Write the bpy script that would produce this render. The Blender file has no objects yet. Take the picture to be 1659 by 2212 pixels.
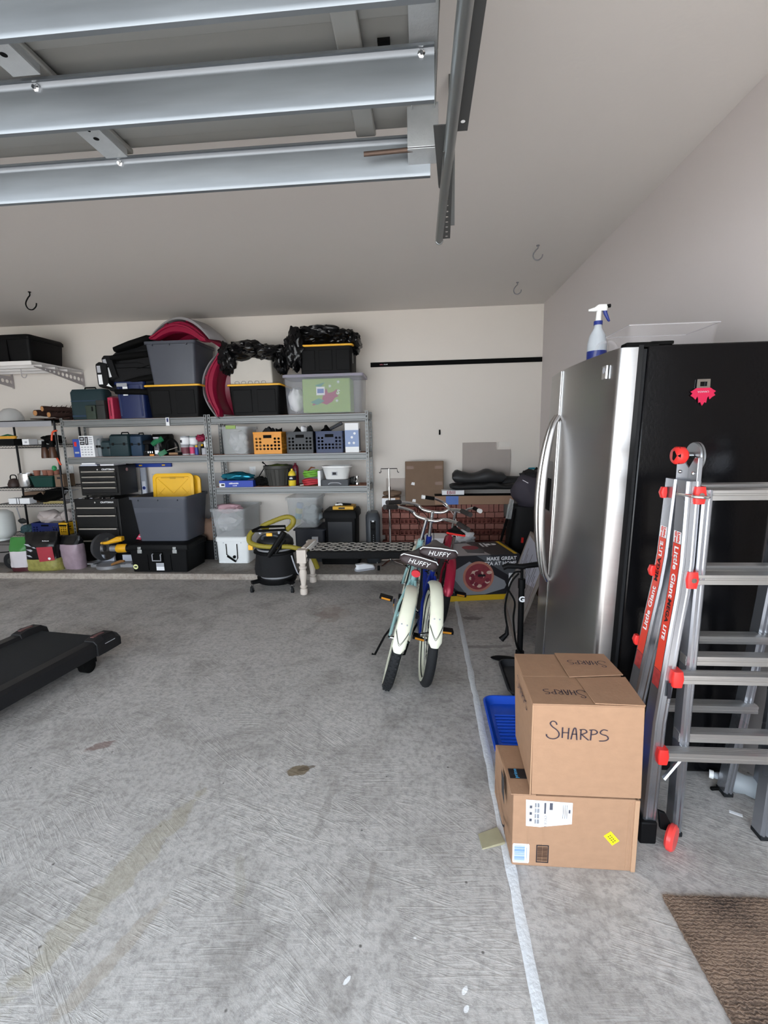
import bpy, bmesh, math, random
from mathutils import Vector, Matrix, noise
random.seed(7)
PI = math.pi
SC = bpy.context.scene
COL = SC.collection
V = Vector

# ------------------------------------------------------------------ camera
F, YAW, PIT, ROL, CAMH = 1005.85, 0.0842627, 0.162117, -0.0205147, 1.42
cam = bpy.data.cameras.new('camera')
cam.sensor_fit = 'HORIZONTAL'; cam.sensor_width = 36.0; cam.lens = 36.0 * F / 1659.0
cam.clip_start = 0.02; cam.clip_end = 200
co = bpy.data.objects.new('camera', cam); COL.objects.link(co)
fw = V((-math.sin(YAW) * math.cos(PIT), math.cos(YAW) * math.cos(PIT), -math.sin(PIT)))
rt = V((math.cos(YAW), math.sin(YAW), 0)); up = rt.cross(fw)
c_, s_ = math.cos(ROL), math.sin(ROL)
r2 = c_ * rt + s_ * up; u2 = -s_ * rt + c_ * up
mw = Matrix((r2, u2, -fw)).transposed().to_4x4(); mw.translation = V((0, 0, CAMH))
co.matrix_world = mw
SC.camera = co

# ------------------------------------------------------------------ sky, exposure
wd = bpy.data.worlds.new('overcast_sky'); SC.world = wd; wd.use_nodes = True
nt = wd.node_tree; nt.nodes.clear()
wo = nt.nodes.new('ShaderNodeOutputWorld'); bg = nt.nodes.new('ShaderNodeBackground')
tc = nt.nodes.new('ShaderNodeTexCoord'); sx = nt.nodes.new('ShaderNodeSeparateXYZ'); cr = nt.nodes.new('ShaderNodeValToRGB')
nt.links.new(tc.outputs['Generated'], sx.inputs[0]); nt.links.new(sx.outputs['Z'], cr.inputs[0])
cr.color_ramp.elements[0].position = 0.0; cr.color_ramp.elements[0].color = (0.86, 0.93, 1.0, 1)
cr.color_ramp.elements[1].position = 0.6; cr.color_ramp.elements[1].color = (0.72, 0.85, 1.0, 1)
nt.links.new(cr.outputs[0], bg.inputs[0]); bg.inputs[1].default_value = 5.0
nt.links.new(bg.outputs[0], wo.inputs[0])
SC.view_settings.view_transform = 'Standard'; SC.view_settings.look = 'None'
SC.view_settings.gamma = 1.0; SC.view_settings.use_curve_mapping = False
SC.view_settings.exposure = 0.5
sl = bpy.data.lights.new('sun', 'SUN'); sl.energy = 13.0; sl.angle = math.radians(3); sl.color = (1.0, .95, .90)
so = bpy.data.objects.new('sun', sl); COL.objects.link(so); so.rotation_euler = (math.radians(28), 0, math.radians(-8))

# ------------------------------------------------------------------ materials
MATS = {}
def srgb(c):
    if isinstance(c, str):
        c = [int(c[i:i + 2], 16) / 255 for i in (0, 2, 4)]
    return tuple(x / 12.92 if x <= .04045 else ((x + .055) / 1.055) ** 2.4 for x in c)
def mk(name, col, rough=.5, metal=0., var=.08, vs=6., bump=0., bs=60., alpha=1., aniso=None, spec=.32, dirt=0., trans=0.):
    """procedural surface: base colour, broken up by noise, with optional fine relief"""
    if name in MATS: return MATS[name]
    m = bpy.data.materials.new(name); m.use_nodes = True; n = m.node_tree.nodes; l = m.node_tree.links
    p = n['Principled BSDF']; c = srgb(col)
    tcn = n.new('ShaderNodeTexCoord'); mp = n.new('ShaderNodeMapping'); l.new(tcn.outputs['Object'], mp.inputs[0])
    if aniso: mp.inputs['Scale'].default_value = aniso
    nz = n.new('ShaderNodeTexNoise'); nz.inputs['Scale'].default_value = vs; nz.inputs['Detail'].default_value = 4
    l.new(mp.outputs[0], nz.inputs['Vector'])
    mx = n.new('ShaderNodeMix'); mx.data_type = 'RGBA'
    mx.inputs[6].default_value = tuple(max(0, x * (1 - var)) for x in c) + (1,)
    mx.inputs[7].default_value = tuple(min(1, x * (1 + var)) for x in c) + (1,)
    l.new(nz.outputs[0], mx.inputs[0]); l.new(mx.outputs[2], p.inputs['Base Color'])
    p.inputs['Roughness'].default_value = rough; p.inputs['Metallic'].default_value = metal
    p.inputs['Alpha'].default_value = alpha; p.inputs['Specular IOR Level'].default_value = spec
    if trans: p.inputs['Transmission Weight'].default_value = trans; p.inputs['IOR'].default_value = 1.2
    if dirt:
        mr = n.new('ShaderNodeMapRange'); mr.inputs[3].default_value = rough - dirt; mr.inputs[4].default_value = rough + dirt
        l.new(nz.outputs[0], mr.inputs[0]); l.new(mr.outputs[0], p.inputs['Roughness'])
    if bump:
        nb = n.new('ShaderNodeTexNoise'); nb.inputs['Scale'].default_value = bs; nb.inputs['Detail'].default_value = 3
        l.new(mp.outputs[0], nb.inputs['Vector'])
        b = n.new('ShaderNodeBump'); b.inputs['Strength'].default_value = bump; b.inputs['Distance'].default_value = .004
        l.new(nb.outputs[0], b.inputs['Height']); l.new(b.outputs[0], p.inputs['Normal'])
    MATS[name] = m; return m

def concrete(name, base, dark, trowel=.5, stains=()):
    m = bpy.data.materials.new(name); m.use_nodes = True; n = m.node_tree.nodes; l = m.node_tree.links
    p = n['Principled BSDF']; g = n.new('ShaderNodeNewGeometry')
    def noi(scale, det=5, rough=.6, vec=None, dist=0.):
        x = n.new('ShaderNodeTexNoise'); x.inputs['Scale'].default_value = scale; x.inputs['Detail'].default_value = det
        x.inputs['Roughness'].default_value = rough; x.inputs['Distortion'].default_value = dist
        l.new(vec or g.outputs['Position'], x.inputs['Vector']); return x.outputs[0]
    def ramp(src, a, b, c0=0., c1=1.):
        x = n.new('ShaderNodeMapRange'); x.interpolation_type = 'SMOOTHSTEP'
        x.inputs[1].default_value = a; x.inputs[2].default_value = b; x.inputs[3].default_value = c0; x.inputs[4].default_value = c1
        l.new(src, x.inputs[0]); return x.outputs[0]
    def mixc(fac, a, b):
        x = n.new('ShaderNodeMix'); x.data_type = 'RGBA'; l.new(fac, x.inputs[0])
        for i, v in ((6, a), (7, b)):
            if isinstance(v, tuple): x.inputs[i].default_value = srgb(v) + (1,)
            else: l.new(v, x.inputs[i])
        return x.outputs[2]
    def ma(op, a, b=None):
        x = n.new('ShaderNodeMath'); x.operation = op
        for i, v in ((0, a), (1, b)):
            if v is None: continue
            if isinstance(v, (int, float)): x.inputs[i].default_value = v
            else: l.new(v, x.inputs[i])
        return x.outputs[0]
    big = noi(.55, 4, .55); mid = noi(3.2, 6, .62, dist=.6); fine = noi(38, 5, .7)
    col = mixc(ramp(big, .35, .68), base, tuple(.94 * x for x in base))
    col = mixc(ma('MULTIPLY', ramp(mid, .44, .70), .6), col, dark)
    col = mixc(ma('MULTIPLY', ramp(noi(12, 6, .72, dist=.8), .48, .72), .42), col, tuple(.82 * x for x in dark))
    col = mixc(ma('MULTIPLY', ramp(fine, .42, .66), .42), col, tuple(.75 * x for x in dark))
    # brushed trowel strokes: patches of stretched noise in different directions
    strokes = None
    for i, (ang, s) in enumerate(((4, 1.0), (-38, .9), (-17, 1.2))):
        mp = n.new('ShaderNodeMapping'); mp.vector_type = 'TEXTURE'; mp.inputs['Rotation'].default_value = (0, 0, math.radians(ang))
        mp.inputs['Scale'].default_value = (1 / (4.5 * s), 1 / (56 * s), 1); mp.inputs['Location'].default_value = (i * 3.1, i * 1.7, 0)
        l.new(g.outputs['Position'], mp.inputs[0])
        st = ramp(noi(1.0, 3, .55, vec=mp.outputs[0], dist=1.6), .44, .72)
        mask = ramp(noi(1.1 + .35 * i, 3, .5, vec=None, dist=.3 + i), .44, .62)
        pr = ma('MULTIPLY', st, mask)
        strokes = pr if strokes is None else ma('MAXIMUM', strokes, pr)
    col = mixc(ma('MULTIPLY', strokes, .17 * trowel), col, tuple(min(1, 1.12 * x) for x in base))
    # small dark specks
    vo = n.new('ShaderNodeTexVoronoi'); vo.inputs['Scale'].default_value = 8.5; l.new(g.outputs['Position'], vo.inputs['Vector'])
    col = mixc(ma('MULTIPLY', ramp(vo.outputs['Distance'], .055, .02), .75), col, (.2, .18, .17))
    for (x, y, rx, ry, ang, c, a) in stains:
        mp = n.new('ShaderNodeMapping'); mp.vector_type = 'TEXTURE'; mp.inputs['Location'].default_value = (x, y, 0)
        mp.inputs['Rotation'].default_value = (0, 0, ang); mp.inputs['Scale'].default_value = (rx, ry, 1e6)
        l.new(g.outputs['Position'], mp.inputs[0])
        ln = n.new('ShaderNodeVectorMath'); ln.operation = 'LENGTH'; l.new(mp.outputs[0], ln.inputs[0])
        d = ma('ADD', ln.outputs['Value'], ma('MULTIPLY', ma('SUBTRACT', noi(14, 4, .6), .5), 2.2))
        col = mixc(ma('MULTIPLY', ramp(d, 1.05, .75), a), col, c)
    l.new(col, p.inputs['Base Color'])
    p.inputs['Specular IOR Level'].default_value = .35
    l.new(ramp(mid, .3, .7, .5, .75), p.inputs['Roughness'])
    b = n.new('ShaderNodeBump'); b.inputs['Strength'].default_value = .55 * trowel; b.inputs['Distance'].default_value = .006
    l.new(ma('ADD', ma('MULTIPLY', strokes, .26), ma('MULTIPLY', fine, .5)), b.inputs['Height']); l.new(b.outputs[0], p.inputs['Normal'])
    MATS[name] = m; return m

def brushed(name, col, axis_scale, rough=.3, metal=1., bump=.12):
    m = mk(name, col, rough, metal, .1, 2., bump, 2., aniso=axis_scale, dirt=.07); return m

def mat_window(name, col, a): return mk(name, col, .12, 0, .02, alpha=a)

# ------------------------------------------------------------------ geometry
class G:
    def __init__(s): s.b = bmesh.new(); s.M = Matrix.Identity(4)
    def vs(s, pts): return [s.b.verts.new(s.M @ V(p)) for p in pts]
    def f(s, vv):
        try: return s.b.faces.new(vv)
        except ValueError: return None
    def box(s, x0, x1, y0, y1, z0, z1):
        v = s.vs([(x0, y0, z0), (x1, y0, z0), (x1, y1, z0), (x0, y1, z0), (x0, y0, z1), (x1, y0, z1), (x1, y1, z1), (x0, y1, z1)])
        for q in ((3, 2, 1, 0), (4, 5, 6, 7), (0, 1, 5, 4), (1, 2, 6, 5), (2, 3, 7, 6), (3, 0, 4, 7)): s.f([v[i] for i in q])
        return s
    def rings(s, rs, closed=False, cap=True):
        R = [s.vs(r) for r in rs]; n = len(R[0])
        for a, b in list(zip(R, R[1:])) + ([(R[-1], R[0])] if closed else []):
            for i in range(n): s.f([a[i], a[(i + 1) % n], b[(i + 1) % n], b[i]])
        if cap and not closed: s.f(R[0][::-1]); s.f(R[-1])
        return s
    def rr(s, w, d, r, z, cx=0., cy=0., k=3):
        r = min(r, w / 2 - 1e-4, d / 2 - 1e-4); o = []
        for (sx_, sy_, a0) in ((1, -1, -PI / 2), (1, 1, 0), (-1, 1, PI / 2), (-1, -1, PI)):
            for i in range(k + 1):
                a = a0 + PI / 2 * i / k
                o.append((cx + sx_ * (w / 2 - r) + r * math.cos(a), cy + sy_ * (d / 2 - r) + r * math.sin(a), z))
        return o
    def loft(s, rr, cap=True, k=3):
        """rr: (width, depth, radius, z[, cx, cy])"""
        return s.rings([s.rr(*q, k=k) for q in rr], cap=cap)
    def lathe(s, prof, n=20, cx=0., cy=0., cap=True):
        return s.rings([[(cx + r * math.cos(2 * PI * i / n), cy + r * math.sin(2 * PI * i / n), z) for i in range(n)] for r, z in prof], cap=cap)
    def tube(s, pts, r, n=8, closed=False, cap=True, flat=1.):
        pts = [V(p) for p in pts]; m = len(pts); rs = r if isinstance(r, (list, tuple)) else [r] * m
        rings = []; ref = None
        for i, p in enumerate(pts):
            a = pts[i - 1] if (i > 0 or closed) else p; b = pts[(i + 1) % m] if (i < m - 1 or closed) else p
            t = (b - a).normalized()
            if ref is None:
                ref = V((0, 0, 1)) if abs(t.z) < .9 else V((1, 0, 0))
            u = t.cross(ref)
            if u.length < 1e-5: u = t.cross(V((0, 1, 0)))
            u.normalize(); w = u.cross(t); ref = w
            rings.append([p + u * math.cos(2 * PI * j / n) * rs[i] + w * math.sin(2 * PI * j / n) * rs[i] * flat for j in range(n)])
        return s.rings([[tuple(q) for q in r_] for r_ in rings], closed=closed, cap=cap)
    def cyl(s, a, b, r, r1=None, n=14): return s.tube([a, b], [r, r if r1 is None else r1], n)
    def prism(s, pts, a, b, ax='z'):
        """polygon extruded from a to b along ax; pts are the two other axes in xyz order"""
        def P(q, h): return {'z': (q[0], q[1], h), 'y': (q[0], h, q[1]), 'x': (h, q[0], q[1])}[ax]
        return s.rings([[P(q, a) for q in pts], [P(q, b) for q in pts]])
    def sph(s, c, r, n=14, m=8):
        rx, ry, rz = r if isinstance(r, (tuple, list)) else (r, r, r); rs = []
        for j in range(m + 1):
            t = max(.02, min(PI - .02, PI * j / m)); q = math.sin(t)
            rs.append([(c[0] + rx * q * math.cos(2 * PI * i / n), c[1] + ry * q * math.sin(2 * PI * i / n), c[2] - rz * math.cos(t)) for i in range(n)])
        return s.rings(rs)
    def blob(s, c, r, amp=.15, freq=3., sub=3, seed=0., ridge=False, flat=None):
        b2 = bmesh.new(); bmesh.ops.create_icosphere(b2, subdivisions=sub, radius=1)
        for v in b2.verts:
            d = v.co.normalized(); q = d * freq + V((seed, seed * 1.7, -seed))
            h = noise.turbulence(q, 3, ridge) if ridge else noise.fractal(q, .8, 2., 4)
            k = 1 + amp * (h * 2 - 1 if ridge else h)
            p = V((d.x * r[0] * k, d.y * r[1] * k, d.z * r[2] * k))
            if flat is not None and p.z < flat: p.z = flat
            v.co = p + V(c)
        mp = {v: s.b.verts.new(s.M @ v.co) for v in b2.verts}
        for f in b2.faces: s.f([mp[v] for v in f.verts])
        b2.free(); return s
    def holes(s, x0, x1, z0, z1, nx, nz, hole, y=0., t=.003, hx=.36, hz=.36, n=8, sq=False):
        """upright plate (in xz at y, thickness t) of nx by nz cells; hole(i,j) cells have a real opening"""
        cw, ch = (x1 - x0) / nx, (z1 - z0) / nz
        for i in range(nx):
            for j in range(nz):
                a, b = x0 + i * cw, z0 + j * ch
                if not hole(i, j):
                    s.box(a, a + cw, y, y + t, b, b + ch); continue
                cx, cz = a + cw / 2, b + ch / 2; O = []; I = []
                for k in range(n):
                    th = 2 * PI * k / n; c, d = math.cos(th), math.sin(th); q = 1 / max(abs(c), abs(d))
                    O.append((cx + c * q * cw / 2, cz + d * q * ch / 2))
                    qq = q if sq else 1.
                    I.append((cx + c * qq * cw * hx, cz + d * qq * ch * hz))
                rs = [[(p[0], yy, p[1]) for p in R] for R, yy in ((O, y), (I, y), (I, y + t), (O, y + t))]
                s.rings(rs, closed=True)
        return s
    def obj(s, name, m, parent=None, bev=0., smooth=35, loc=None, rot=None, stuff=False, seg=2):
        bmesh.ops.recalc_face_normals(s.b, faces=s.b.faces[:])
        me = bpy.data.meshes.new(name); s.b.to_mesh(me); s.b.free(); me.materials.append(m)
        o = bpy.data.objects.new(name, me); COL.objects.link(o)
        if smooth and me.polygons:
            me.polygons.foreach_set('use_smooth', [True] * len(me.polygons)); me.set_sharp_from_angle(angle=math.radians(smooth))
        if parent: o.parent = parent
        if loc: o.location = loc
        if rot: o.rotation_euler = rot
        if bev:
            md = o.modifiers.new('bevel', 'BEVEL'); md.width = bev; md.segments = seg; md.limit_method = 'ANGLE'; md.angle_limit = math.radians(40)
        if stuff: o['kind'] = 'stuff'
        return o

def tag(o, label, cat, group=None):
    o['label'] = label; o['category'] = cat
    if group: o['group'] = group
    return o
def thing(name, label, cat, loc=(0, 0, 0), rz=0., group=None, rot=None):
    o = bpy.data.objects.new(name, None); COL.objects.link(o); o.empty_display_size = .05
    o.location = loc; o.rotation_euler = rot or (0, 0, rz); return tag(o, label, cat, group)
def struct(o): o['kind'] = 'structure'; return o
def copy_tree(o, parent=None):
    c = o.copy(); COL.objects.link(c)
    if parent: c.parent = parent
    for ch in list(o.children): copy_tree(ch, c)
    return c
def text(body, size, m, parent, loc, rot=(PI / 2, 0, 0), depth=.0006, align='CENTER', name='lettering', sx=1., shear=0., bold=0.):
    cu = bpy.data.curves.new('t', 'FONT'); cu.body = body; cu.size = size; cu.extrude = depth; cu.align_x = align; cu.align_y = 'CENTER'
    cu.resolution_u = 2; cu.shear = shear; cu.offset = bold; cu.space_character = 1.05
    t = bpy.data.objects.new('t', cu); COL.objects.link(t)
    me = bpy.data.meshes.new_from_object(t.evaluated_get(bpy.context.evaluated_depsgraph_get()))
    bpy.data.objects.remove(t); bpy.data.curves.remove(cu)
    me.materials.clear(); me.materials.append(m)
    o = bpy.data.objects.new(name, me); COL.objects.link(o); o.parent = parent; o.location = loc; o.rotation_euler = rot; o.scale = (sx, 1, 1)
    return o
def strokes(lines, s, m, parent, to, w=.0035, name='lettering'):
    """marker-pen writing: polylines in letter space turned into thin ribbons; to(u,v) -> point"""
    g = G()
    for ln in lines:
        pts = [V((p[0] * s, p[1] * s)) for p in ln]
        L, R = [], []
        for i, p in enumerate(pts):
            a = pts[max(0, i - 1)]; b = pts[min(len(pts) - 1, i + 1)]; d = (b - a).normalized(); nn = V((-d.y, d.x)) * w / 2
            L.append(p + nn); R.append(p - nn)
        vl = g.vs([to(*p) for p in L]); vr = g.vs([to(*p) for p in R])
        for i in range(len(pts) - 1): g.f([vl[i], vl[i + 1], vr[i + 1], vr[i]])
    return g.obj(name, m, parent, smooth=0)
def scribble(t, x0, x1, z0, z1, y, m, n=8, name='tiny_print'):
    """unreadably small print as a row of little marks"""
    g = G(); r = random.Random(int(abs(x0 + z1) * 1e4))
    for i in range(n):
        a = x0 + (x1 - x0) * i / n; h = (z1 - z0) * r.uniform(.55, 1); g.box(a, a + (x1 - x0) / n * .7, y - .0004, y, z0, z0 + h)
    return g.obj(name, m, t)
def arc(cx, cy, r, a0, a1, n=8, ry=None):
    return [(cx + r * math.cos(math.radians(a0 + (a1 - a0) * i / n)), cy + (ry or r) * math.sin(math.radians(a0 + (a1 - a0) * i / n))) for i in range(n + 1)]
def spline(pts, n=6):
    P = [V(p) for p in pts]; P = [P[0]] + P + [P[-1]]; o = []
    for i in range(1, len(P) - 2):
        for k in range(n):
            t = k / n; a, b, c, d = P[i - 1:i + 3]
            o.append(.5 * (2 * b + (c - a) * t + (2 * a - 5 * b + 4 * c - d) * t * t + (3 * b - 3 * c + d - a) * t ** 3))
    o.append(P[-2]); return o

WHITE = mk('white_plastic', 'e6e6e4', .4)
BLACK = mk('black_plastic', '0c0c0d', .55, var=.15, spec=.13)
BLKM = mk('matte_black', '090909', .8, var=.2, spec=.12)
YEL = mk('yellow_plastic', 'e8b31c', .4)
LYEL = mk('tote_lid_yellow', 'f0b63a', .42)
GREYT = mk('grey_tote_plastic', '4a4d56', .4, bump=.05)
STEEL = mk('shelf_grey_steel', '7b7d7d', .45, .3, var=.06)
CHROME = mk('chrome', 'd8d8d8', .12, 1.)
GALV = mk('galvanised_steel', '7d8287', .42, .8, var=.25, vs=3., bump=.04, bs=6., aniso=(1, 8, 8), dirt=.06)
CLEAR = mk('clear_plastic', 'a9abb3', .15, 0, .02, alpha=.26)
FROST = mk('frosted_plastic', 'c0c3c4', .3, 0, .03, alpha=.32)
CARD = mk('cardboard', '9b795f', .75, 0, .13, 26., .15, 90., aniso=(1, 1, 1.6))
CARD2 = mk('dull_cardboard', '75604f', .8, 0, .1, 14.)
CARDE = mk('cardboard_edge', 'a8866a', .85)
INK = mk('black_ink', '1d1b22', .6)
PAPER = mk('white_paper', 'e9eaec', .55, var=.03)
RED = mk('red_plastic', 'd5302c', .32)
DKRUB = mk('black_rubber', '17181a', .78, var=.2, bump=.3, bs=120.)
GBAG = mk('garbage_bag_black', '0b0b0d', .2, 0, .3, 9., .9, 16.)
ALU = mk('ladder_aluminium', 'a9acb3', .27, .9, .06, 2., dirt=.08)
TEAL = mk('tool_case_green', '22353a', .5)
TEALB = mk('tool_case_blue', '24394f', .5)
WOODW = mk('whitewashed_wood', 'cfc3b8', .6, 0, .1, 12., .1, 30., aniso=(1, 1, .3))
SHGLASS = mk('glass_clear', 'd9dcdf', .05, 0, .02, alpha=.25)
# ------------------------------------------------------------------ room
YW, XR, ZC = 5.42, 1.315, 2.785
XL = -5.75; YF = -0.75
floor_m = concrete('floor_concrete', (.73, .712, .695), (.53, .51, .49), 1., stains=(
    (-.55, 1.77, .055, .03, .3, (.42, .36, .26), .85), (-.50, 1.79, .05, .012, .4, (.35, .30, .24), .7),
    (-1.53, 1.88, .06, .035, .5, (.42, .29, .26), .6),
    (-1.0, 1.26, .40, .055, 1.33, (.60, .57, .49), .5), (-.87, 1.02, .17, .028, 1.25, (.60, .56, .50), .45), (-.6, 1.25, .12, .02, 1.9, (.6, .58, .52), .3), (-.18, 1.25, .015, .10, -.1, (.5, .47, .44), .35), (-.38, 1.6, .02, .2, -.1, (.5, .48, .46), .35),
    (-.73, 3.57, .14, .17, 0., (.56, .49, .45), .45), (-.62, 3.5, .05, .16, .3, (.72, .70, .68), .4),
    (-.03, 1.12, .008, .005, 0, (.9, .9, .9), .95), (.1, 1.0, .010, .005, 1., (.9, .9, .9), .9), (-.21, 1.0, .013, .006, 1., (.9, .9, .9), .9), (.10, .96, .009, .006, 1., (.88, .88, .88), .9),
    (.38, 3.5, .09, .04, 0., (.34, .32, .31), .6), (.40, 3.0, .2, .025, .1, (.36, .34, .32), .5), (.55, 1.25, .09, .03, -.5, (.50, .485, .46), .3)))
slab_m = concrete('slab_concrete', (.60, .575, .55), (.45, .42, .40), .35, stains=((-4.35, 4.5, .10, .06, 0, (.36, .26, .17), .6),))
curb_m = concrete('slab_edge_concrete', (.70, .66, .62), (.52, .47, .43), .3)
g = G(); g.box(XL, .265, YF - 3, YW, -.12, 0); g.box(.295, 3.2, YF - 3, YW, -.12, 0)
struct(g.obj('floor', floor_m, smooth=0))
# white sealed expansion joint, slightly proud and uneven
g = G(); n = 120; y0, y1 = YF - 2.5, 4.2
Lp, Rp, Tp = [], [], []
for i in range(n + 1):
    y = y0 + (y1 - y0) * i / n; q = noise.noise(V((y * 9, 0, 0))) * .006; q2 = noise.noise(V((y * 7, 5, 0))) * .006
    Lp.append((.264 + q, y, .0005)); Rp.append((.297 + q2, y, .0005)); Tp.append((.281 + (q + q2) / 2, y, .005 + .002 * noise.noise(V((y * 20, 9, 0)))))
a, b, c = g.vs(Lp), g.vs(Tp), g.vs(Rp)
for i in range(n): g.f([a[i], b[i], b[i + 1], a[i + 1]]); g.f([b[i], c[i], c[i + 1], b[i + 1]])
struct(g.obj('trim_1', mk('joint_sealant', 'd2d4d6', .7, 0, .12, 40., .6, 70.), smooth=60))
g = G(); g.box(.265, .295, YF - 2.5, 4.2, -.12, .0002); struct(g.obj('trim_2', mk('joint_shadow', '6d6a68', .9), smooth=0))
# raised slab strip under the shelves
g = G(); g.box(XL, .95, 4.46, YW, -.02, .058); struct(g.obj('trim_3', slab_m, bev=.008, smooth=0))
g = G(); g.prism([(4.445, -.01), (4.4595, -.01), (4.4595, .0575), (4.452, .055), (4.447, .045)], XL, .95, 'x'); struct(g.obj('trim_4', curb_m, smooth=0))
g = G(); g.box(XL - 3, 6, -14, YF - 3, -.14, -.01); struct(g.obj('driveway', mk('driveway_concrete', 'd2cec6', .8, 0, .08, 2.), smooth=0))

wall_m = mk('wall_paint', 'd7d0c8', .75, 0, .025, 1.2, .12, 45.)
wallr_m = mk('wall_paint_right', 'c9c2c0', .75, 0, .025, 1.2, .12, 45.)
ceil_m = mk('ceiling_paint', 'cfcac6', .85, 0, .02, .8, .2, 30.)
g = G(); g.box(XL, XR + .2, YW, YW + .12, 0, ZC); wb = struct(g.obj('wall_back', wall_m, smooth=0))
g = G(); g.box(XL - .12, XL, YF - .2, YW + .12, 0, ZC); struct(g.obj('wall_left', wall_m, smooth=0))
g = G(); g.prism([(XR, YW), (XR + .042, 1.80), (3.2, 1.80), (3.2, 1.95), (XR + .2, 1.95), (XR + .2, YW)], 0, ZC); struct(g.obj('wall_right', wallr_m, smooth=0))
g = G(); g.box(3.2, 3.3, YF - .2, 1.95, 0, ZC); struct(g.obj('wall_side', wall_m, smooth=0))
g = G(); g.box(XL - .12, 3.3, YF - .2, YW + .12, ZC, ZC + .1); struct(g.obj('ceiling', ceil_m, smooth=0))
g = G(); g.box(XL, 3.2, YF - .2, YF, 2.25, ZC); g.box(1.7, 3.2, YF - .2, YF, 0, 2.25); g.box(XL, XL + .5, YF - .2, YF, 0, 2.25)
struct(g.obj('wall_front', wall_m, smooth=0))

# wall rail
t = thing('wall_rail', 'long black metal track screwed high on the back wall', 'rail', (.37, YW, 2.21))
g = G(); g.box(-.945, .94, -.014, 0, -.025, .025); g.obj('track', BLKM, t, bev=.003)
g = G(); g.box(-.945, .94, -.018, -.0142, -.018, -.014); g.box(-.945, .94, -.018, -.0142, .014, .018); g.obj('lip', BLKM, t)
scribble(t, -.84, -.80, -.005, .006, -.0145, mk('badge_red', 'c46a78', .5), 6); scribble(t, -.795, -.75, -.004, .005, -.0145, PAPER, 7)
# outlets
def outlet(x, z, lab):
    t = thing('wall_outlet', lab, 'outlet', (x, YW, z))
    g = G(); g.box(-.038, .038, -.006, 0, -.06, .06); g.obj('cover_plate', WHITE, t, bev=.002)
    for dz in (-.025, .025):
        g = G(); g.box(-.016, .016, -.009, -.0062, dz - .014, dz + .014); g.obj('socket', PAPER, t, bev=.003)
outlet(-2.02, 1.03, 'white wall outlet behind the teal foil package')
outlet(-4.32, 1.08, 'white wall outlet behind the wire rack, left of the grey shelf post')
# drill hole plug / anchor on the wall
tag(G().box(.188, .206, YW - .012, YW, 1.42, 1.475).obj('wall_bracket', BLKM), 'tiny black clip fixed to the bare back wall', 'clip')

# ceiling hooks
def hook(x, y, s, m, lab, rz=0):
    pts = [(0, 0, 0), (0, 0, -.03 * s), (-.02 * s, 0, -.05 * s), (-.045 * s, 0, -.085 * s), (-.05 * s, 0, -.115 * s), (-.03 * s, 0, -.148 * s), (.01 * s, 0, -.155 * s), (.045 * s, 0, -.13 * s), (.055 * s, 0, -.10 * s)]
    g = G(); g.tube(spline(pts, 4), .0055 * (s ** .5), 8); g.cyl((0, 0, 0), (0, 0, -.006), .012)
    o = g.obj('ceiling_hook', m); o.location = (x, y, ZC); o.rotation_euler = (0, 0, rz); tag(o, lab, 'hook')
hook(-3.57, 4.25, 1.0, BLKM, 'black utility hook in the ceiling at the left')
hm = mk('grey_hook', '77767a', .5)
hook(.86, 3.79, .66, hm, 'grey ceiling hook, the upper and nearer of the pair on the right')
hook(.88, 4.64, .66, hm, 'grey ceiling hook, the lower one nearest the back wall corner')

# ------------------------------------------------------------------ overhead door
door = thing('overhead_door', 'open sectional steel garage door with three galvanised struts, overhead', 'garage door', (0, 1.6, 2.3))
pan = mk('door_panel_steel', '9a9b98', .45, .55, .06, 2.)
DX0, DX1 = -4.7, .045
def DL(v): return v
for i, (ya, yb) in enumerate(((1.085, 1.6), (.56, 1.08), (.03, .555), (-.5, .025))):
    g = G(); g.box(DX0, DX1, ya - 1.6, yb - 1.6, .05, .062)
    for k in (.17, .5, .83):
        yy = ya - 1.6 + (yb - ya) * k; g.box(DX0, DX1, yy - .03, yy + .03, .042, .0499)
    p = g.obj('door_panel', pan, door, bev=.002)
    x = -.165
    while x > DX0:
        g = G(); g.box(x - .03, x + .03, ya - 1.6 + .01, yb - 1.6 - .01, .026, .0415); g.obj('center_stile', pan, door, bev=.004); x -= .78
stile = mk('door_stile_steel', 'b0b4b6', .42, .5, .10, 30., .25, 140.)
dstile = mk('door_stile_shadow_side', '6f7274', .5, .6)
for x in (-.955, -1.9, -2.85, -3.8):
    for (ya, yb) in ((1.30, 1.56), (1.02, 1.22), (.6, .95)):
        g = G(); g.box(x - .036, x + .036, ya - 1.6, yb - 1.6, .004, .007); g.box(x - .036, x - .033, ya - 1.6, yb - 1.6, .0071, .0415); g.box(x + .033, x + .036, ya - 1.6, yb - 1.6, .0071, .0415)
        s = g.obj('hinge_stile', stile, door, bev=.001)
        g = G()
        for d in (-.035, .035): g.cyl((x, (ya + yb) / 2 - 1.6 + d, .0035), (x, (ya + yb) / 2 - 1.6 + d, .0039), .008)
        g.cyl((x + .004, (ya + yb) / 2 - 1.6, .0035), (x + .004, (ya + yb) / 2 - 1.6, .0039), .004); g.obj('stile_hole', BLKM, door)
# end stile along the right edge and the dark gap beside it
g = G(); g.box(-.025, .042, -1.1, -.31, .03, .033); g.box(-.025, -.022, -1.1, -.01, .0331, .0415); g.box(.039, .042, -1.1, -.01, .0331, .0415); g.obj('end_stile', stile, door, bev=.001)
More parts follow.
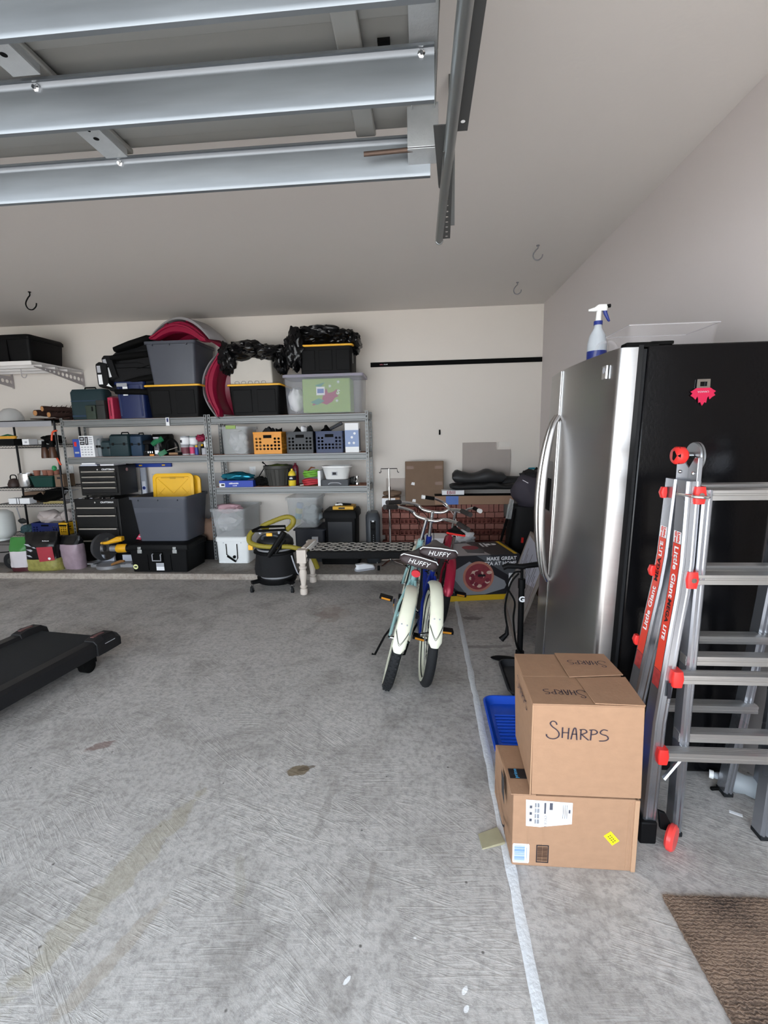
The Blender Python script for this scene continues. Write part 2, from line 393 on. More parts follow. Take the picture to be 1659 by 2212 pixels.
# struts: vertical web, top lip with return, bottom return
for (ys, xr) in ((1.578, .030), (1.25, .034), (.985, .03), (.50, .03), (0., .03)):
    y = ys - 1.6
    prof = [(y - .019, .002 - .0), (y - .019, .008), (y - .004, .0), (y, -.008), (y, -.088), (y + .004, -.096), (y + .014, -.098), (y + .014, -.095), (y + .006, -.093), (y + .003, -.086), (y + .003, -.006), (y - .003, .004)]
    g = G(); g.prism(prof, DX0, xr, 'x'); st = g.obj('strut', GALV, door, smooth=50)
    for x in (-.955, -1.9, xr - .03):
        g = G(); g.M = Matrix.Translation((x, y - .004, -.004)) @ Matrix.Rotation(PI / 2 + .4, 4, 'X'); g.lathe([(.009, -.004), (.009, .004), (.0045, .006), (.0045, .012)], 6); g.obj('bolt', CHROME, st)
        g = G(); 
# roller bracket and shaft
g = G(); g.box(-.037, .052, -.105, -.102, -.062, .05); g.box(-.037, .052, -.102, -.02, -.065, -.0621); g.box(.049, .052, -.102, -.02, -.062, .05)
g.obj('roller_bracket', stile, door, bev=.004)
g = G(); g.cyl((-.165, -.095, -.066), (.088, -.082, -.053), .0065); g.obj('roller_shaft', mk('rusty_steel', '5f5048', .6, .7, .25, 40.), door)
g = G(); g.box(-.10, -.07, -.335, -.318, .0415, .055); g.obj('latch_slot', BLKM, door)

track = thing('door_track', 'galvanised horizontal roller track with angle iron, right of the overhead door', 'track', (.08, 1.6, 2.2))
TR = mk('track_steel', '9b9f9f', .36, .9, .1, 5., dirt=.08)
DK = mk('track_dark_steel', '6a6c6c', .5, .8)
g = G(); pr = []
for k in range(13):
    a = PI * (.10 + k * 1.25 / 12); pr.append((.026 * math.cos(a) * .62, -.026 * math.sin(a)))
pts = [(x, z) for x, z in pr] + [(x * .82, z * .82) for x, z in pr[::-1]]
g.prism([(p[0], p[1] + .026) for p in pts], 0, 1, 'y')
for v in g.b.verts:
    u = v.co.y; yy = -2.2 + u * 2.70; v.co.x += .012 - .016 * u + 0.012 * (1 - u); v.co.y = yy
g.obj('curved_rail', TR, track, smooth=50)
g = G(); g.cyl((-.004, .497, .014), (-.004, .507, .014), .016); g.obj('rail_end', TR, track, bev=.003)
g = G(); g.box(.012, .05, -2.2, -.148, .045, .048); g.box(.047, .05, -2.2, -.148, .0481, .11); g.obj('angle_iron', DK, track, bev=.001)
g = G(); g.cyl((.034, -.19, .0445), (.034, -.19, .044), .006); g.obj('angle_hole', PAPER, track)
g = G(); g.M = Matrix.Translation((-.016, -.12, .012)) @ Matrix.Rotation(-.042, 4, 'Z') @ Matrix.Rotation(PI / 2, 4, 'X')
g.holes(0, .03, -.6, 0, 1, 14, lambda i, j: j % 1 == 0, 0, .002, .2, .17)
g.obj('perforated_angle', DK, track)
g = G(); g.prism([(-.045, -.2), (-.008, -.2), (-.008, .14), (-.02, .12)], .034, .036); g.obj('gusset', DK, track)
for ys in (.45, -1.1):
    g = G(); g.box(.03, .055, ys, ys + .003, .05, ZC - 2.2); g.obj('ceiling_hanger', DK, track)
# ------------------------------------------------------------------ steel shelving
BOARD = mk('particle_board', 'a0705a', .8, 0, .12, 30.)
def shelving(x0, x1, levels, label):
    t = thing('shelving_unit', label, 'shelf', ((x0 + x1) / 2, 5.0, .058)); w = x1 - x0; h = w / 2; H = 1.688 - .058
    for sx_ in (-1, 1):
        for yy in (0, .355):
            xo = sx_ * h; g = G(); a, b = (xo, xo + .032) if sx_ < 0 else (xo - .032, xo)
            g.holes(a, b, 0, H, 1, 42, lambda i, j: True, yy, .002, .17, .3, sq=True)
            s_in = xo if sx_ < 0 else xo
            g.box(min(xo, xo - sx_ * .002), max(xo, xo - sx_ * .002), yy + .0021, yy + .038, 0, H)
            g.obj('post', STEEL, t, smooth=0)
    for z in levels:
        z -= .058
        for (ya, yb) in ((.004, .02), (.335, .351)):
            g = G(); s_ = 1 if ya < .1 else -1; yf = ya if s_ > 0 else yb
            pr = [(yf + s_ * .016, z), (yf, z), (yf, z - .016), (yf + s_ * .006, z - .022), (yf + s_ * .006, z - .058), (yf, z - .064), (yf, z - .076), (yf + s_ * .016, z - .076)]
            g.prism(pr, -h + .0335, h - .0335, 'x'); g.obj('beam', STEEL, t, smooth=0)
        for sx_ in (-1, 1):
            g = G(); a = sx_ * (h - .004); b = sx_ * (h - .016); g.box(min(a, b), max(a, b), .042, .334, z - .06, z - .002); g.obj('side_brace', STEEL, t)
        g = G(); g.box(-h + .034, h - .034, .0205, .3345, z - .006, z + .003); g.obj('shelf_board', BOARD, t)
        for k in (-.25, .25):
            g = G(); g.box(w * k - .015, w * k + .015, .0205, .3345, z - .03, z - .0065); g.obj('cross_bar', STEEL, t)
    return t
lu = shelving(-4.045, -2.345, (1.663, 1.248, ), 'grey boltless steel shelving unit over the black tool chests')
ru = shelving(-2.335, -.572, (1.663, 1.248, .889), 'grey boltless steel shelving unit with plastic crates on its second shelf')
g = G(); g.box(.39, .43, -.006, -.004, 1.52, 1.61); tg = g.obj('price_tag', PAPER, lu)
g = G(); g.box(.40, .42, -.0068, -.0061, 1.56, 1.60); g.obj('tag_print', mk('navy_ink', '333a66', .6), tg)
S1, S2, S3, SL = 1.667, 1.252, .893, .058

def T(name, label, cat, x0, x1, y, z, rz=0., group=None):
    return thing(name, label, cat, ((x0 + x1) / 2, y, z), rz, group), x1 - x0
def tote(t, w, d, h, m, lid=None, taper=.86, r=.03, rim=.014, panels=0, open_=True, ribs=0, y0=0.):
    wb, db = w * taper, d * taper; cy = y0 + d / 2; e = .004
    g = G()
    if open_ and lid is None:
        R = [(wb, db, r, 0), (w - 2 * rim, d - 2 * rim, r, h - .03), (w, d, r, h - .028), (w, d, r, h), (w - 2 * rim - 2 * e, d - 2 * rim - 2 * e, r, h - .001), (wb - 2 * e, db - 2 * e, r, e * 1.5)]
    else:
        R = [(wb, db, r, 0), (w - 2 * rim, d - 2 * rim, r, h - .022)]
    g.loft([(a, b, c, z, 0, cy) for a, b, c, z in R])
    o = g.obj('body', m, t, smooth=40)
    hh = h - .03; sl = math.atan2((w - wb) / 2, hh); fy = math.atan2((d - 2 * rim - db) / 2, hh)
    for i in range(panels):
        pw = wb / panels * .78; cx = (i - (panels - 1) / 2) * wb / panels * 1.02
        g = G(); g.M = Matrix.Translation((cx, cy - (db + (d - 2 * rim - db) * .5) / 2 - .002, hh * .5)) @ Matrix.Rotation(fy, 4, 'X')
        g.box(-pw / 2, pw / 2, -.004, .004, -hh * .40, hh * .40); g.obj('side_panel', m, t, bev=.004)
    for i in range(ribs):
        cx = (i - (ribs - 1) / 2) * w / ribs
        g = G(); g.box(cx - .006, cx + .006, cy - d / 2 - .002, cy - d / 2 + rim - .001, h - .045, h - .0285); g.obj('rim_rib', m, t)
    if lid:
        g = G(); g.loft([(w - .006, d - .006, r, h - .0215, 0, cy), (w + .006, d + .006, r, h - .02, 0, cy), (w + .006, d + .006, r, h - .006, 0, cy), (w - .012, d - .012, r, h, 0, cy), (w - .05, d - .05, r, h + .001, 0, cy), (w - .055, d - .055, r, h - .006, 0, cy)])
        g.obj('lid', lid, t, smooth=40)
    return o
def lbl(t, x0, x1, y, z0, z1, m=PAPER, name='label_sticker'):
    g = G(); g.box(x0, x1, y - .0008, y, z0, z1); return g.obj(name, m, t)

# ---- top of the left unit
t, w = T('log_bundle', '', 'x', -4.42, -4.0, 5.02, 1.675); bpy.data.objects.remove(t)
bark = mk('log_bark', '3a2722', .9, 0, .3, 18., .5, 40.); cut = mk('log_cut_end', 'b98455', .7, 0, .15, 30.)
for i, (x, z, r, ln, rz, lab) in enumerate(((-4.325, 1.752, .034, .34, .10, 'bark-covered log on the lower left of the small pile on the wire rack'), (-4.235, 1.795, .031, .36, -.05, 'bark-covered log on top of the small pile on the wire rack'),
        (-4.165, 1.730, .033, .33, .03, 'bark-covered log on the lower right of the small pile beside the shelf post'))):
    t = thing('firewood_log', lab, 'log', (x, 5.0, z), rz - .30, 'firewood logs on the wire rack')
    g = G(); pts = [(0, ln * k / 6, .004 * math.sin(k * 2.1)) for k in range(7)]
    g.tube(pts, [r * (1 + .07 * math.sin(k * 3 + i)) for k in range(7)], 12)
    for k in range(5): g.tube([(r * .7, ln * (.2 + .15 * k), r * .5), (r * 1.3, ln * (.2 + .15 * k) + .02, r * 1.3 + .004 * k)], [.005, .002], 5)
    g.obj('bark', bark, t, smooth=60)
    g = G(); g.cyl((0, -.0015, 0), (0, 0, 0), r * .86); g.obj('cut_end', cut, t)
g = G()
for k in range(5): g.box(-4.42 + k * .1, -4.35 + k * .1, 5.03, 5.25, 1.684 - (.004 if k % 2 else 0), 1.693)
tag(g.obj('bark_chips', bark), 'flat dark bark scraps under the logs on the wire rack', 'bark')

t, w = T('tool_case', 'large dark green hard tool case standing on the left shelving unit', 'tool case', -3.935, -3.53, 5.03, S1, .0)
g = G(); g.loft([(w * .97, .16, .03, 0, 0, .10), (w, .17, .035, .03, 0, .10), (w, .17, .035, .30, 0, .10), (w * .95, .12, .03, .335, 0, .10)]); g.obj('shell', TEAL, t, smooth=50)
g = G(); g.box(-w / 2 + .02, w / 2 - .02, .008, .0149, .03, .05); g.box(-w / 2 + .02, w / 2 - .02, .008, .0149, .2, .21); g.obj('seam', TEALB, t)
g = G(); g.tube([(-.07, .10, .33), (-.06, .10, .355), (.06, .10, .355), (.07, .10, .33)], .009, 8); g.obj('handle', BLACK, t)
OLIVE = mk('olive_paint', '2f3a30', .55); DGR = mk('dark_grey_box', '2b2d2c', .6)
t, w = T('ammo_can', 'small olive metal ammo box in front of the green tool case', 'box', -3.70, -3.585, 4.965, S1)
g = G(); g.loft([(w, .06, .008, 0, 0, .03), (w, .06, .008, .12, 0, .03)]); g.obj('body', OLIVE, t)
g = G(); g.loft([(w + .008, .064, .008, .1201, 0, .03), (w + .006, .064, .008, .145, 0, .03), (w - .01, .05, .008, .15, 0, .03)]); g.obj('lid', OLIVE, t)
g = G(); g.box(.018, .034, -.006, -.0021, .085, .135); g.obj('latch', BLACK, t)
t, w = T('storage_case', 'dark grey narrow case beside the olive ammo box', 'case', -3.575, -3.475, 4.965, S1)
g = G(); g.loft([(w, .06, .01, 0, 0, .03), (w, .06, .01, .2, 0, .03)]); g.obj('body', DGR, t)
g = G(); g.box(-w / 2 - .001, w / 2 + .001, -.0025, 0, .145, .149); g.obj('lid_line', BLACK, t)
t, w = T('jerry_can', 'narrow red case squeezed beside the blue bin', 'case', -3.468, -3.405, 4.99, S1)
g = G(); g.loft([(w, .2, .012, 0, 0, .12), (w, .2, .012, .23, 0, .12), (w * .5, .1, .01, .25, 0, .12)]); g.obj('body', mk('crimson_plastic', 'b3304e', .4), t)
g = G(); g.box(-.006, .006, .014, .0199, .03, .2); g.obj('rib', mk('dark_crimson', '7d2036', .5), t)
BLUEP = mk('blue_tote_plastic', '182550', .4)
t, w = T('storage_bin', 'dark blue storage bin with a white label under the child car seats', 'bin', -3.335, -2.985, 4.94, S1)
tote(t, w, .42, .385, BLUEP, taper=.86, r=.035)
for x in (-.125, .115):
    g = G(); g.M = Matrix.Translation((x, .024, .19)) @ Matrix.Rotation(.05, 4, 'X'); g.box(-.012, .012, -.006, .004, -.17, .15); g.obj('corner_rib', BLUEP, t, bev=.004)
g = G(); g.box(-.13, -.01, -.007, -.0005, .335, .372); g.obj('latch', mk('label_grey', '9b9ca2', .5), t, bev=.003)
lbl(t, -.065, -.01, -.001, .24, .333)
g = G(); g.box(-.055, -.022, -.0025, -.0018, .26, .28); g.obj('label_print', INK, t)

# child car seats (two), lying on the blue bin
CSF = mk('car_seat_fabric', '101012', .85, 0, .3, 30., .3, 150.); GRL = mk('grey_label', 'a9aab0', .5)
def carseat(loc, rot, lab, red):
    t = thing('child_car_seat', lab, 'car seat', loc, rot=rot)
    g = G(); g.loft([(.30, .10, .04, -.30), (.36, .15, .06, -.22), (.34, .14, .06, 0), (.40, .17, .07, .16), (.30, .15, .06, .28), (.2, .1, .04, .31)], k=4); g.M = Matrix.Identity(4)
    g.obj('shell', CSF, t, smooth=60)
    for s_ in (-1, 1):
        g = G(); g.loft([(.05, .16, .02, -.2, s_ * .175, -.07), (.06, .2, .028, 0, s_ * .185, -.09), (.06, .18, .028, .2, s_ * .2, -.09), (.04, .1, .018, .27, s_ * .19, -.05)]); g.obj('side_wing', BLKM, t, smooth=60)
    g = G(); g.loft([(.24, .04, .015, -.2, 0, -.085), (.26, .05, .02, .05, 0, -.09), (.2, .04, .015, .24, 0, -.095)]); g.obj('cushion', CSF, t, smooth=60)
    for k, x in enumerate((-.07, .07)):
        g = G(); g.tube([(x, -.10, -.18), (x, -.125, 0), (x * .8, -.125, .2)], .008, 6, flat=.3); g.obj('harness_strap', BLACK, t)
    g = G(); g.loft([(.24, .16, .03, -.345, 0, -.09), (.27, .20, .04, -.31, 0, -.09), (.24, .18, .04, -.235, 0, -.085)]); g.obj('head_block', CSF, t, smooth=60)
    g = G(); g.box(-.09, -.02, -.1925, -.1905, -.325, -.29); g.obj('grey_label', GRL, t)
    g = G(); g.box(.0, .10, -.1925, -.1905, -.325, -.285); g.obj('white_label', PAPER, t)
    if red: g = G(); g.box(.13, .18, -.12, -.05, -.14, -.06); g.obj('red_label', RED, t)
    return t
carseat((-3.06, 5.10, 2.265), (math.radians(12), math.radians(78), math.radians(15)), 'black child car seat lying tilted, the upper of the two on the blue bin', True)
t = carseat((-3.13, 5.08, 2.13), (math.radians(-4), math.radians(88), math.radians(6)), 'black child car seat lying flat on the blue bin, with a hanging paper tag', False)
g = G(); pts = spline([(.0, 0, 0), (.02, -.01, -.05), (.05, -.015, -.09), (.075, -.015, -.115)], 4)
va = g.vs([(p.x - .035, p.y, p.z + .008) for p in pts]); vb = g.vs([(p.x + .035, p.y - .004, p.z - .012) for p in pts])
for i in range(len(pts) - 1): g.f([va[i], va[i + 1], vb[i + 1], vb[i]])
o = g.obj('hanging_tag', PAPER, smooth=60); o.location = (-3.40, 4.885, 2.115); tag(o, 'white care tag hanging down from the lower car seat', 'tag')

t, w = T('storage_tote', 'black tote with yellow lid under the large grey tote', 'tote', -2.955, -2.34, 4.88, S1)
tote(t, w, .45, .338, BLACK, LYEL, taper=.87, panels=2)
t, w = T('storage_tote', 'open grey tote stacked high on a yellow-lidded tote, red pod shell on top', 'tote', -2.90, -2.34, 4.86, 2.008)
tote(t, w, .50, .432, GREYT, taper=.84, ribs=3)
CRIM = mk('crimson_shell', '8a1436', .3, var=.05, spec=.4); CRG = mk('grey_shell', '9b999c', .4)
def pod(loc, rot, lab):
    t = thing('pod_shell', lab, 'plastic shell', loc, rot=rot); L = .33
    def zt(x): return .03 + .19 * (1 - (x / L) ** 2)
    def zb(x): return .085 * (1 - (x / (L * .8)) ** 2) if abs(x) < L * .8 else 0.
    def body(x):
        a, b = zb(x), zt(x); h = max(.012, b - a)
        P_ = [(-.20, 0), (-.215, .05), (-.212, .45), (-.195, .55), (-.19, .78), (-.15, .92), (-.06, 1.), (.08, 1.), (.17, .92), (.205, .7), (.215, .05), (.20, 0), (.14, -.0), (.12, .35), (-.12, .35), (-.14, 0.)]
        return [(x, y, a + h * k) for y, k in P_]
    xs = [-L + 2 * L * k / 20 for k in range(21)]
    g = G(); g.rings([body(x) for x in xs]); g.obj('shell', CRIM, t, smooth=40)
    g = G(); g.rings([[(x, y, zb(x) + (zt(x) - zb(x)) * .5 + dz) for y, dz in ((-.213, -.012), (-.228, -.008), (-.228, .008), (-.213, .012))] for x in xs]); g.obj('rim', CRIM, t, smooth=40)
    g = G(); g.rings([[(x * 1.06, y, zt(x) + dz + .016) for y, dz in ((-.185, -.02), (-.17, .006), (.10, .022), (.19, .0), (.235, -.05), (.245, -.10), (.232, -.10), (.215, -.06), (.16, -.015), (.0, .004))] for x in xs]); g.obj('grey_cover', CRG, t, smooth=50)
    for x in (-.18, .08):
        g = G(); g.box(x - .02, x + .02, -.16, -.10, zt(x) - .01, zt(x) + .022); g.obj('clip', CRIM, t, bev=.004)
    g = G(); g.box(-L - .03, -L + .03, -.10, .18, .0, .06); g.obj('grey_lug', CRG, t, bev=.008)
    return t
pod((-2.50, 5.09, 2.442), (0, math.radians(5), math.radians(-8)), 'crimson and grey plastic pod shell lying on the topmost grey tote')
pod((-2.11, 5.15, 1.985), (math.radians(0), math.radians(-84), math.radians(-6)), 'crimson and grey plastic pod shell standing on edge between the totes')

# ---- top of the right unit
t, w = T('storage_tote', 'black tote with yellow lid under the beige file box', 'tote', -2.055, -1.475, 4.91, S1)
tote(t, w, .45, .322, BLACK, LYEL, taper=.87, panels=2)
t, w = T('file_box', 'beige drawer box half covered by a black garbage bag', 'box', -2.03, -1.565, 4.95, 1.992)
g = G(); g.loft([(w, .40, .015, 0, 0, .2), (w * .96, .39, .02, .262, 0, .2), (w * .92, .36, .02, .272, 0, .2)]); g.obj('body', mk('beige_plastic', 'bdb8b0', .45), t)
for i in range(5):
    cx = -.155 + i * .072; g = G(); g.tube([(cx - .022, -.002, .003), (cx - .022, -.002, .02), (cx - .012, -.002, .027), (cx + .012, -.002, .027), (cx + .022, -.002, .02), (cx + .022, -.002, .003)], .0018, 5); g.obj('vent_outline', DGR, t)
def bag(name, lab, pieces, seed):
    t = thing(name, lab, 'garbage bag', pieces[0][0])
    L0 = V(pieces[0][0]); g = G()
    for i, (c, r, fr) in enumerate(pieces):
        g.blob(tuple(V(c) - L0), tuple(1.12 * q for q in r), .24, fr * .9, 4, seed + i * 3.3, ridge=True)
    g.obj('crumpled_film', GBAG, t, smooth=38); return t
bag('garbage_bag', 'crumpled black garbage bag draped over the beige file box', [((-1.83, 5.00, 2.335), (.22, .17, .085), 1.9), ((-1.60, 5.00, 2.305), (.19, .14, .075), 2.2), ((-2.04, 4.95, 2.25), (.09, .10, .15), 2.0), ((-1.47, 4.99, 2.22), (.075, .10, .13), 2.0)], 1.)
bag('garbage_bag', 'crumpled black garbage bag draped over the topmost yellow-rimmed tote', [((-1.08, 5.08, 2.47), (.27, .17, .095), 1.9), ((-1.31, 4.95, 2.32), (.095, .10, .19), 2.1), ((-.82, 5.08, 2.43), (.16, .14, .09), 2.3), ((-.72, 5.08, 2.38), (.08, .12, .10), 2.)], 8.)
t, w = T('clear_bin', 'long clear lidded bin showing a folded green holiday cloth', 'bin', -1.455, -.60, 4.91, S1)
d = .40; g = G(); g.loft([(w * .93, d * .86, .03, 0, 0, d / 2), (w - .03, d - .02, .03, .37, 0, d / 2)], cap=True); g.obj('body', CLEAR, t, smooth=40)
g = G(); g.loft([(w, d, .03, .371, 0, d / 2), (w, d, .03, .398, 0, d / 2), (w - .03, d - .03, .03, .404, 0, d / 2)]); g.obj('lid', mk('clear_lid_tint', 'a39fae', .3, alpha=.7), t, smooth=40)
X0 = -w / 2
t, w = T('holiday_cloth', 'folded green holiday tablecloth with a red leaf, inside the long clear bin', 'tablecloth', -1.255, -.745, 4.955, S1 + .008)
g = G(); g.box(-w / 2, w / 2, 0, .25, 0, .35); g.obj('folded_cloth', mk('green_cloth', '93ad66', .7, 0, .12, 6.), t, bev=.01)
wm = PAPER
g = G(); pts = [(-.15, .09), (-.05, .13), (-.03, .19), (.0, .25), (.02, .20), (.07, .21), (.12, .24), (.10, .19), (.13, .165), (.09, .15), (.06, .11), (.0, .08), (-.05, .10), (-.15, .075)]
g.prism([(x, z) for x, z in pts], -.0015, -.0005, 'y'); g.obj('red_leaf_print', mk('dull_pink_print', 'a0506a', .7), t)
g = G(); g.prism([(-.17, .11), (-.08, .15), (-.02, .12), (-.10, .08)], -.0025, -.0016, 'y'); g.prism([(-.12, .28), (-.06, .26), (-.01, .31), (-.08, .29)], -.0025, -.0016, 'y'); g.obj('teal_leaf_print', mk('teal_print', '5b9284', .7), t)
for (x, z) in ((.13, .31), (.04, .27), (.11, .12)):
    g = G()
    for a in range(3): g.M = Matrix.Translation((x, -.0018, z)) @ Matrix.Rotation(a * PI / 3, 4, 'Y'); g.box(-.017, .017, -.0006, 0, -.0022, .0022)
    g.obj('snowflake_print', PAPER, t)
text('s', .1, PAPER, t, (.13, -.0018, .215), (PI / 2, .3, 0), .0005)
lbl(t, -.105, -.015, -.0026, .18, .265); lbl(t, -.095, -.025, -.0036, .2, .245, mk('blue_print', '5a78b8', .6), 'label_print')
o = G().blob((0, 0, 0), (.085, .10, .13), .3, 1.6, 3, 2.).obj('folded_sheet', PAPER, smooth=50); o.location = (-1.355, 5.08, S1 + .155); tag(o, 'bunched white sheet inside the left end of the long clear bin', 'sheet')
t, w = T('storage_tote', 'black tote with yellow rim on top of the long clear bin', 'tote', -1.27, -.70, 4.90, 2.073)
tote(t, w, .40, .285, BLACK, LYEL, taper=.93, panels=3)
lbl(t, .27, .272, .1, .1, .2)

# ---- second shelf, left unit
t, w = T('book_box', 'slim blue box standing at the left end of the second shelf', 'box', -3.925, -3.835, 5.0, S2)
g = G(); g.box(-w / 2, w / 2, 0, .14, 0, .20); g.obj('box', mk('blue_card', '2f4da0', .5), t, bev=.002)
g = G(); g.box(-.03, .0, -.001, 0, .12, .17); g.obj('red_print', RED, t); lbl(t, -.03, .02, 0, .04, .06, GRL, 'print')
t, w = T('appliance_box', 'white printed box with black photo panels beside the slim blue box', 'box', -3.83, -3.66, 4.98, S2)
g = G(); g.box(-w / 2, w / 2, 0, .16, 0, .235); g.obj('box', PAPER, t, bev=.002)
for (a, b, c, d) in ((-.078, -.022, .18, .225), (-.078, -.022, .135, .172), (-.015, .022, .135, .225)):
    lbl(t, a, b, -.0005, c, d, INK, 'photo_panel')
    lbl(t, a + .012, b - .012, -.0015, c + .012, d - .012, GRL, 'photo')
for i in range(4):
    lbl(t, .03, .07, -.0005, .14 + i * .023, .152 + i * .023, GRL, 'print_block')
for i in range(4):
    for j in range(4): lbl(t, -.07 + i * .036, -.048 + i * .036, -.0005, .02 + j * .028, .032 + j * .028, GRL, 'print_block')
def hardcase(lab, x0, x1, h, y, d, m, handle=True, name='tool_case', z=S2):
    t, w = T(name, lab, 'tool case', x0, x1, y, z)
    g = G(); g.loft([(w * .94, d * .9, .015, 0, 0, d / 2), (w, d, .02, .02, 0, d / 2), (w, d, .02, h - .02, 0, d / 2), (w * .92, d * .8, .015, h, 0, d / 2)]); g.obj('shell', m, t, smooth=40)
    g = G(); g.box(-w / 2 - .001, w / 2 + .001, -.003, -.0002, h * .55, h * .57); g.obj('seam', BLKM, t)
    for x in (-w * .3, w * .3):
        g = G(); g.box(x - .012, x + .012, -.006, -.0031, h * .5, h * .62); g.obj('latch', BLACK, t)
    if handle: g = G(); g.tube([(-w * .2, d / 2, h), (-w * .17, d / 2, h + .02), (w * .17, d / 2, h + .02), (w * .2, d / 2, h)], .007, 6); g.obj('handle', BLACK, t)
    return t
hardcase('light grey hard case beside the white printed box', -3.655, -3.605, .205, 5.01, .2, mk('grey_case', '7d8387', .5), False)
hardcase('small dark green hard case left of the large green one', -3.598, -3.485, .175, 5.0, .22, TEAL, True)
hardcase('large dark green hard case on the second shelf', -3.478, -3.26, .245, 4.98, .27, TEAL, True)
hardcase('dark blue hard case beside the large green one', -3.252, -3.115, .235, 5.0, .25, TEALB, True)
hardcase('black hard case at the back behind the clutter of tools', -3.105, -2.90, .24, 5.18, .14, BLACK, False)
def blobthing(name, lab, cat, loc, r, m, seed=0., amp=.35, fr=2.2, sub=3, rz=0., rot=None, group=None, flat=None):
    o = G().blob((0, 0, 0), r, amp, fr, sub, seed, flat=flat).obj(name, m, smooth=50); o.location = loc; o.rotation_euler = rot or (0, 0, rz); return tag(o, lab, cat, group)
def dtool(lab, x, y, z, body, rz=0., tilt=0., s=1., name='power_drill'):
    t = thing(name, lab, 'drill', (x, y, z), rot=(0, tilt, rz))
    g = G(); g.tube([(-.08 * s, 0, .13 * s), (-.05 * s, 0, .135 * s), (.03 * s, 0, .135 * s)], [.02 * s, .027 * s, .025 * s], 10); g.obj('motor_housing', body, t)
    g = G(); g.tube([(.031 * s, 0, .135 * s), (.055 * s, 0, .135 * s), (.07 * s, 0, .135 * s)], [.018 * s, .018 * s, .008 * s], 10); g.obj('chuck', BLACK, t)
    g = G(); g.tube([(-.045 * s, 0, .12 * s), (-.05 * s, 0, .05 * s)], [.016 * s, .018 * s], 8, flat=1.3); g.obj('grip', BLACK, t)
    g = G(); g.loft([(.075 * s, .05 * s, .008, 0, -.045 * s, 0), (.075 * s, .05 * s, .008, .045 * s, -.045 * s, 0)]); g.obj('battery', body, t, bev=.003)
dtool('black cordless drill in front of the black case, second shelf', -3.03, 5.06, S2, BLACK, .3, 0, 1.1)
t, w = T('spool_rack', 'small dark box of sockets and bits in front of the black case', 'box', -3.10, -2.99, 5.0, S2)
g = G(); g.box(-w / 2, w / 2, 0, .05, 0, .03); g.obj('tray', BLACK, t, bev=.003)
for i in range(4): g = G(); g.cyl((-.04 + i * .025, .025, .0301), (-.04 + i * .025, .025, .05), .008); g.obj('socket', CHROME, t)
t = thing('measuring_tape', 'orange and black tape measure lying by the clear jar', 'tape measure', (-2.995, 4.985, S2)); g = G(); g.loft([(.05, .02, .008, 0), (.05, .02, .008, .02)]); g.obj('case', mk('orange_plastic', 'd98a35', .4), t)
t, w = T('storage_jar', 'tall clear plastic jar of orange screws caps on the second shelf', 'jar', -2.975, -2.915, 5.0, S2)
g = G(); g.loft([(w, .06, .008, .0, 0, .03), (w, .06, .008, .19, 0, .03)]); g.obj('jar', CLEAR, t)
g = G(); g.loft([(w + .004, .064, .008, .1905, 0, .03), (w + .004, .064, .008, .205, 0, .03)]); g.obj('lid', GRL, t)
g = G()
for i in range(6): g.blob((-.008 + .016 * (i % 2), .03, .03 + .024 * i), (.017, .02, .014), .1, 2, 1, i)
g.obj('orange_contents', mk('amber_caps', 'd29a3f', .5), t, stuff=True); lbl(t, -.022, .022, -.0005, .02, .06)
GRN = mk('green_tool_plastic', '1f6b45', .4)
dtool('dark green cordless drill lying tilted behind the jar', -2.85, 5.07, S2 + .03, GRN, .5, -.5, 1.2)
t = thing('pipe_wrench', 'black clamp tool leaning beside the green drill', 'clamp', (-2.79, 5.05, S2)); g = G()
g.tube(spline([(-.09, 0, .02), (-.06, 0, .14), (0, 0, .18), (.06, 0, .13), (.07, 0, .05)], 4), .012, 8); g.obj('frame', BLKM, t)
g = G(); g.cyl((-.08, 0, .05), (.07, -.01, .09), .006); g.obj('screw', CHROME, t)
t = thing('hand_hammer', 'hammer with a light wooden handle lying before the paint cans', 'hammer', (-2.76, 5.01, S2)); g = G(); g.cyl((-.05, 0, .02), (.06, .03, .02), .013); g.obj('handle', mk('ash_wood', '9c7a5c', .6), t)
g = G(); g.box(.06, .085, -.02, .08, .004, .034); g.obj('head', BLKM, t, bev=.004)
def can(lab, x0, x1, z, h, band, lidm=None, y=5.04, name='paint_can', cat='paint can', neck=None, zlabel=(.15, .85)):
    t, w = T(name, lab, cat, x0, x1, y + (x1 - x0) / 2, z); r = w / 2 - .001
    g = G(); g.lathe([(r, 0), (r, h)], 18); g.obj('body', GRL if not neck else band, t, bev=.0015)
    g = G(); g.rings([[(q * math.cos(a), q * math.sin(a), zz) for a in [2 * PI * i / 18 for i in range(18)]] for q, zz in ((r + .0008, h * zlabel[0]), (r + .0008, h * zlabel[1]))], cap=False); g.obj('paper_label', band, t)
    if neck: g = G(); g.lathe([(r * .85, h + .0005), (r * .55, h + .012), (.012, h + .014), (.012, h + neck)], 14); g.obj('cap', lidm or BLACK, t)
    else: g = G(); g.lathe([(r + .0015, h + .0002), (r + .0015, h + .005), (r - .006, h + .005), (r - .006, h + .002)], 18); g.obj('lid', lidm or STEEL, t)
    return t
WH = PAPER; MAR = mk('maroon_label', '6d3a44', .5); PNK = mk('pink_label', 'c7406b', .45); PUR = mk('blue_can', '3a4a94', .4)
t = can('white paint can with a black mark, stacked on a maroon-labelled can', -2.706, -2.604, S2 + .108, .098, WH); lbl(t, -.03, -.01, -.053, .03, .06, INK, 'label_print')
can('paint can with a maroon and white label under the white can', -2.706, -2.604, S2, .102, MAR)
can('white paint can with a green lid, stacked on the pink can', -2.597, -2.507, S2 + .108, .092, WH, mk('green_lid', '2c6a57', .4))
can('short pink and maroon can under the green-lidded can', -2.596, -2.538, S2, .102, PNK, name='spray_can', cat='spray can')
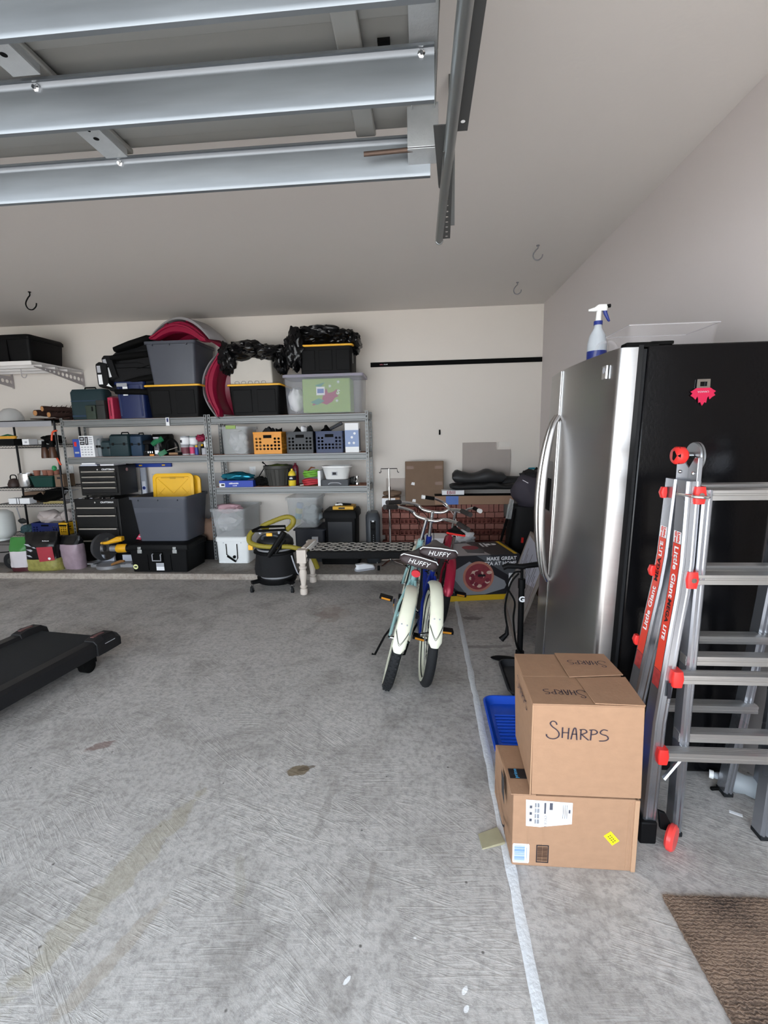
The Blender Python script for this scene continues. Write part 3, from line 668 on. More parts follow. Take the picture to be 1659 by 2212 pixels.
can('slim blue spray can with a yellow cap', -2.533, -2.493, S2, .085, PUR, YEL, name='spray_can', cat='spray can', neck=.022)
can('slim black spray can with a yellow band beside the blue one', -2.488, -2.452, S2, .095, BLACK, YEL, name='spray_can', cat='spray can', neck=.022, y=5.09)
can('small grey paint can at the right end of the second shelf', -2.455, -2.39, S2, .07, GRL, y=5.03)
can('white tin with black lid high at the right end of the second shelf', -2.425, -2.375, S2 + .078, .075, WH, BLACK, y=5.04)
blobthing('work_glove', 'crumpled crimson work glove draped on the cans', 'glove', (-2.47, 5.11, S2 + .185), (.075, .06, .038), mk('crimson_cloth', '8a2340', .8), 3.)
can('black tin behind the slim spray cans', -2.50, -2.41, S2, .14, BLACK, y=5.14)
# ---- second shelf, right unit
t, w = T('clear_bin', 'frosted bin with a green handle clip at the left end of the crate shelf', 'bin', -2.20, -1.88, 4.965, S2)
d = .35; tote(t, w, d, .30, FROST, taper=.86, r=.03); g = G(); g.box(-.08, .03, -.006, .012, .275, .312); g.obj('clip', mk('lime_plastic', '8ba552', .4), t, bev=.003)
o = blobthing('plastic_wrap', 'clear bunched plastic wrap inside the frosted bin with the green clip', 'wrap', (-2.04, 5.14, S2 + .13), (.11, .12, .11), mk('clear_wrap', 'cfcfd3', .25), 4., .5)
def crate(lab, x0, x1, z, h, m, d=.32, y=4.965, group='milk crates on the second shelf', n=(7, 6), holes2=None):
    t, w = T('plastic_crate', lab, 'crate', x0, x1, y, z, 0, group); hw = w / 2
    nx, nz = n
    def hf(i, j):
        if j == 0 or j == nz - 1: return False
        if j >= nz - 3 and 2 <= i <= nx - 3: return False
        return True
    g = G(); g.holes(-hw + .012, hw - .012, 0, h * .92, nx, nz, hf, 0, .004, .36, .36); g.obj('front_wall', m, t, smooth=0)
    g = G(); g.M = Matrix.Translation((hw - .004, 0, 0)) @ Matrix.Rotation(PI / 2, 4, 'Z'); g.holes(.012, d - .012, 0, h * .92, nx, nz, hf, 0, .004); g.obj('side_wall', m, t, smooth=0)
    g = G(); g.M = Matrix.Translation((-hw + .008, 0, 0)) @ Matrix.Rotation(PI / 2, 4, 'Z'); g.holes(.012, d - .012, 0, h * .92, nx, nz, hf, 0, .004); g.obj('side_wall', m, t, smooth=0)
    g = G(); g.holes(-hw + .012, hw - .012, 0, h * .92, nx, nz, hf, d - .004, .004); g.obj('back_wall', m, t, smooth=0)
    g = G(); g.rings([g.rr(*q) for q in ((w + .012, d + .012, .012, h * .92, 0, d / 2), (w + .012, d + .012, .012, h, 0, d / 2), (w - .008, d - .008, .01, h, 0, d / 2), (w - .008, d - .008, .01, h * .92, 0, d / 2))], closed=True)
    g.obj('rim', m, t)
    g = G(); g.box(-hw, hw, .0041, d - .0041, .002, .008); g.obj('floor_panel', m, t)
    for x in (-hw + .006, hw - .006):
        g = G(); g.box(x - .006, x + .006, -.002, .012, 0, h * .919); g.obj('corner_post', m, t, bev=.002)
    g = G(); g.box(-.046, .046, -.0025, -.0002, h * .72, h * .86); g.obj('handle_hole', BLKM, t, bev=.001)
    g = G(); g.box(-.05, .05, -.005, -.0001, h * .865, h * .9); g.obj('handle', m, t)
    return t
crate('yellow-orange milk crate on the second shelf', -1.82, -1.51, S2, .235, mk('orange_yellow_crate', 'd98f28', .4))
crate('dark grey milk crate between the yellow and the blue crates', -1.455, -1.165, S2, .23, mk('dark_grey_crate', '25282d', .4))
crate('blue milk crate beside the white and blue boxed item', -1.135, -.845, S2, .23, mk('blue_crate', '192b52', .38))
PAT = mk('patterned_cloth', '2a2a2c', .8, 0, .9, 45.)
for x, z, r, m, lab, cat, nm in ((-1.69, .21, (.075, .09, .08), PAT, 'black and white patterned cloth ball in the yellow crate', 'cloth', 'patterned_ball'), (-1.58, .2, (.05, .09, .06), BLKM, 'dark pouch at the right of the yellow crate', 'pouch', 'dark_pouch'),
        (-1.35, .2, (.08, .1, .07), BLKM, 'bunched black cloth in the left of the grey crate', 'cloth', 'black_cloth'), (-1.23, .2, (.05, .09, .08), DGR, 'dark strap bundle in the right of the grey crate', 'strap', 'strap_bundle'),
        (-1.05, .21, (.07, .09, .075), BLKM, 'black shoes bundled in the left of the blue crate', 'shoes', 'black_bundle')):
    blobthing(nm, lab, cat, (x, 5.12, S2 + z - .05), (r[0] * .95, r[1], r[2] + .05), m, x * 9, .4, 2.4)
o = G().tube([(-.08, 0, -.03), (.05, 0, .03)], [.03, .035], 10, flat=.6).obj('foil_bottle', mk('silver_foil', '9a9ca4', .2, .8, .4, 20.)); o.location = (-.92, 5.10, S2 + .285); tag(o, 'silver wrapped bottle lying on top of the blue crate', 'bottle')
blobthing('white_cloth_strip', 'strip of white cloth folded in the grey crate', 'cloth', (-1.29, 5.09, S2 + .245), (.035, .05, .05), PAPER, 5., .3)
t, w = T('appliance_box', 'white and blue upright box at the right end of the crate shelf', 'box', -.82, -.672, 4.965, S2)
g = G(); g.box(-w / 2, w / 2, 0, .13, 0, .31); g.obj('box', PAPER, t, bev=.003)
lbl(t, -w / 2 + .001, w / 2 - .001, -.0002, .06, .235, mk('pale_blue_print', '8b9cc0', .5), 'blue_print')
for (x, z) in ((-.03, .10), (.02, .10), (0, .16), (.03, .20)):
    g = G(); g.cyl((x, -.0012, z), (x, -.0022, z), .013); g.obj('printed_ring', PAPER, t)
g = G(); g.box(w / 2 + .0002, w / 2 + .001, .01, .12, .02, .25); g.obj('dark_side_print', mk('grey_blue_print', '5c6378', .5), t)
# ---- third shelf
t, w = T('flat_box', 'flat blue cardboard box under the teal foil package', 'box', -2.245, -1.86, 4.975, S3)
g = G(); g.box(-w / 2, w / 2, 0, .2, 0, .072); g.obj('box', mk('royal_blue_card', '2843a8', .45), t, bev=.002)
lbl(t, -w / 2 + .001, -w / 2 + .065, -.0004, .002, .045); lbl(t, -.17, -.135, -.0014, .015, .035, INK, 'label_print')
scribble(t, -.08, .03, .034, .052, -.0004, PAPER, 9, 'white_logo'); scribble(t, -.04, .01, .012, .024, -.0004, PAPER, 5, 'white_logo')
blobthing('foil_package', 'shiny teal foil package lying on the flat blue box', 'package', (-2.05, 5.05, S3 + .115), (.18, .07, .045), mk('teal_foil', '1d7187', .15, .6, .5, 12., .3, 20.), 6., .3, 2.)
blobthing('black_straps', 'tangle of black webbing between the foil package and the basket', 'straps', (-1.80, 5.08, S3 + .05), (.10, .05, .05), BLKM, 7., .5, 2.5)
t = thing('hacksaw', 'black lever tool standing left of the round basket', 'tool', (-1.80, 5.12, S3 + .06)); g = G(); g.tube([(-.05, -.02, .02), (.05, 0, .17), (.0, .03, .2)], .012, 6, flat=.5); g.obj('lever', BLACK, t); g = G(); g.cyl((-.06, -.045, .0), (-.03, -.045, .01), .012); g.obj('knob', CHROME, t)
t, w = T('basket', 'dark grey round plastic basket on the third shelf', 'basket', -1.78, -1.455, 4.97, S3)
OG = mk('dark_olive_plastic', '3f3e3b', .5); g = G(); cy = .16
g.lathe([(.115, 0), (.15, .19), (.163, .195), (.163, .225), (.150, .226), (.105, .008)], 28, 0, cy); g.obj('tub', OG, t, smooth=50)
for k in range(9):
    a = -PI + PI * (k + .5) / 9; g = G(); g.cyl((.119 * math.cos(a), cy + .119 * math.sin(a), .01), (.150 * math.cos(a), cy + .150 * math.sin(a), .185), .007, n=6); g.obj('rib', OG, t)
blobthing('green_hose_coil', 'green rope showing inside the round basket', 'rope', (-1.60, 5.12, S3 + .21), (.12, .11, .03), mk('moss_green', '5c6a2f', .7), 3., .3, 3)
t, w = T('gas_cylinder', 'yellow propane torch cylinder on the third shelf', 'gas cylinder', -1.482, -1.392, 5.0, S3); r = .042; g = G(); g.lathe([(r * .8, 0), (r, .008), (r, .125), (r * .85, .15), (r * .4, .17), (.012, .173), (.012, .19)], 18, 0, r)
g.obj('cylinder', mk('yellow_paint', 'e5c83a', .35), t, smooth=50); g = G(); g.rings([[(q * math.cos(a), r + q * math.sin(a), z) for a in [2 * PI * i / 18 for i in range(18)]] for q, z in ((r + .001, .065), (r + .001, .115))], cap=False); g.obj('black_label', INK, t)
scribble(t, -.018, .018, .080, .10, -.0014, PAPER, 5); g = G(); g.lathe([(r * .82, -.0), (r * .82, .0)], 4, 0, r) if 0 else None
t, w = T('gas_cylinder', 'dark red slim cylinder standing behind the yellow one', 'gas cylinder', -1.455, -1.385, 5.10, S3); r = .034; g = G(); g.lathe([(r * .8, 0), (r, .008), (r, .19), (r * .85, .215), (r * .4, .23), (.012, .233), (.012, .25)], 18, 0, r)
g.obj('cylinder', mk('dark_red_paint', '5f1e2a', .35), t, smooth=50); lbl(t, -.018, .018, -.0008, .11, .16, GRL)
def coil(lab, x, y, z, r, tr, n, m, name='cord_coil', hgt=.012, cat='cord'):
    g = G(); pts = []
    for i in range(n * 18 + 1):
        a = 2 * PI * i / 18; q = r * (1 + .07 * math.sin(i * .61) + .04 * math.sin(i * 1.7)); pts.append((q * math.cos(a), q * .8 * math.sin(a), tr + hgt * i / 18 + .005 * math.sin(i * .9)))
    g.tube(pts, tr, 6); o = g.obj(name, m, smooth=60); o.location = (x, y, z); return tag(o, lab, cat)
coil('red extension cord coiled under the green one', -1.235, 5.09, S3, .088, .009, 5, mk('red_cord', 'b5333c', .5))
coil('lime green extension cord coiled on the red one', -1.235, 5.09, S3 + .085, .078, .008, 6, mk('green_cord', '74b13f', .5))
t = thing('jumper_clamp', 'copper clamp sticking up out of the green cord', 'clamp', (-1.22, 5.06, S3 + .165)); g = G(); g.tube([(-.05, 0, -.01), (.0, 0, .035), (.04, 0, .03)], [.006, .01, .005], 6); g.obj('clamp', mk('copper_brown', '9a5a3c', .4, .5), t)
t = thing('putty_knife', 'grey trowel lying at the foot of the yellow cylinder', 'trowel', (-1.38, 4.98, S3)); g = G(); g.prism([(-.06, .0), (.02, -.0), (.05, .035), (.045, .05), (.0, .03)], 0, .004, 'z'); g.obj('blade', GRL, t); g = G(); g.cyl((.04, .04, .008), (.07, .08, .01), .008); g.obj('handle', WHITE, t)
t, w = T('wash_tub', 'white oval tub on a dark flat case, third shelf', 'tub', -1.11, -.775, 4.975, S3 + .069); d = .26
g = G(); g.loft([(w * .72, d * .7, .06, 0, 0, d / 2), (w * .92, d * .92, .1, .12, 0, d / 2), (w, d, .11, .128, 0, d / 2), (w, d, .11, .145, 0, d / 2), (w * .90, d * .88, .1, .146, 0, d / 2), (w * .7, d * .66, .055, .006, 0, d / 2)], k=6); g.obj('tub', WHITE, t, smooth=45)
lbl(t, -.04, .02, .012, .045, .085, GRL); lbl(t, -.03, .01, .010, .052, .078, INK, 'label_print')
t, w = T('flat_case', 'dark flat case with a grey handle under the white tub', 'case', -1.10, -.80, 4.975, S3)
g = G(); g.loft([(w, .25, .01, 0, 0, .125), (w, .25, .01, .066, 0, .125)]); g.obj('case', mk('slate_case', '3a3d42', .45), t); g = G(); g.tube(spline([(-.07, -.004, .02), (-.04, -.012, .035), (.04, -.012, .035), (.07, -.004, .02)], 4), .006, 6); g.obj('handle', GRL, t)
o = G().box(-.0, .03, 0, .2, 0, .165).obj('white_folder', PAPER); o.location = (-1.14, 5.0, S3); tag(o, 'white folder standing beside the white tub', 'folder')
t = thing('oil_lamp', 'small chrome torch head at the right end of the third shelf', 'torch', (-.715, 5.06, S3)); g = G(); g.lathe([(.024, 0), (.026, .006), (.018, .05), (.008, .06), (.008, .085), (.015, .09), (.015, .1)], 14); g.obj('body', CHROME, t, smooth=50)
g = G(); g.tube([(0, 0, .08), (-.03, 0, .085), (-.035, 0, .04)], .004, 6); g.obj('trigger', CHROME, t)
blobthing('dark_pouch', 'dark cloth pouch beside the chrome torch head', 'pouch', (-.765, 5.12, S3 + .045), (.045, .05, .045), DGR, 2., .3)

# ------------------------------------------------------------------ slab level
RB = mk('chest_black_enamel', '0b0b0c', .4); DRW = mk('chest_drawer_black', '0e0e0f', .45)
def chest(name, lab, x0, x1, y, z, h, d, rows, logo):
    t, w = T(name, lab, 'tool chest', x0, x1, y, z)
    g = G(); g.box(-w / 2, w / 2, .012, d, 0, h); g.obj('cabinet', RB, t, bev=.006)
    for (a, b) in rows:
        g = G(); g.box(-w / 2 + .03, w / 2 - .03, 0, .0118, a, b); dr = g.obj('drawer', DRW, t, bev=.003)
        g = G(); g.prism([(-.016, b - .016), (-.002, b - .022), (-.0005, b - .006), (-.012, b - .003)], -w / 2 + .04, w / 2 - .04, 'x'); g.obj('drawer_pull', mk('pull_aluminium', 'bcbab4', .3, .8), dr)
    g = G(); g.cyl((-w * .02, .0119, h - .04), (-w * .02, .004, h - .04), .009); g.obj('lock', CHROME, t)
    text('CRAFTSMAN', .026, PAPER, t, (w * .24, .0108, h - .04), bold=.0008)
    return t
chest('tool_chest', 'black four-drawer tool chest stacked on the larger one', -3.87, -3.40, 4.96, .815, .335, .34, ((.03, .10), (.105, .162), (.167, .222), (.227, .282)), 1)
chest('rolling_tool_cabinet', 'black four-drawer rolling tool cabinet under the smaller chest', -3.93, -3.40, 4.90, .07, .715, .42, ((.11, .245), (.25, .385), (.39, .535), (.54, .625)), 1)
for x, nm in ((-3.90, 'a'),): pass
g = G(); g.cyl((0, 0, 0), (0, -.003, 0), .02); o = g.obj('round_sticker', mk('pale_red_sticker', 'b99090', .5), rot=(0, 0, PI / 2)); o.location = (-3.3985, 5.12, 1.10); tag(o, 'small round sticker on the side of the upper tool chest', 'sticker')
DB = mk('dark_binder', '1b2030', .6)
for i, (x0, x1, d, h, m, lab) in enumerate(((-3.86, -3.66, .24, .014, mk('blue_book', '4a5a90', .5), 'pale blue booklet lying on the upper tool chest'), (-3.84, -3.68, .2, .022, mk('navy_book', '252c55', .5), 'navy box on the pale blue booklet atop the tool chest'), (-3.62, -3.46, .22, .018, GRL, 'grey folder lying at the right on the upper tool chest'))):
    z = 1.151 + (.0145 if i == 1 else 0)
    t, w = T('booklet', lab, 'book', x0, x1, 4.99, z); g = G(); g.box(-w / 2, w / 2, 0, d, .002, h - .002); g.obj('pages', PAPER, t); g = G(); g.box(-w / 2 - .002, w / 2 + .002, -.002, d, h - .0019, h); g.box(-w / 2 - .002, w / 2 + .002, -.002, d, 0, .0019); g.obj('cover', m, t)
# loose tools on the lower cabinet's front lip
for i in range(7):
    x = -3.86 + i * .065; o = G().tube([(-.022, 0, .006), (.022, .004, .006)], [.005, .0035], 6).obj('hand_tool', CHROME if i % 2 else GRL); o.location = (x, 4.93, .7855); o.rotation_euler = (0, 0, i * 1.3)
    tag(o, 'small metal hand tool on the ledge between the tool chests, ' + ('leftmost of seven', 'second from left', 'third from left', 'middle one of seven', 'third from right', 'second from right', 'rightmost of seven')[i], 'tool', 'hand tools on the chest ledge')
t, w = T('spirit_level', 'long blue spirit level lying across shelf height against the back wall', 'level', -3.49, -3.01, 5.385, 1.104)
g = G(); g.box(-w / 2, w / 2, 0, .025, 0, .045); g.obj('beam', mk('level_blue', '1f3f9a', .4), t, bev=.002)
for x in (-w * .3, w * .3): g = G(); g.box(x - .02, x + .02, -.001, 0, .015, .03); g.obj('vial', YEL, t)
t = thing('spirit_level', 'tall silver and blue spirit level standing beside the tool chests', 'level', (-3.325, 5.29, .06), rot=(math.radians(-3), math.radians(-1.5), 0))
g = G(); g.box(-.03, .035, 0, .025, 0, 1.045); g.obj('beam', mk('level_silver', 'a9adb8', .35, .4), t, bev=.002)
g = G(); g.box(-.018, .022, -.0015, 0, .1, .88); g.obj('web_stripe', mk('level_white', 'd7d9e0', .4), t)
g = G(); g.cyl((.002, -.0016, .80), (.002, -.004, .80), .02); g.obj('vial_ring', mk('level_blue', '1f3f9a', .4), t); g = G(); g.cyl((.002, -.0041, .80), (.002, -.006, .80), .010); g.obj('vial', INK, t)
g = G(); [g.box(-.006, .010, -.0022, -.0016, .62 + k * .02, .635 + k * .02) for k in range(6)]; g.obj('blue_logo', mk('level_grey_blue', '6a7490', .4), t)
t = thing('spirit_level', 'dark navy level standing just behind the silver one', 'level', (-3.378, 5.30, .06), rot=(math.radians(-3), 0, 0)); g = G(); g.box(-.014, .014, 0, .05, 0, 1.045); g.obj('beam', DB, t, bev=.002)
tag(G().box(-3.28, -2.40, 5.405, 5.417, .06, 1.02).obj('foam_board', mk('pale_board', 'bdbcba', .7)), 'pale grey board leaning on the wall behind the yellow lids', 'board')

# yellow lids standing in the grey tote
def lidplate(lab, loc, rot, w=.46, h=.56):
    t = thing('tote_lid', lab, 'lid', loc, rot=rot); g = G(); g.M = Matrix.Rotation(PI / 2, 4, 'X')
    g.loft([(w - .01, h - .01, .05, -.012, 0, h / 2), (w, h, .055, -.008, 0, h / 2), (w, h, .055, .012, 0, h / 2), (w - .025, h - .025, .05, .016, 0, h / 2), (w - .07, h - .07, .035, .016, 0, h / 2), (w - .08, h - .08, .03, .009, 0, h / 2)], k=5)
    g.obj('plate', YEL, t, smooth=40)
    for (a, b) in (((-.17, .5), (0, .34)), ((.17, .5), (0, .34)), ((-.17, .36), (-.06, .28)), ((.17, .36), (.06, .28)), ((-.17, .22), (0, .30)), ((.17, .22), (0, .30)), ((-.10, .40), (-.17, .33)), ((.10, .40), (.17, .33))):
        g = G(); g.tube([(a[0], -.0105, a[1]), (b[0], -.0105, b[1])], .003, 5); g.obj('rib', YEL, t)
    g = G(); g.box(-.13, .13, -.02, -.0161, h - .052, h - .044); g.box(-.03, .03, -.021, -.0161, h - .06, h - .04); g.obj('latch_ridge', mk('shadow_yellow', 'b78d18', .5), t)
    return t
lidplate('yellow tote lid standing upright in the grey tote, front one', (-2.745, 4.90, .50), (math.radians(-4), 0, math.radians(2)))
lidplate('yellow tote lid standing upright behind the front one', (-2.70, 4.975, .49), (math.radians(-3), 0, math.radians(2)), .46, .54)
t, w = T('storage_tote', 'open dark grey tote with yellow lids, on the black footlocker', 'tote', -3.07, -2.43, 4.58, .365, .0)
tote(t, w, .52, .478, GREYT, taper=.82, ribs=3, r=.04)
g = G(); g.M = Matrix.Translation((0, .030, .33)) @ Matrix.Rotation(.105, 4, 'X'); g.box(-.27, .24, -.008, -.0035, -.025, .03); g.obj('recessed_band', mk('grey_tote_band', '50535c', .35), t)
g = G(); g.box(.269, .2705, .20, .24, .26, .32); lb = g.obj('label_sticker', PAPER, t, rot=(0, .0, 0))
t, w = T('storage_locker', 'black lockable footlocker with metal latches on the slab', 'footlocker', -3.08, -2.42, 4.50, SL)
d = .44; g = G(); g.loft([(w * .90, d * .92, .02, 0, 0, d / 2), (w * .95, d * .96, .02, .235, 0, d / 2), (w, d, .02, .24, 0, d / 2), (w, d, .02, .252, 0, d / 2)]); g.obj('body', BLACK, t, smooth=35)
g = G(); g.loft([(w, d, .02, .253, 0, d / 2), (w * .98, d * .97, .02, .29, 0, d / 2), (w * .9, d * .88, .02, .306, 0, d / 2)]); g.obj('lid', BLACK, t, smooth=35)
LT = mk('latch_steel', 'b5b8b8', .3, .8)
for x in (-.19, .19):
    g = G(); g.box(x - .018, x + .018, -.014, -.0005, .245, .275); g.box(x - .024, x + .024, -.012, .006, .205, .2445); g.obj('latch', LT, t, bev=.003)
g = G(); g.tube([(-.05, -.001, .20), (-.05, -.022, .195), (-.05, -.022, .13), (.04, -.022, .13), (.04, -.022, .195), (.04, -.001, .20)], .006, 6); g.obj('handle', GRL, t)
g = G(); g.box(-.06, .05, -.006, .011, .11, .215); g.obj('handle_recess', BLKM, t, bev=.003)
lbl(t, -.03, .055, .004, .02, .06); lbl(t, -.03, .055, .0035, .061, .10, GRL, 'label_photo')
g = G(); g.cyl((-.265, .018, .055), (-.265, .0145, .055), .027); g.obj('round_sticker', mk('pale_yellow_sticker', 'e6e8a6', .5), t); g = G(); g.loft([(.03, .001, .0004, .047, -.265, .0135), (.03, .001, .0004, .063, -.265, .0135)]); g.obj('sticker_print', DGR, t)
for x in (-.12, .13): g = G(); g.box(x - .003, x + .003, .003, .02, .02, .19); g.obj('rib', BLACK, t)
t = thing('red_flag', 'small crimson tag sticking out left of the grey tote', 'tag', (-3.02, 4.66, .368)); g = G(); g.prism([(-.055, .01), (-.005, -.02 + .022), (.012, .045), (.012, .095)], 0, .004, 'y'); g.obj('tag', mk('crimson_plastic', 'b3304e', .4), t); lbl(t, -.02, .0, -.0005, .03, .045, GRL, 'print')
blobthing('paper_bag', 'crumpled brown paper bag behind the black footlocker', 'paper bag', (-2.44, 5.10, .40), (.10, .09, .13), mk('brown_paper', '7d6353', .8), 3., .35, 2.)
o = G().loft([(.2, .2, .02, 0), (.22, .22, .02, .22)]).obj('dark_bin', BLACK); o.location = (-2.44, 5.12, SL); tag(o, 'black box on the slab holding up the brown paper bag', 'box')

# clear bins, cooler and black boxes under the right unit
t, w = T('drink_cooler', 'white hard cooler with black T-latches on the slab', 'cooler', -2.292, -1.905, 4.86, SL)
d = .46; CO = mk('cooler_white', 'e9ebea', .35); g = G(); g.loft([(w * .90, d, .03, 0, 0, d / 2), (w * .97, d, .035, .245, 0, d / 2)]); g.obj('body', CO, t, smooth=40)
g = G(); g.loft([(w, d + .01, .03, .247, 0, d / 2), (w, d + .01, .035, .285, 0, d / 2), (w * .96, d - .02, .03, .30, 0, d / 2)]); g.obj('lid', CO, t, smooth=40)
g = G(); g.tube([(-.07, -.006, .22), (-.065, -.012, .10), (.03, -.012, .02), (.055, -.012, .06), (.055, -.008, .22)], .005, 6); g.obj('latch_strap', BLKM, t)
g = G(); g.sph((.02, -.014, .075), .018); g.obj('drain_plug', BLACK, t); g = G(); g.tube([(-.06, -.012, .085), (.035, -.016, .022)], .011, 6); g.obj('rope_grip', BLKM, t)
for x in (-.1, .1): g = G(); g.sph((x, -.002, .232), .005, 8, 5); g.obj('stud', GRL, t)
for x in (-.13, .13): g = G(); g.box(x - .035, x + .035, -.003, .02, -.0 + .001, .02); g.obj('foot', CO, t, bev=.004)
def clearbin(lab, x0, x1, y, z, h, d, m=FROST, taper=.84):
    t, w = T('clear_bin', lab, 'bin', x0, x1, y, z); tote(t, w, d, h, m, taper=taper, r=.035); return t
clearbin('frosted open bin with pink clothing on the white cooler', -2.292, -1.90, 4.77, .363, .315, .58)
blobthing('pink_clothing', 'pale pink folded clothing rising out of the bin on the cooler', 'clothing', (-2.20, 5.06, .645), (.15, .10, .055), mk('pale_pink_cloth', 'c9a4ac', .8), 2., .4, 2.2)
blobthing('white_plastic_bag', 'white plastic bag bunched inside the bin on the cooler', 'plastic bag', (-2.22, 5.06, .49), (.14, .16, .10), mk('white_film', 'd5d4d6', .4), 12., .4, 2.2)
t = clearbin('frosted open bin on the black bin behind the shop vacuum', -1.50, -1.13, 4.92, .44, .335, .40)
blobthing('clear_film', 'clear packing film bunched in the bin behind the shop vacuum', 'film', (-1.25, 5.12, .56), (.11, .12, .11), mk('pale_film', 'a9b4ba', .3), 9., .4)
t = thing('sock_roll', 'yellow and teal striped roll inside the frosted bin behind the vacuum', 'roll', (-1.405, 5.03, .47), rot=(0, math.radians(12), 0))
for i, m in enumerate((mk('soft_yellow', 'b9b878', .8), mk('soft_teal', '5f98a0', .8), mk('soft_yellow', 'b9b878', .8), mk('soft_blue', '8a9cba', .8))):
    g = G(); g.lathe([(.035, i * .06), (.04, i * .06 + .03), (.035, i * .06 + .0595)], 12); g.obj('stripe_band', m, t, smooth=60)
t, w = T('storage_bin', 'black bin with a grey latch under the frosted bin, behind the vacuum', 'bin', -1.42, -1.06, 4.90, SL)
tote(t, w, .42, .375, mk('blue_black_plastic', '24262d', .42), mk('blue_black_plastic', '24262d', .42), taper=.92)
g = G(); g.box(.03, .1, -.012, .012, .20, .29); g.obj('latch', GRL, t, bev=.004)
t, w = T('storage_box', 'black square lidded box standing on the low flat case', 'box', -1.09, -.715, 4.93, .205)
d = .36; g = G(); g.loft([(w * .86, d * .9, .01, 0, 0, d / 2), (w * .9, d * .92, .01, .335, 0, d / 2)]); g.obj('body', BLACK, t); g = G(); g.box(-w * .36, w * .36, .008, .0135, .03, .30); g.obj('front_panel', mk('satin_black', '222327', .35), t, bev=.004)
g = G(); g.loft([(w, d, .012, .336, 0, d / 2), (w, d, .012, .385, 0, d / 2), (w * .92, d * .9, .012, .42, 0, d / 2)]); g.obj('lid', BLACK, t)
g = G(); g.tube([(-.03, .12, .435), (.05, .14, .46), (.1, .16, .45)], .008, 6); g.obj('lid_latch', BLKM, t)
t, w = T('flat_case', 'low wide black plastic case on the slab under the square box', 'case', -1.12, -.66, 4.80, SL)
g = G(); g.loft([(w * .88, .4, .02, 0, 0, .22), (w * .92, .42, .02, .10, 0, .22), (w, .44, .02, .105, 0, .22), (w, .44, .02, .13, 0, .22), (w * .9, .4, .02, .142, 0, .22)]); g.obj('case', BLACK, t, smooth=40)
t, w = T('flat_box', 'yellow flat carton lying on the black square box', 'box', -.985, -.755, 4.98, .631)
g = G(); g.box(-w / 2, w / 2, 0, .2, 0, .036); g.obj('carton', mk('amber_card', 'd9a72f', .5), t, bev=.002); lbl(t, -.05, .02, -.0006, .008, .026, DGR, 'print')
t = thing('stapler', 'black and white hand tool on top of the yellow carton', 'tool', (-.87, 5.05, .668)); g = G(); g.tube([(-.08, 0, .018), (.08, 0, .012)], [.018, .012], 8, flat=.8); g.obj('body', BLACK, t); g = G(); g.tube([(-.09, -.03, .012), (-.03, -.03, .02), (-.01, -.03, .012)], .01, 8); g.obj('handle', WHITE, t)
t = thing('oil_heater', 'slim dark grey electric heater standing right of the shelving', 'heater', (-.53, 4.85, SL), rz=.12)
HT = mk('heater_grey', '3b3f44', .4); g = G(); g.loft([(.14, .24, .02, 0, 0, .13), (.155, .26, .05, .03, 0, .13), (.155, .26, .05, .50, 0, .13), (.11, .2, .04, .55, 0, .13)]); g.obj('case', HT, t, smooth=45)
g = G(); g.box(-.028, .028, -.003, .01, .12, .47); g.obj('control_strip', mk('gloss_black', '0e0f11', .15), t, bev=.002); g = G(); g.cyl((0, -.003, .415), (0, -.016, .415), .027); g.obj('dial', BLACK, t); g = G(); g.box(-.012, .012, -.006, -.0031, .46, .475); g.obj('indicator', PAPER, t)
for i in range(6): g = G(); g.box(.0, .004, -.0045, -.0031, .2 + i * .022, .208 + i * .022); g.obj('scale_mark', GRL, t)
t = thing('slippers', '', 'x'); bpy.data.objects.remove(t)
t = thing('running_shoe', 'white and grey shoe lying on the slab behind the bench', 'shoe', (-.60, 4.62, SL), rz=.5); g = G(); g.loft([(.22, .075, .035, 0), (.23, .08, .035, .02)], k=5); g.obj('sole', GRL, t)
g = G(); g.loft([(.215, .07, .033, .0205), (.19, .06, .03, .045), (.11, .05, .024, .07, -.05)], k=5); g.obj('upper', PAPER, t, smooth=50)
for i in range(3): g = G(); g.box(.0 + i * .02, .008 + i * .02, -.025, .025, .052 - i * .004, .06 - i * .004); g.obj('lace', DGR, t)
t = thing('caster', 'small black caster wheel behind the bench', 'caster', (-.455, 4.60, SL)); g = G(); g.cyl((-.012, 0, .025), (.012, 0, .025), .025); g.obj('wheel', BLKM, t); g = G(); g.box(-.004 - .012, -.0125, -.008, .008, .02, .09); g.obj('bracket', CHROME, t)
# ------------------------------------------------------------------ wire rack at the far left
WB = mk('rack_black', '1b1b1d', .4, .5)
rk = thing('wire_rack', 'black wire shelving rack at the far left, loaded with pans and tools', 'shelf', (-4.46, 4.95, SL))
RX0, RX1, RD = -4.93 + 4.46, -4.072 + 4.46, .40
for x in (RX0 + .012, RX1 - .012):
    for y in (.012, RD - .012):
        g = G(); g.cyl((x, y, 0), (x, y, 1.60), .012, n=10); g.obj('post', WB, rk)
for z in (1.655, 1.395, .915, .725, .36):
    z -= SL
    g = G()
    for y in (.005, RD - .005):
        for dz in (0, -.028): g.tube([(RX0 + .025, y, z + dz), (RX1 - .025, y, z + dz)], .0035, 6)
        g.tube([(RX0 + .03 + (RX1 - RX0 - .06) * k / 44, y, z - (.0245 if k % 2 else .0035)) for k in range(45)], .002, 4)
    for x in (RX0 + .028, RX1 - .028):
        g.tube([(x, .01, z), (x, RD - .01, z)], .0035, 6)
    for k in range(26):
        x = RX0 + .03 + (RX1 - RX0 - .06) * k / 25; g.tube([(x, .006, z + .003), (x, RD - .006, z + .003)], .0018, 4)
    g.obj('wire_shelf', WB, rk)
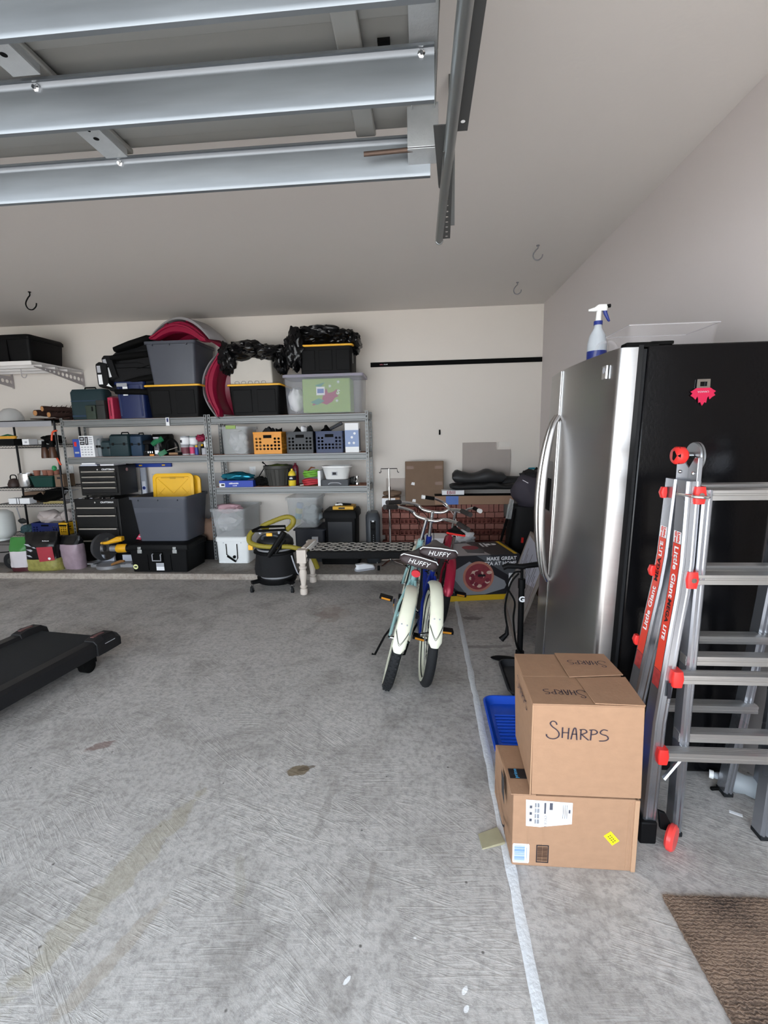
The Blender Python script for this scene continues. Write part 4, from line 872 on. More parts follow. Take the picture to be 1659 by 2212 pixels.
g = G(); g.box(RX0 + .02, RX1 - .02, -.012, RD, 1.655 - SL + .006, 1.655 - SL + .014); g.obj('board', BLKM, rk)
g = G(); g.box(RX0 + .02, RX1 - .02, -.018, -.0125, 1.600 - SL, 1.655 - SL + .004); g.obj('silver_edge', mk('edge_silver', 'a9aab0', .35, .4), rk)
t = thing('glass_bowl', 'clear glass bowl upside down on the wire rack top', 'bowl', (-4.70, 5.08, 1.67)); g = G(); g.lathe([(.13, 0), (.125, .05), (.105, .10), (.06, .14), (.005, .15)], 24); g.obj('bowl', mk('bowl_glass', 'b9bcbe', .08, alpha=.45), t, smooth=60)
R1, R2, R3, R4 = 1.401, .921, .731, .366
t, w = T('tool_case', 'low black box under the yellow cutter on the wire rack', 'box', -4.86, -4.60, 4.96, R1); g = G(); g.box(-w / 2, w / 2, 0, .2, 0, .07); g.obj('box', BLACK, t, bev=.004)
t = thing('hedge_cutter', 'yellow and green hand cutter lying on the low black box', 'cutter', (-4.70, 5.0, R1 + .072)); g = G(); g.loft([(.20, .035, .015, 0), (.22, .04, .018, .015), (.2, .03, .012, .03)]); g.obj('handle', mk('ochre_plastic', 'd39a34', .4), t, smooth=50); g = G(); g.tube([(-.16, .06, .02), (-.05, .06, .045), (.06, .05, .02)], .018, 8, flat=.6); g.obj('green_housing', GRN, t)
t, w = T('small_box', 'small white carton beside the black box on the wire rack', 'box', -4.50, -4.42, 4.965, R1); g = G(); g.box(-w / 2, w / 2, 0, .12, 0, .065); g.obj('carton', PAPER, t, bev=.002); lbl(t, -.01, .02, -.0005, .02, .04, GRL, 'print')
t = thing('paper_tray', 'long pale box lying behind the small white carton on the rack', 'box', (-4.30, 5.15, R1)); g = G(); g.box(-.15, .15, -.05, .05, 0, .05); g.obj('box', mk('pale_board', 'bdbcba', .7), t, bev=.003)
t = thing('binoculars', 'black and amber binoculars hanging from the wire rack end', 'binoculars', (-4.16, 4.925, 1.37)); AMB = mk('amber_brown', '4a2f20', .3)
for x in (-.045, .045):
    g = G(); g.lathe([(.040, -.12), (.042, -.10), (.032, -.01), (.03, .0)], 14, x, 0); g.obj('barrel', AMB, t, smooth=50)
    g = G(); g.lathe([(.03, .0005), (.022, .05), (.022, .07)], 14, x, 0); g.obj('eyepiece', BLKM, t, smooth=50)
g = G(); g.box(-.03, .03, -.012, .012, -.02, .03); g.obj('hinge', BLKM, t, bev=.004)
blobthing('strap_tangle', 'black straps heaped above the hanging binoculars', 'straps', (-4.17, 5.03, R1 + .055), (.12, .08, .05), BLKM, 5., .45, 2.5)
t = thing('bow_saw', 'orange bow saw hanging beside the grey shelf post', 'saw', (-4.075, 4.935, 1.36)); g = G(); g.tube(spline([(.035, 0, .19), (-.02, 0, .17), (-.045, 0, .05), (-.03, 0, -.06), (.03, 0, -.19)], 5), .010, 8); g.obj('frame', mk('orange_enamel', 'd8512f', .35), t)
g = G(); g.box(-.002, .002, -.001, .001, -.19, .19); g.M = Matrix.Identity(4); g.obj('blade', CHROME, t, rot=(0, 0, 0), loc=(.034, 0, 0))
t = thing('cooking_pot', 'shiny steel cooking pot on the wire rack', 'pot', (-4.58, 5.05, R2)); g = G(); g.lathe([(.082, 0), (.085, .01), (.085, .15), (.089, .153), (.083, .153), (.08, .012), (.002, .01)], 24); g.obj('pot', CHROME, t, smooth=40); g = G(); g.tube([(.083, 0, .12), (.13, 0, .12), (.13, 0, .05), (.083, 0, .05)], .005, 6); g.obj('handle', CHROME, t)
t = thing('kettle', 'small dark kettle left of the steel cooking pot', 'kettle', (-4.76, 5.06, R2)); g = G(); g.lathe([(.06, 0), (.065, .03), (.045, .08), (.02, .095)], 16); g.obj('body', mk('dark_brown_metal', '3a2c28', .5), t, smooth=60); g = G(); g.tube(spline([(-.04, 0, .08), (-.03, 0, .13), (.03, 0, .13), (.04, 0, .08)], 4), .006, 6); g.obj('handle', BLKM, t)
t, w = T('planter_box', 'dark green trapezoid plastic planter on the wire rack', 'planter', -4.475, -4.19, 4.96, R2); g = G(); g.loft([(w * .8, .16, .01, 0, 0, .1), (w * .98, .19, .01, .11, 0, .1), (w, .2, .01, .115, 0, .1), (w, .2, .01, .125, 0, .1)]); g.obj('planter', mk('deep_green_plastic', '0f3a33', .5), t)
for i, (x, y) in enumerate(((-.10, .07), (-.02, .1), (.06, .08), (.1, .12))):
    o = G().lathe([(.028, 0), (.035, .05), (.038, .05), (.038, .06)], 12).obj('flower_pot', mk('terracotta', '8a5b4b', .8), smooth=50); o.location = (-4.33 + x, 4.96 + y, R2 + .127); tag(o, 'small terracotta pot on the dark green planter, ' + ('leftmost of four', 'second from left', 'third from left', 'rightmost of four')[i], 'flower pot', 'terracotta pots on the green planter')
blobthing('green_spray_trigger', 'bright green plastic trigger head on the terracotta pots', 'trigger', (-4.21, 5.03, R2 + .21), (.025, .02, .03), mk('bright_green', '2f8a55', .4), 2., .3)
t, w = T('cardboard_box', 'small brown box at the right end of the wire rack', 'box', -4.165, -4.085 + .02, 4.96, R2); g = G(); g.box(-w / 2, w / 2, 0, .18, 0, .14); g.obj('box', CARD2, t, bev=.002); lbl(t, -.02, .03, -.0005, .09, .11, INK, 'print')
t = thing('frying_pan', 'black oval frying pan lying tilted on the lower wire shelf', 'pan', (-4.32, 5.08, R3 + .055), rot=(math.radians(18), 0, 0)); g = G(); g.lathe([(.13, 0), (.17, .045), (.18, .047), (.13, .006), (.002, .005)], 26); g.obj('pan', BLKM, t, smooth=50); g = G(); g.tube([(-.17, -.03, .04), (-.30, -.08, .05)], .012, 8); g.obj('handle', BLKM, t)
t, w = T('carton', 'long white carton with black ties on the lower wire shelf', 'box', -4.76, -4.50, 4.95, R3); g = G(); g.box(-w / 2, w / 2, 0, .1, 0, .065); g.obj('carton', PAPER, t, bev=.002)
for x in (-.03, .0): g = G(); g.box(x, x + .006, -.002, .102, -.0, .067); g.obj('tie', BLKM, t)
t, w = T('cardboard_box', 'brown box behind the long white carton on the wire rack', 'box', -4.70, -4.46, 5.11, R3); g = G(); g.box(-w / 2, w / 2, 0, .12, 0, .12); g.obj('box', CARD2, t, bev=.002)
o = G().box(0, .26, 0, .012, 0, .03).obj('metal_strip', mk('brass_strip', 'a79a6a', .35, .6)); o.location = (-4.34, 4.955, R3); tag(o, 'pale brass strip lying before the frying pan on the rack', 'strip')
t, w = T('toy_basket', 'small wire mesh basket behind the brass strip', 'basket', -4.20, -4.10, 5.12, R3); g = G()
for k in range(6): g.cyl((-.045 + .018 * k, 0, 0), (-.045 + .018 * k, 0, .13), .002, n=5)
g.tube([(-.05, 0, .13), (.05, 0, .13), (.05, .1, .13), (-.05, .1, .13)], .003, 5, closed=True); g.tube([(-.05, 0, .005), (.05, 0, .005), (.05, .1, .005), (-.05, .1, .005)], .003, 5, closed=True); g.obj('mesh', GRL, t)
# bottom shelf crates with bags
NAVY = mk('navy_crate', '18245c', .4); YCR = mk('yellow_crate', 'dba81f', .4)
crate('navy blue milk crate low on the wire rack', -4.515, -4.185, R4, .14, NAVY, .28, 4.945, 'crates low on the wire rack', (9, 5))
crate('bright yellow milk crate low on the wire rack', -4.175, -4.10 + .12 - .1, R4, .14, YCR, .28, 4.945, 'crates low on the wire rack', (3, 5))
PB = mk('plastic_bag_film', 'b5aaa6', .45, bump=.4, bs=30.)
blobthing('plastic_bag', 'cream plastic bag bulging out of the navy crate', 'plastic bag', (-4.36, 5.08, R4 + .19), (.15, .11, .075), PB, 4., .4, 2.2)
blobthing('plastic_bag', 'pinkish plastic bag bulging out of the yellow crate', 'plastic bag', (-4.15, 5.10, R4 + .20), (.075, .10, .075), PB, 14., .3, 2.)
blobthing('teal_cloth', 'teal and pink cloth bundle left of the navy crate', 'cloth', (-4.60, 5.0, R4 + .06), (.065, .09, .06), mk('dull_teal_cloth', '3c5458', .8, 0, .4, 14.), 2., .4)
t = thing('walking_stick', 'thin grey pole leaning beside the white gas tank', 'pole', (-4.60, 4.935, R4 - .1)); g = G(); g.cyl((.0, 0, .12), (-.075, .02, .42), .006); g.obj('pole', GRL, t)
blobthing('dark_disc_tool', 'dark sanding disc beside the white gas tank', 'tool', (-4.60, 4.925, R4 + .17), (.05, .025, .03), DGR, 3., .2)
# portable machine with wheel, with propane tank on it
t = thing('generator', 'grey wheeled generator at the bottom left, under the white gas tank', 'generator', (-4.68, 4.66, SL))
GB = mk('generator_grey', '6f6a68', .5); g = G(); g.loft([(.72, .24, .04, .055, 0, .13), (.76, .26, .05, .09, 0, .13), (.76, .26, .06, .20, 0, .13), (.70, .22, .05, .25, 0, .13)]); g.obj('housing', GB, t, smooth=45)
g = G(); g.loft([(.84, .27, .05, .262, -.0, .13), (.84, .27, .05, .285, 0, .13)]); g.obj('top_board', mk('board_grey', '5d5856', .7), t)
g = G(); g.tube([(-.3, -.004, .15), (.1, -.004, .18), (.30, -.002, .20)], .006, 6); g.obj('cable', BLKM, t)
for x in (.17, -.25):
    g = G(); g.M = Matrix.Rotation(PI / 2, 4, 'X'); g.lathe([(.035, .003), (.07, .0), (.088, .01), (.088, .05), (.07, .06), (.035, .055)], 22, x, .088); o = g.obj('wheel', DKRUB, t, smooth=40)
    g = G(); g.M = Matrix.Rotation(PI / 2, 4, 'X'); g.lathe([(.034, .061), (.03, .066), (.01, .066)], 14, x, .088); g.obj('hub', DGR, o)
t = thing('gas_tank', 'white portable gas tank standing on the grey generator', 'gas tank', (-4.77, 4.79, SL + .287)); g = G(); g.lathe([(.10, 0), (.10, .02), (.145, .05), (.155, .09), (.155, .24), (.145, .30), (.10, .335), (.03, .345)], 26); g.obj('tank', mk('white_enamel', 'd3d6d3', .35), t, smooth=50)
g = G(); g.tube([(.0, 0, .345), (-.02, -.02, .38), (-.06, -.05, .40)], [.012, .016, .01], 8); g.obj('valve', BLKM, t)

# bags on the slab
def sack(lab, x, y, w, h, d, m, bands, rz=0., lean=.12, seed=0., name='soil_bag'):
    t = thing(name, lab, 'bag', (x, y, SL), rot=(-lean, 0, rz)); n = 12
    def ring(z, kw, kd, jit=.01):
        return [(w / 2 * kw * math.copysign(abs(math.cos(a)) ** .6, math.cos(a)) + jit * noise.noise(V((a * 2, z * 9, seed))), d / 2 * kd * math.copysign(abs(math.sin(a)) ** .7, math.sin(a)) + jit * 1.5 * noise.noise(V((a * 3, z * 14, seed + 4))), z) for a in [2 * PI * i / 28 for i in range(28)]]
    def kd(u): return .8 if u < .02 else (1.05 - .1 * abs(u - .4) if u < .7 else max(.08, 1.0 - (u - .7) * 3.1))
    def kw(u): return .93 + .07 * math.sin(u * 3.1 + seed)
    last = 0.
    for (u1, mm, nm) in bands:
        g = G(); k = 7; g.rings([ring(h * (last + (u1 - last) * i / k), kw(last + (u1 - last) * i / k), kd(last + (u1 - last) * i / k)) for i in range(k + 1)], cap=(last == 0 or u1 >= .99))
        g.obj(nm, mm, t, smooth=60); last = u1
    return t
BGW = mk('bag_white_film', 'c9c3c6', .3, bump=.35, bs=25.); BGG = mk('bag_green_film', '3c7a3a', .28, bump=.3, bs=25.); BGM = mk('bag_maroon_film', '4a2328', .35, bump=.3, bs=25.)
BGK = mk('bag_black_film', '131314', .22, 0, .3, 10., .4, 20.); BGY = mk('bag_seed_print', '8f8a4c', .35, 0, .55, 28., .3, 25.); BGP = mk('bag_pink_film', '97848e', .3, 0, .3, 16., .6, 22.)
sack('white bag with green top and maroon foot, leftmost of the slab bags', -4.32, 4.575, .22, .37, .16, BGW, ((.14, BGM, 'bag_foot'), (.62, BGW, 'bag_body'), (1., BGG, 'bag_top')), .15, -.05, 1.)
t = sack('large black potting bag with a red panel and yellow print', -4.08, 4.60, .40, .42, .19, BGK, ((.33, BGY, 'printed_foot'), (1., BGK, 'bag_body')), .12, -.03, 3.)
g = G(); g.M = Matrix.Translation((.075, -.108, .20)) @ Matrix.Rotation(.02, 4, 'X'); g.prism([(-.075, -.085), (.085, -.07), (.08, .08), (-.085, .075)], -.002, 0, 'y'); g.obj('red_panel', mk('bag_red_print', 'a03540', .4, 0, .15, 30.), t)
g = G(); g.cyl((.11, -.114, .15), (.11, -.112, .15), .014); g.obj('round_badge', PAPER, t)
for (x, z, s) in ((-.10, .30, .04), (-.08, .24, .045), (-.10, .18, .035), (-.04, .27, .025)):
    g = G(); g.M = Matrix.Translation((x, -.0995, z)) @ Matrix.Rotation(.5, 4, 'Y'); g.prism([(-s, -s * .2), (0, -s * .3), (s, 0), (0, s * .3)], -.001, 0, 'y'); g.obj('leaf_print', GRL, t)
scribble(t, .05, .12, .335, .345, -.0905, PAPER, 6); 
sack('pinkish clear-fronted bag with a black top, nearest the tool cabinet', -3.80, 4.66, .25, .37, .16, BGP, ((.76, BGP, 'bag_body'), (1., BGK, 'bag_top')), -.12, -.06, 5.)

# mitre saw
t = thing('mitre_saw', 'yellow and grey mitre saw on the slab beside the black footlocker', 'saw', (-3.40, 4.64, SL)); SAW = mk('saw_yellow', 'e0a51e', .4); SG = mk('cast_grey', '8f8f92', .45, .4)
g = G(); g.loft([(.50, .13, .02, 0, 0, .10), (.50, .13, .02, .035, 0, .10)]); g.lathe([(.135, 0), (.135, .035), (.12, .04)], 26, -.03, .06); g.obj('base', SG, t, bev=.004)
for x in (-.22, .22): g = G(); g.box(x - .035, x + .035, .0, .16, .0405, .055); g.obj('table_wing', SG, t, bev=.003)
g = G(); g.box(-.25, -.05, .16, .18, .036, .11); g.box(.05, .28, .16, .18, .036, .11); g.obj('fence', mk('fence_pale', 'b5b9c4', .4), t, bev=.003)
g = G(); g.M = Matrix.Translation((-.09, .09, .22)) @ Matrix.Rotation(PI / 2, 4, 'Y') @ Matrix.Rotation(.35, 4, 'X'); g.lathe([(.15, -.02), (.155, 0), (.15, .02), (.06, .022)], 30); g.obj('blade_guard', mk('guard_grey', '3a3a3c', .5), t, smooth=40)
g = G(); g.M = Matrix.Translation((-.06, .09, .20)) @ Matrix.Rotation(PI / 2, 4, 'Y'); g.lathe([(.12, .0), (.12, .002)], 36); g.obj('blade', CHROME, t)
g = G(); g.tube([(-.02, .09, .20), (.05, .09, .20)], .035, 12); g.obj('gear_case', SG, t)
g = G(); g.tube([(.051, .09, .20), (.06, .09, .20), (.15, .09, .205), (.17, .09, .205)], [.04, .048, .048, .04], 14); g.obj('motor', SAW, t, smooth=50)
g = G(); g.tube([(.171, .09, .205), (.215, .09, .205)], [.043, .036], 14); g.obj('motor_cap', BLACK, t)
g = G(); g.tube([(-.10, .04, .27), (-.02, .04, .275), (.06, .07, .30), (.12, .09, .30)], [.014, .018, .03, .02], 10); g.obj('trigger_handle', SAW, t, smooth=60); g = G(); g.box(.06, .13, .06, .12, .285, .335); g.obj('top_housing', SAW, t, bev=.008)
g = G(); g.tube([(.05, -.03, .05), (.16, -.04, .09), (.21, -.045, .095)], [.012, .016, .012], 8); g.obj('mitre_handle', mk('worn_wood', '8a6238', .6, 0, .3, 30.), t)
t, w = T('fence_rail', 'small white and orange carton behind the mitre saw', 'box', -3.66, -3.50, 4.84, SL); g = G(); g.box(-w / 2, w / 2, 0, .06, 0, .085); g.obj('carton', PAPER, t, bev=.003); lbl(t, -.03, .04, -.0006, .045, .07, SAW, 'print')

# wall shelf at the upper left, bracket, hook and black bin
WS = mk('shelf_white_paint', 'd9d6d4', .5)
t = thing('wall_shelf', 'white wall shelf high on the left with a perforated bracket', 'shelf', (-4.9, 4.66, 2.24))
g = G(); g.box(-.5, .91, 0, .74, .0, .014); g.obj('shelf_board', WS, t)
g = G(); g.box(-.5, .91, -.012, -.0005, -.028, .014); g.obj('front_edge', WS, t, bev=.002)
for y in (.18, .36, .54): g = G(); g.box(-.5, .88, y - .02, y + .02, -.03, -.0005); g.obj('slat', WS, t)
for bx in (.9, .0):
    for k in range(12):
        pass
    g = G(); g.M = Matrix.Translation((bx, 0, 0)) @ Matrix.Rotation(PI / 2, 4, 'Z')
    N = 12
    for i in range(N):
        a, b = .03 + .72 * i / N, .03 + .72 * (i + 1) / N; hz = lambda y: -.035 - .13 * (y / .75)
        O = [(a, hz(a)), (b, hz(b)), (b, -.0305), (a, -.0305)]; c = ((a + b) / 2, (hz((a + b) / 2) - .0305) / 2); r = min(.022, abs(hz(a) + .0305) * .28)
        n = 12; OO = []; II = []
        for k in range(n):
            th = 2 * PI * k / n - .75 * PI; cs, sn = math.cos(th), math.sin(th); q = 1 / max(abs(cs), abs(sn))
            ox = c[0] + cs * q * (b - a) / 2; zt = -.0305; zb = hz(ox); oz = zb + (zt - zb) * (sn * q + 1) / 2
            OO.append((ox, oz)); II.append((c[0] + r * cs, c[1] + r * sn))
        g.rings([[(p[0], yy, p[1]) for p in R] for R, yy in ((OO, 0), (II, 0), (II, .003), (OO, .003))], closed=True)
    g.obj('perforated_bracket', mk('bracket_grey', 'a8a2a2', .5), t, smooth=0)
    g = G(); g.M = Matrix.Translation((bx, 0, 0)); g.box(-.02, -.0035, .74, .755, -.17, .0); g.obj('wall_plate', mk('bracket_grey', 'a8a2a2', .5), t)
t = thing('shelf_hook', 'pale hook hanging under the white wall shelf', 'hook', (-4.30, 4.86, 2.208)); g = G(); g.tube(spline([(0, 0, 0), (0, 0, -.06), (.01, 0, -.085), (.04, 0, -.09), (.06, 0, -.06)], 4), .005, 8); g.obj('hook', mk('bracket_grey', 'a8a2a2', .5), t)
t, w = T('storage_bin', 'black lidded bin on the white wall shelf at the upper left', 'bin', -4.78, -4.06, 4.74, 2.2545)
g = G(); g.loft([(w * .92, .45, .03, 0, 0, .25), (w * .97, .48, .03, .235, 0, .25)]); g.obj('body', BLACK, t, smooth=40); g = G(); g.loft([(w, .5, .03, .236, 0, .25), (w, .5, .03, .265, 0, .25), (w * .96, .47, .03, .285, 0, .25)]); g.obj('lid', BLACK, t, smooth=40)
for x in (-.3, .1): g = G(); g.box(x - .006, x + .006, .003, .03, .01, .23); g.obj('rib', BLACK, t)

# ------------------------------------------------------------------ shop vacuum
t = thing('shop_vacuum', 'black shop vacuum with a mustard hose and cloth apron on casters', 'vacuum', (-1.40, 4.06, 0)); t.scale = (1.13, 1.06, 1.0); HOSE = mk('mustard_hose', '8c7f2d', .5, 0, .1, 20., .2, 60.); APR = mk('apron_cloth', '151517', .85, 0, .25, 14., .3, 160.)
g = G(); g.lathe([(.10, .062), (.155, .068), (.165, .085), (.165, .12)], 26, 0, .15); g.obj('base_ring', BLACK, t, smooth=40)
for i, (x, y) in enumerate(((-.17, -.0), (.17, 0.0), (-.17, .30), (.17, .30))):
    g = G(); g.tube([(x * .55, .15 + (y - .15) * .6, .10), (x, y, .095)], [.035, .03], 8, flat=.6); g.obj('outrigger', BLACK, t)
    g = G(); g.cyl((x - .010, y, .0275), (x + .010, y, .0275), .0275); c = g.obj('caster_wheel', DKRUB, t); g = G(); g.tube([(x, y, .085), (x, y + .01, .06)], [.01, .012], 8); g.box(x - .016, x - .0125, y - .008, y + .008, .025, .062); g.box(x + .0125, x + .016, y - .008, y + .008, .025, .062); g.obj('caster_fork', CHROME, c)
g = G(); g.lathe([(.135, .121), (.14, .15), (.15, .36), (.155, .40)], 28, 0, .15); g.obj('drum', mk('silver_drum', 'b3b3b6', .35, .5), t, smooth=50)
g = G(); n = 22
def apr(z, r, q): return [((r + q * math.sin(a * 7 + z * 12)) * math.cos(a), .15 + (r + q * math.sin(a * 7 + z * 12)) * math.sin(a), z) for a in [-PI * 1.03 + (PI * .97) * i / n for i in range(n + 1)]]
g.rings([apr(.352, .160, .001) , apr(.30, .166, .003), apr(.2, .176, .005), apr(.15, .172, .005), apr(.142, .150, .001), apr(.15, .156, .001), apr(.30, .155, 0), apr(.352, .1565, 0)], closed=True); g.obj('cloth_apron', APR, t, smooth=60)
g = G(); g.lathe([(.165, .353), (.182, .362), (.182, .378), (.165, .385)], 28, 0, .15); g.obj('rim', BLACK, t, smooth=40)
g = G(); g.lathe([(.14, .40), (.155, .42), (.15, .47), (.12, .51), (.07, .53)], 26, 0, .15); g.obj('motor_head', mk('vac_head_black', '1d1e21', .4), t, smooth=60)
g = G(); g.tube(spline([(-.07, .04, .50), (-.05, .03, .535), (.05, .03, .535), (.07, .04, .50)], 4), .013, 8); g.obj('carry_handle', GRT if 0 else mk('slate_case', '3a3d42', .45), t)
g = G(); g.box(-.025, .025, -.0, .012, .535, .565); g.obj('yellow_badge', LYEL, t, bev=.004)
g = G(); g.box(-.19, -.15, .02, .04, .40, .45); g.obj('yellow_latch', LYEL, t, bev=.004)
hp = spline([(-.06, .18, .58), (-.10, .14, .60), (.02, .12, .66), (.12, .11, .695), (.175, .10, .68), (.175, .09, .63), (.13, .05, .58)], 8)
g = G(); g.tube(hp, [.021 + .0016 * (i % 2) for i in range(len(hp))], 12); g.obj('hose', HOSE, t, smooth=60)
hp = spline([(-.155, .06, .57), (-.175, .03, .53), (-.16, 0, .48), (-.08, -.03, .455), (.02, -.03, .445), (.07, -.03, .45)], 8)
g = G(); g.tube(hp, [.021 + .0016 * (i % 2) for i in range(len(hp))], 12); g.obj('hose', HOSE, t, smooth=60)
hp = spline([(.10, .0, .44), (.17, .02, .43), (.26, .05, .395), (.31, .10, .35), (.33, .16, .25), (.34, .2, .18)], 8)
g = G(); g.tube(hp, [.021 + .0016 * (i % 2) for i in range(len(hp))], 12); g.obj('hose', HOSE, t, smooth=60)
g = G(); g.tube([(-.0, -.055, .36), (.135, -.03, .58)], [.02, .026], 10); g.obj('wand', BLACK, t); g = G(); g.tube([(.05, -.02, .38), (.12, .02, .50)], [.014, .018], 8); g.obj('wand', BLACK, t)
g = G(); g.tube([(-.16, .07, .575), (-.10, .12, .60), (.10, .12, .605), (.13, .03, .59), (-.13, -.01, .585)], .012, 8, closed=True); g.obj('accessory_frame', BLKM, t)
for x in (-.08, .08): g = G(); g.cyl((x, .02, .555), (x, .02, .58), .012); g.obj('clip', GRL, t)
g = G(); g.tube(spline([(.17, .02, .35), (.19, .03, .25), (.21, .05, .17), (.24, .08, .13)], 5), .006, 6); g.obj('hanging_wire', GRL, t)

# ------------------------------------------------------------------ bench
t = thing('woven_bench', 'black and white woven bench with whitewashed turned legs', 'bench', (-1.09, 4.02, 0)); BW = 1.05; BD = .36
def leg(x, y):
    g = G(); g.box(x - .042, x + .042, y - .042, y + .042, .305, .425); g.lathe([(.026, 0), (.033, .004), (.036, .03), (.033, .055), (.024, .062), (.034, .072), (.036, .08), (.024, .09), (.024, .10), (.034, .17), (.036, .21), (.027, .238), (.036, .248), (.036, .262), (.024, .272), (.03, .29), (.035, .304)], 18, x, y); g.obj('leg', WOODW, t, smooth=40)
leg(0, 0); leg(0, BD); leg(BW, 0); leg(BW, BD)
for x in (0, BW): g = G(); g.tube([(x, .043, .405), (x, BD - .043, .405)], .03, 12); g.obj('end_rail', WOODW, t)
for y in (0, BD): g = G(); g.tube([(.043, y, .37), (BW - .043, y, .37)], .026, 10); g.obj('side_rail', WOODW, t)
BF = mk('black_woven_fabric', '0e0e0f', .9, 0, .3, 60., .4, 200.)
g = G(); g.box(.0425, BW - .0425, -.028, BD + .028, .34, .405); g.obj('woven_seat', BF, t, bev=.018, seg=3)
YARN = mk('cream_yarn', 'c9c4be', .9, 0, .1, 60.); g = G(); zt = .4062
def yl(a, b, wd=.007):
    d = V((b[0] - a[0], b[1] - a[1], 0)); d.normalize(); nn = V((-d.y, d.x, 0)) * wd; g.rings([[(a[0] - nn.x, a[1] - nn.y, zt), (b[0] - nn.x, b[1] - nn.y, zt), (b[0] + nn.x, b[1] + nn.y, zt), (a[0] + nn.x, a[1] + nn.y, zt)], [(a[0] - nn.x, a[1] - nn.y, zt + .002), (b[0] - nn.x, b[1] - nn.y, zt + .002), (b[0] + nn.x, b[1] + nn.y, zt + .002), (a[0] + nn.x, a[1] + nn.y, zt + .002)]])
P = .115; x = .07
while x + P < BW - .04:
    for row in range(3):
        y0 = .02 + row * .11
        yl((x, y0), (x + P, y0 + .1)); yl((x, y0 + .1), (x + P, y0)); 
        yl((x + P * .5, y0 + .012), (x + P * .78, y0 + .05)); yl((x + P * .78, y0 + .05), (x + P * .5, y0 + .088)); yl((x + P * .5, y0 + .088), (x + P * .22, y0 + .05)); yl((x + P * .22, y0 + .05), (x + P * .5, y0 + .012))
    x += P
g.obj('woven_pattern', YARN, t, smooth=0)
for i in range(14): 
    g = G(); yy = .03 + i * .023; g.tube([(.03, yy, .436 - .012), (.05, yy, .43), (.075, yy + .003, .409)], .003, 5); g.obj('fringe_cord', YARN, t)

# ------------------------------------------------------------------ bricks and what stands on them
bp = thing('brick_stack', 'stacked red cored bricks against the back wall', 'bricks', (.26, 5.12, SL))
BR = mk('brick_red', '6f3f37', .85, 0, .3, 22., .5, 60.); BRE = mk('brick_rough_end', '8e5f55', .9, 0, .4, 30., .9, 45.)
def bm_(kind):
    g = G()
    if kind == 'cored':
        g.holes(-.096, .096, .004, .061, 4, 1, lambda i, j: True, 0, .045, .30, .30, 8, sq=True); g.box(-.096, .096, .0451, .09, .004, .061)
    elif kind == 'end': g.box(-.047, .047, 0, .19, .004, .061)
    else: g.box(-.0235, .0235, 0, .19, .004, .094)
    o = g.obj('brick', BR if kind == 'cored' else BRE, None, smooth=0); me = o.data; bpy.data.objects.remove(o); return me
MC, ME, MU = bm_('cored'), bm_('end'), bm_('up')
def br(me, x, z, y=0., rz=0.):
    o = bpy.data.objects.new('brick', me); COL.objects.link(o); o.parent = bp; o.location = (x, y + random.uniform(-.006, .006), z); o.rotation_euler = (0, 0, rz + random.uniform(-.015, .015)); return o
BX0, BX1 = -.46 - .26, .93 - .26
z = 0.
for row in range(9):
    if row % 2 == 0:
        x = BX0 + .1
        while x < BX1 - .08:
            if not (row == 8 and x > .02): br(MC, x, z)
            x += .2015
    else:
        x = BX0 + .055 + (.05 if row == 3 else 0)
        while x < BX1 - .04:
            br(ME, x, z); x += .1035
    z += .064
for k in range(9): br(MU, .13 - .26 + .155 + k * .0555, 8 * .064, .01)
for k in range(6): br(MU, .50 + k * .0555 - .26 + .02 + .06, 8 * .064, .0)
g = G(); g.box(BX0 + .02, BX1 - .02, .2, .27, 0, .56); g.obj('rear_bricks', BR, bp, stuff=True)
ZB = SL + 8 * .064 + .063
t, w = T('envelope_box', 'open white and brown carton at the left end of the bricks', 'box', -.455, -.255, 5.12, SL + 9 * .064 - .0); 
ZL = SL + 9 * .064 + .001
t.location.z = ZL; g = G(); g.box(-w / 2, w / 2, 0, .17, 0, .105); g.obj('box', CARD, t, bev=.002); lbl(t, -w / 2 + .002, w / 2 - .05, -.0004, .003, .10); 
o = blobthing('paper_roll', 'brown crumpled wrapping paper on the white-faced carton', 'paper', (-.345, 5.20, ZL + .145), (.105, .07, .035), CARD2, 2., .2, 2.)
t, w = T('cardboard_box', 'tall flat cardboard box with brown tape leaning on the back wall', 'box', -.195, .235, 5.20, ZL, ); t.rotation_euler = (math.radians(-7), 0, 0)
g = G(); g.box(-w / 2, w / 2, 0, .12, 0, .50); g.obj('carton', CARD2, t, bev=.006)
TP = mk('brown_tape', '7a5e4c', .35)
for (x, z) in ((-.16, .43), (.16, .43), (.16, .25)): g = G(); g.box(x - .04, x + .04, -.002, -.0002, z - .018, z + .018); g.obj('tape', TP, t)
for (x, z) in ((-.13, .25), (-.12, .06)): g = G(); g.prism([(x - .02, z - .012), (x + .02, z - .02), (x + .022, z + .012), (x - .01, z + .016)], -.002, -.0002, 'y'); g.obj('torn_patch', PAPER, t)
t, w = T('long_carton', 'long low brown carton with a blue band lying on the bricks', 'box', .13, .97, 5.04, ZB + .002 + .095 - .063 - .0)
t.location.z = SL + 8 * .064 + .098
g = G(); g.box(-w / 2, w / 2, 0, .16, 0, .095); g.obj('carton', mk('tan_card', '927560', .8), t, bev=.003); lbl(t, -.30, -.165, -.0006, .001, .094, mk('blue_print', '24468c', .5), 'blue_band')
g = G(); g.box(-w / 2, w / 2, -.001, .16, .0955, .1); g.obj('black_sheet', BLKM, t)
ZC2 = t.location.z + .1
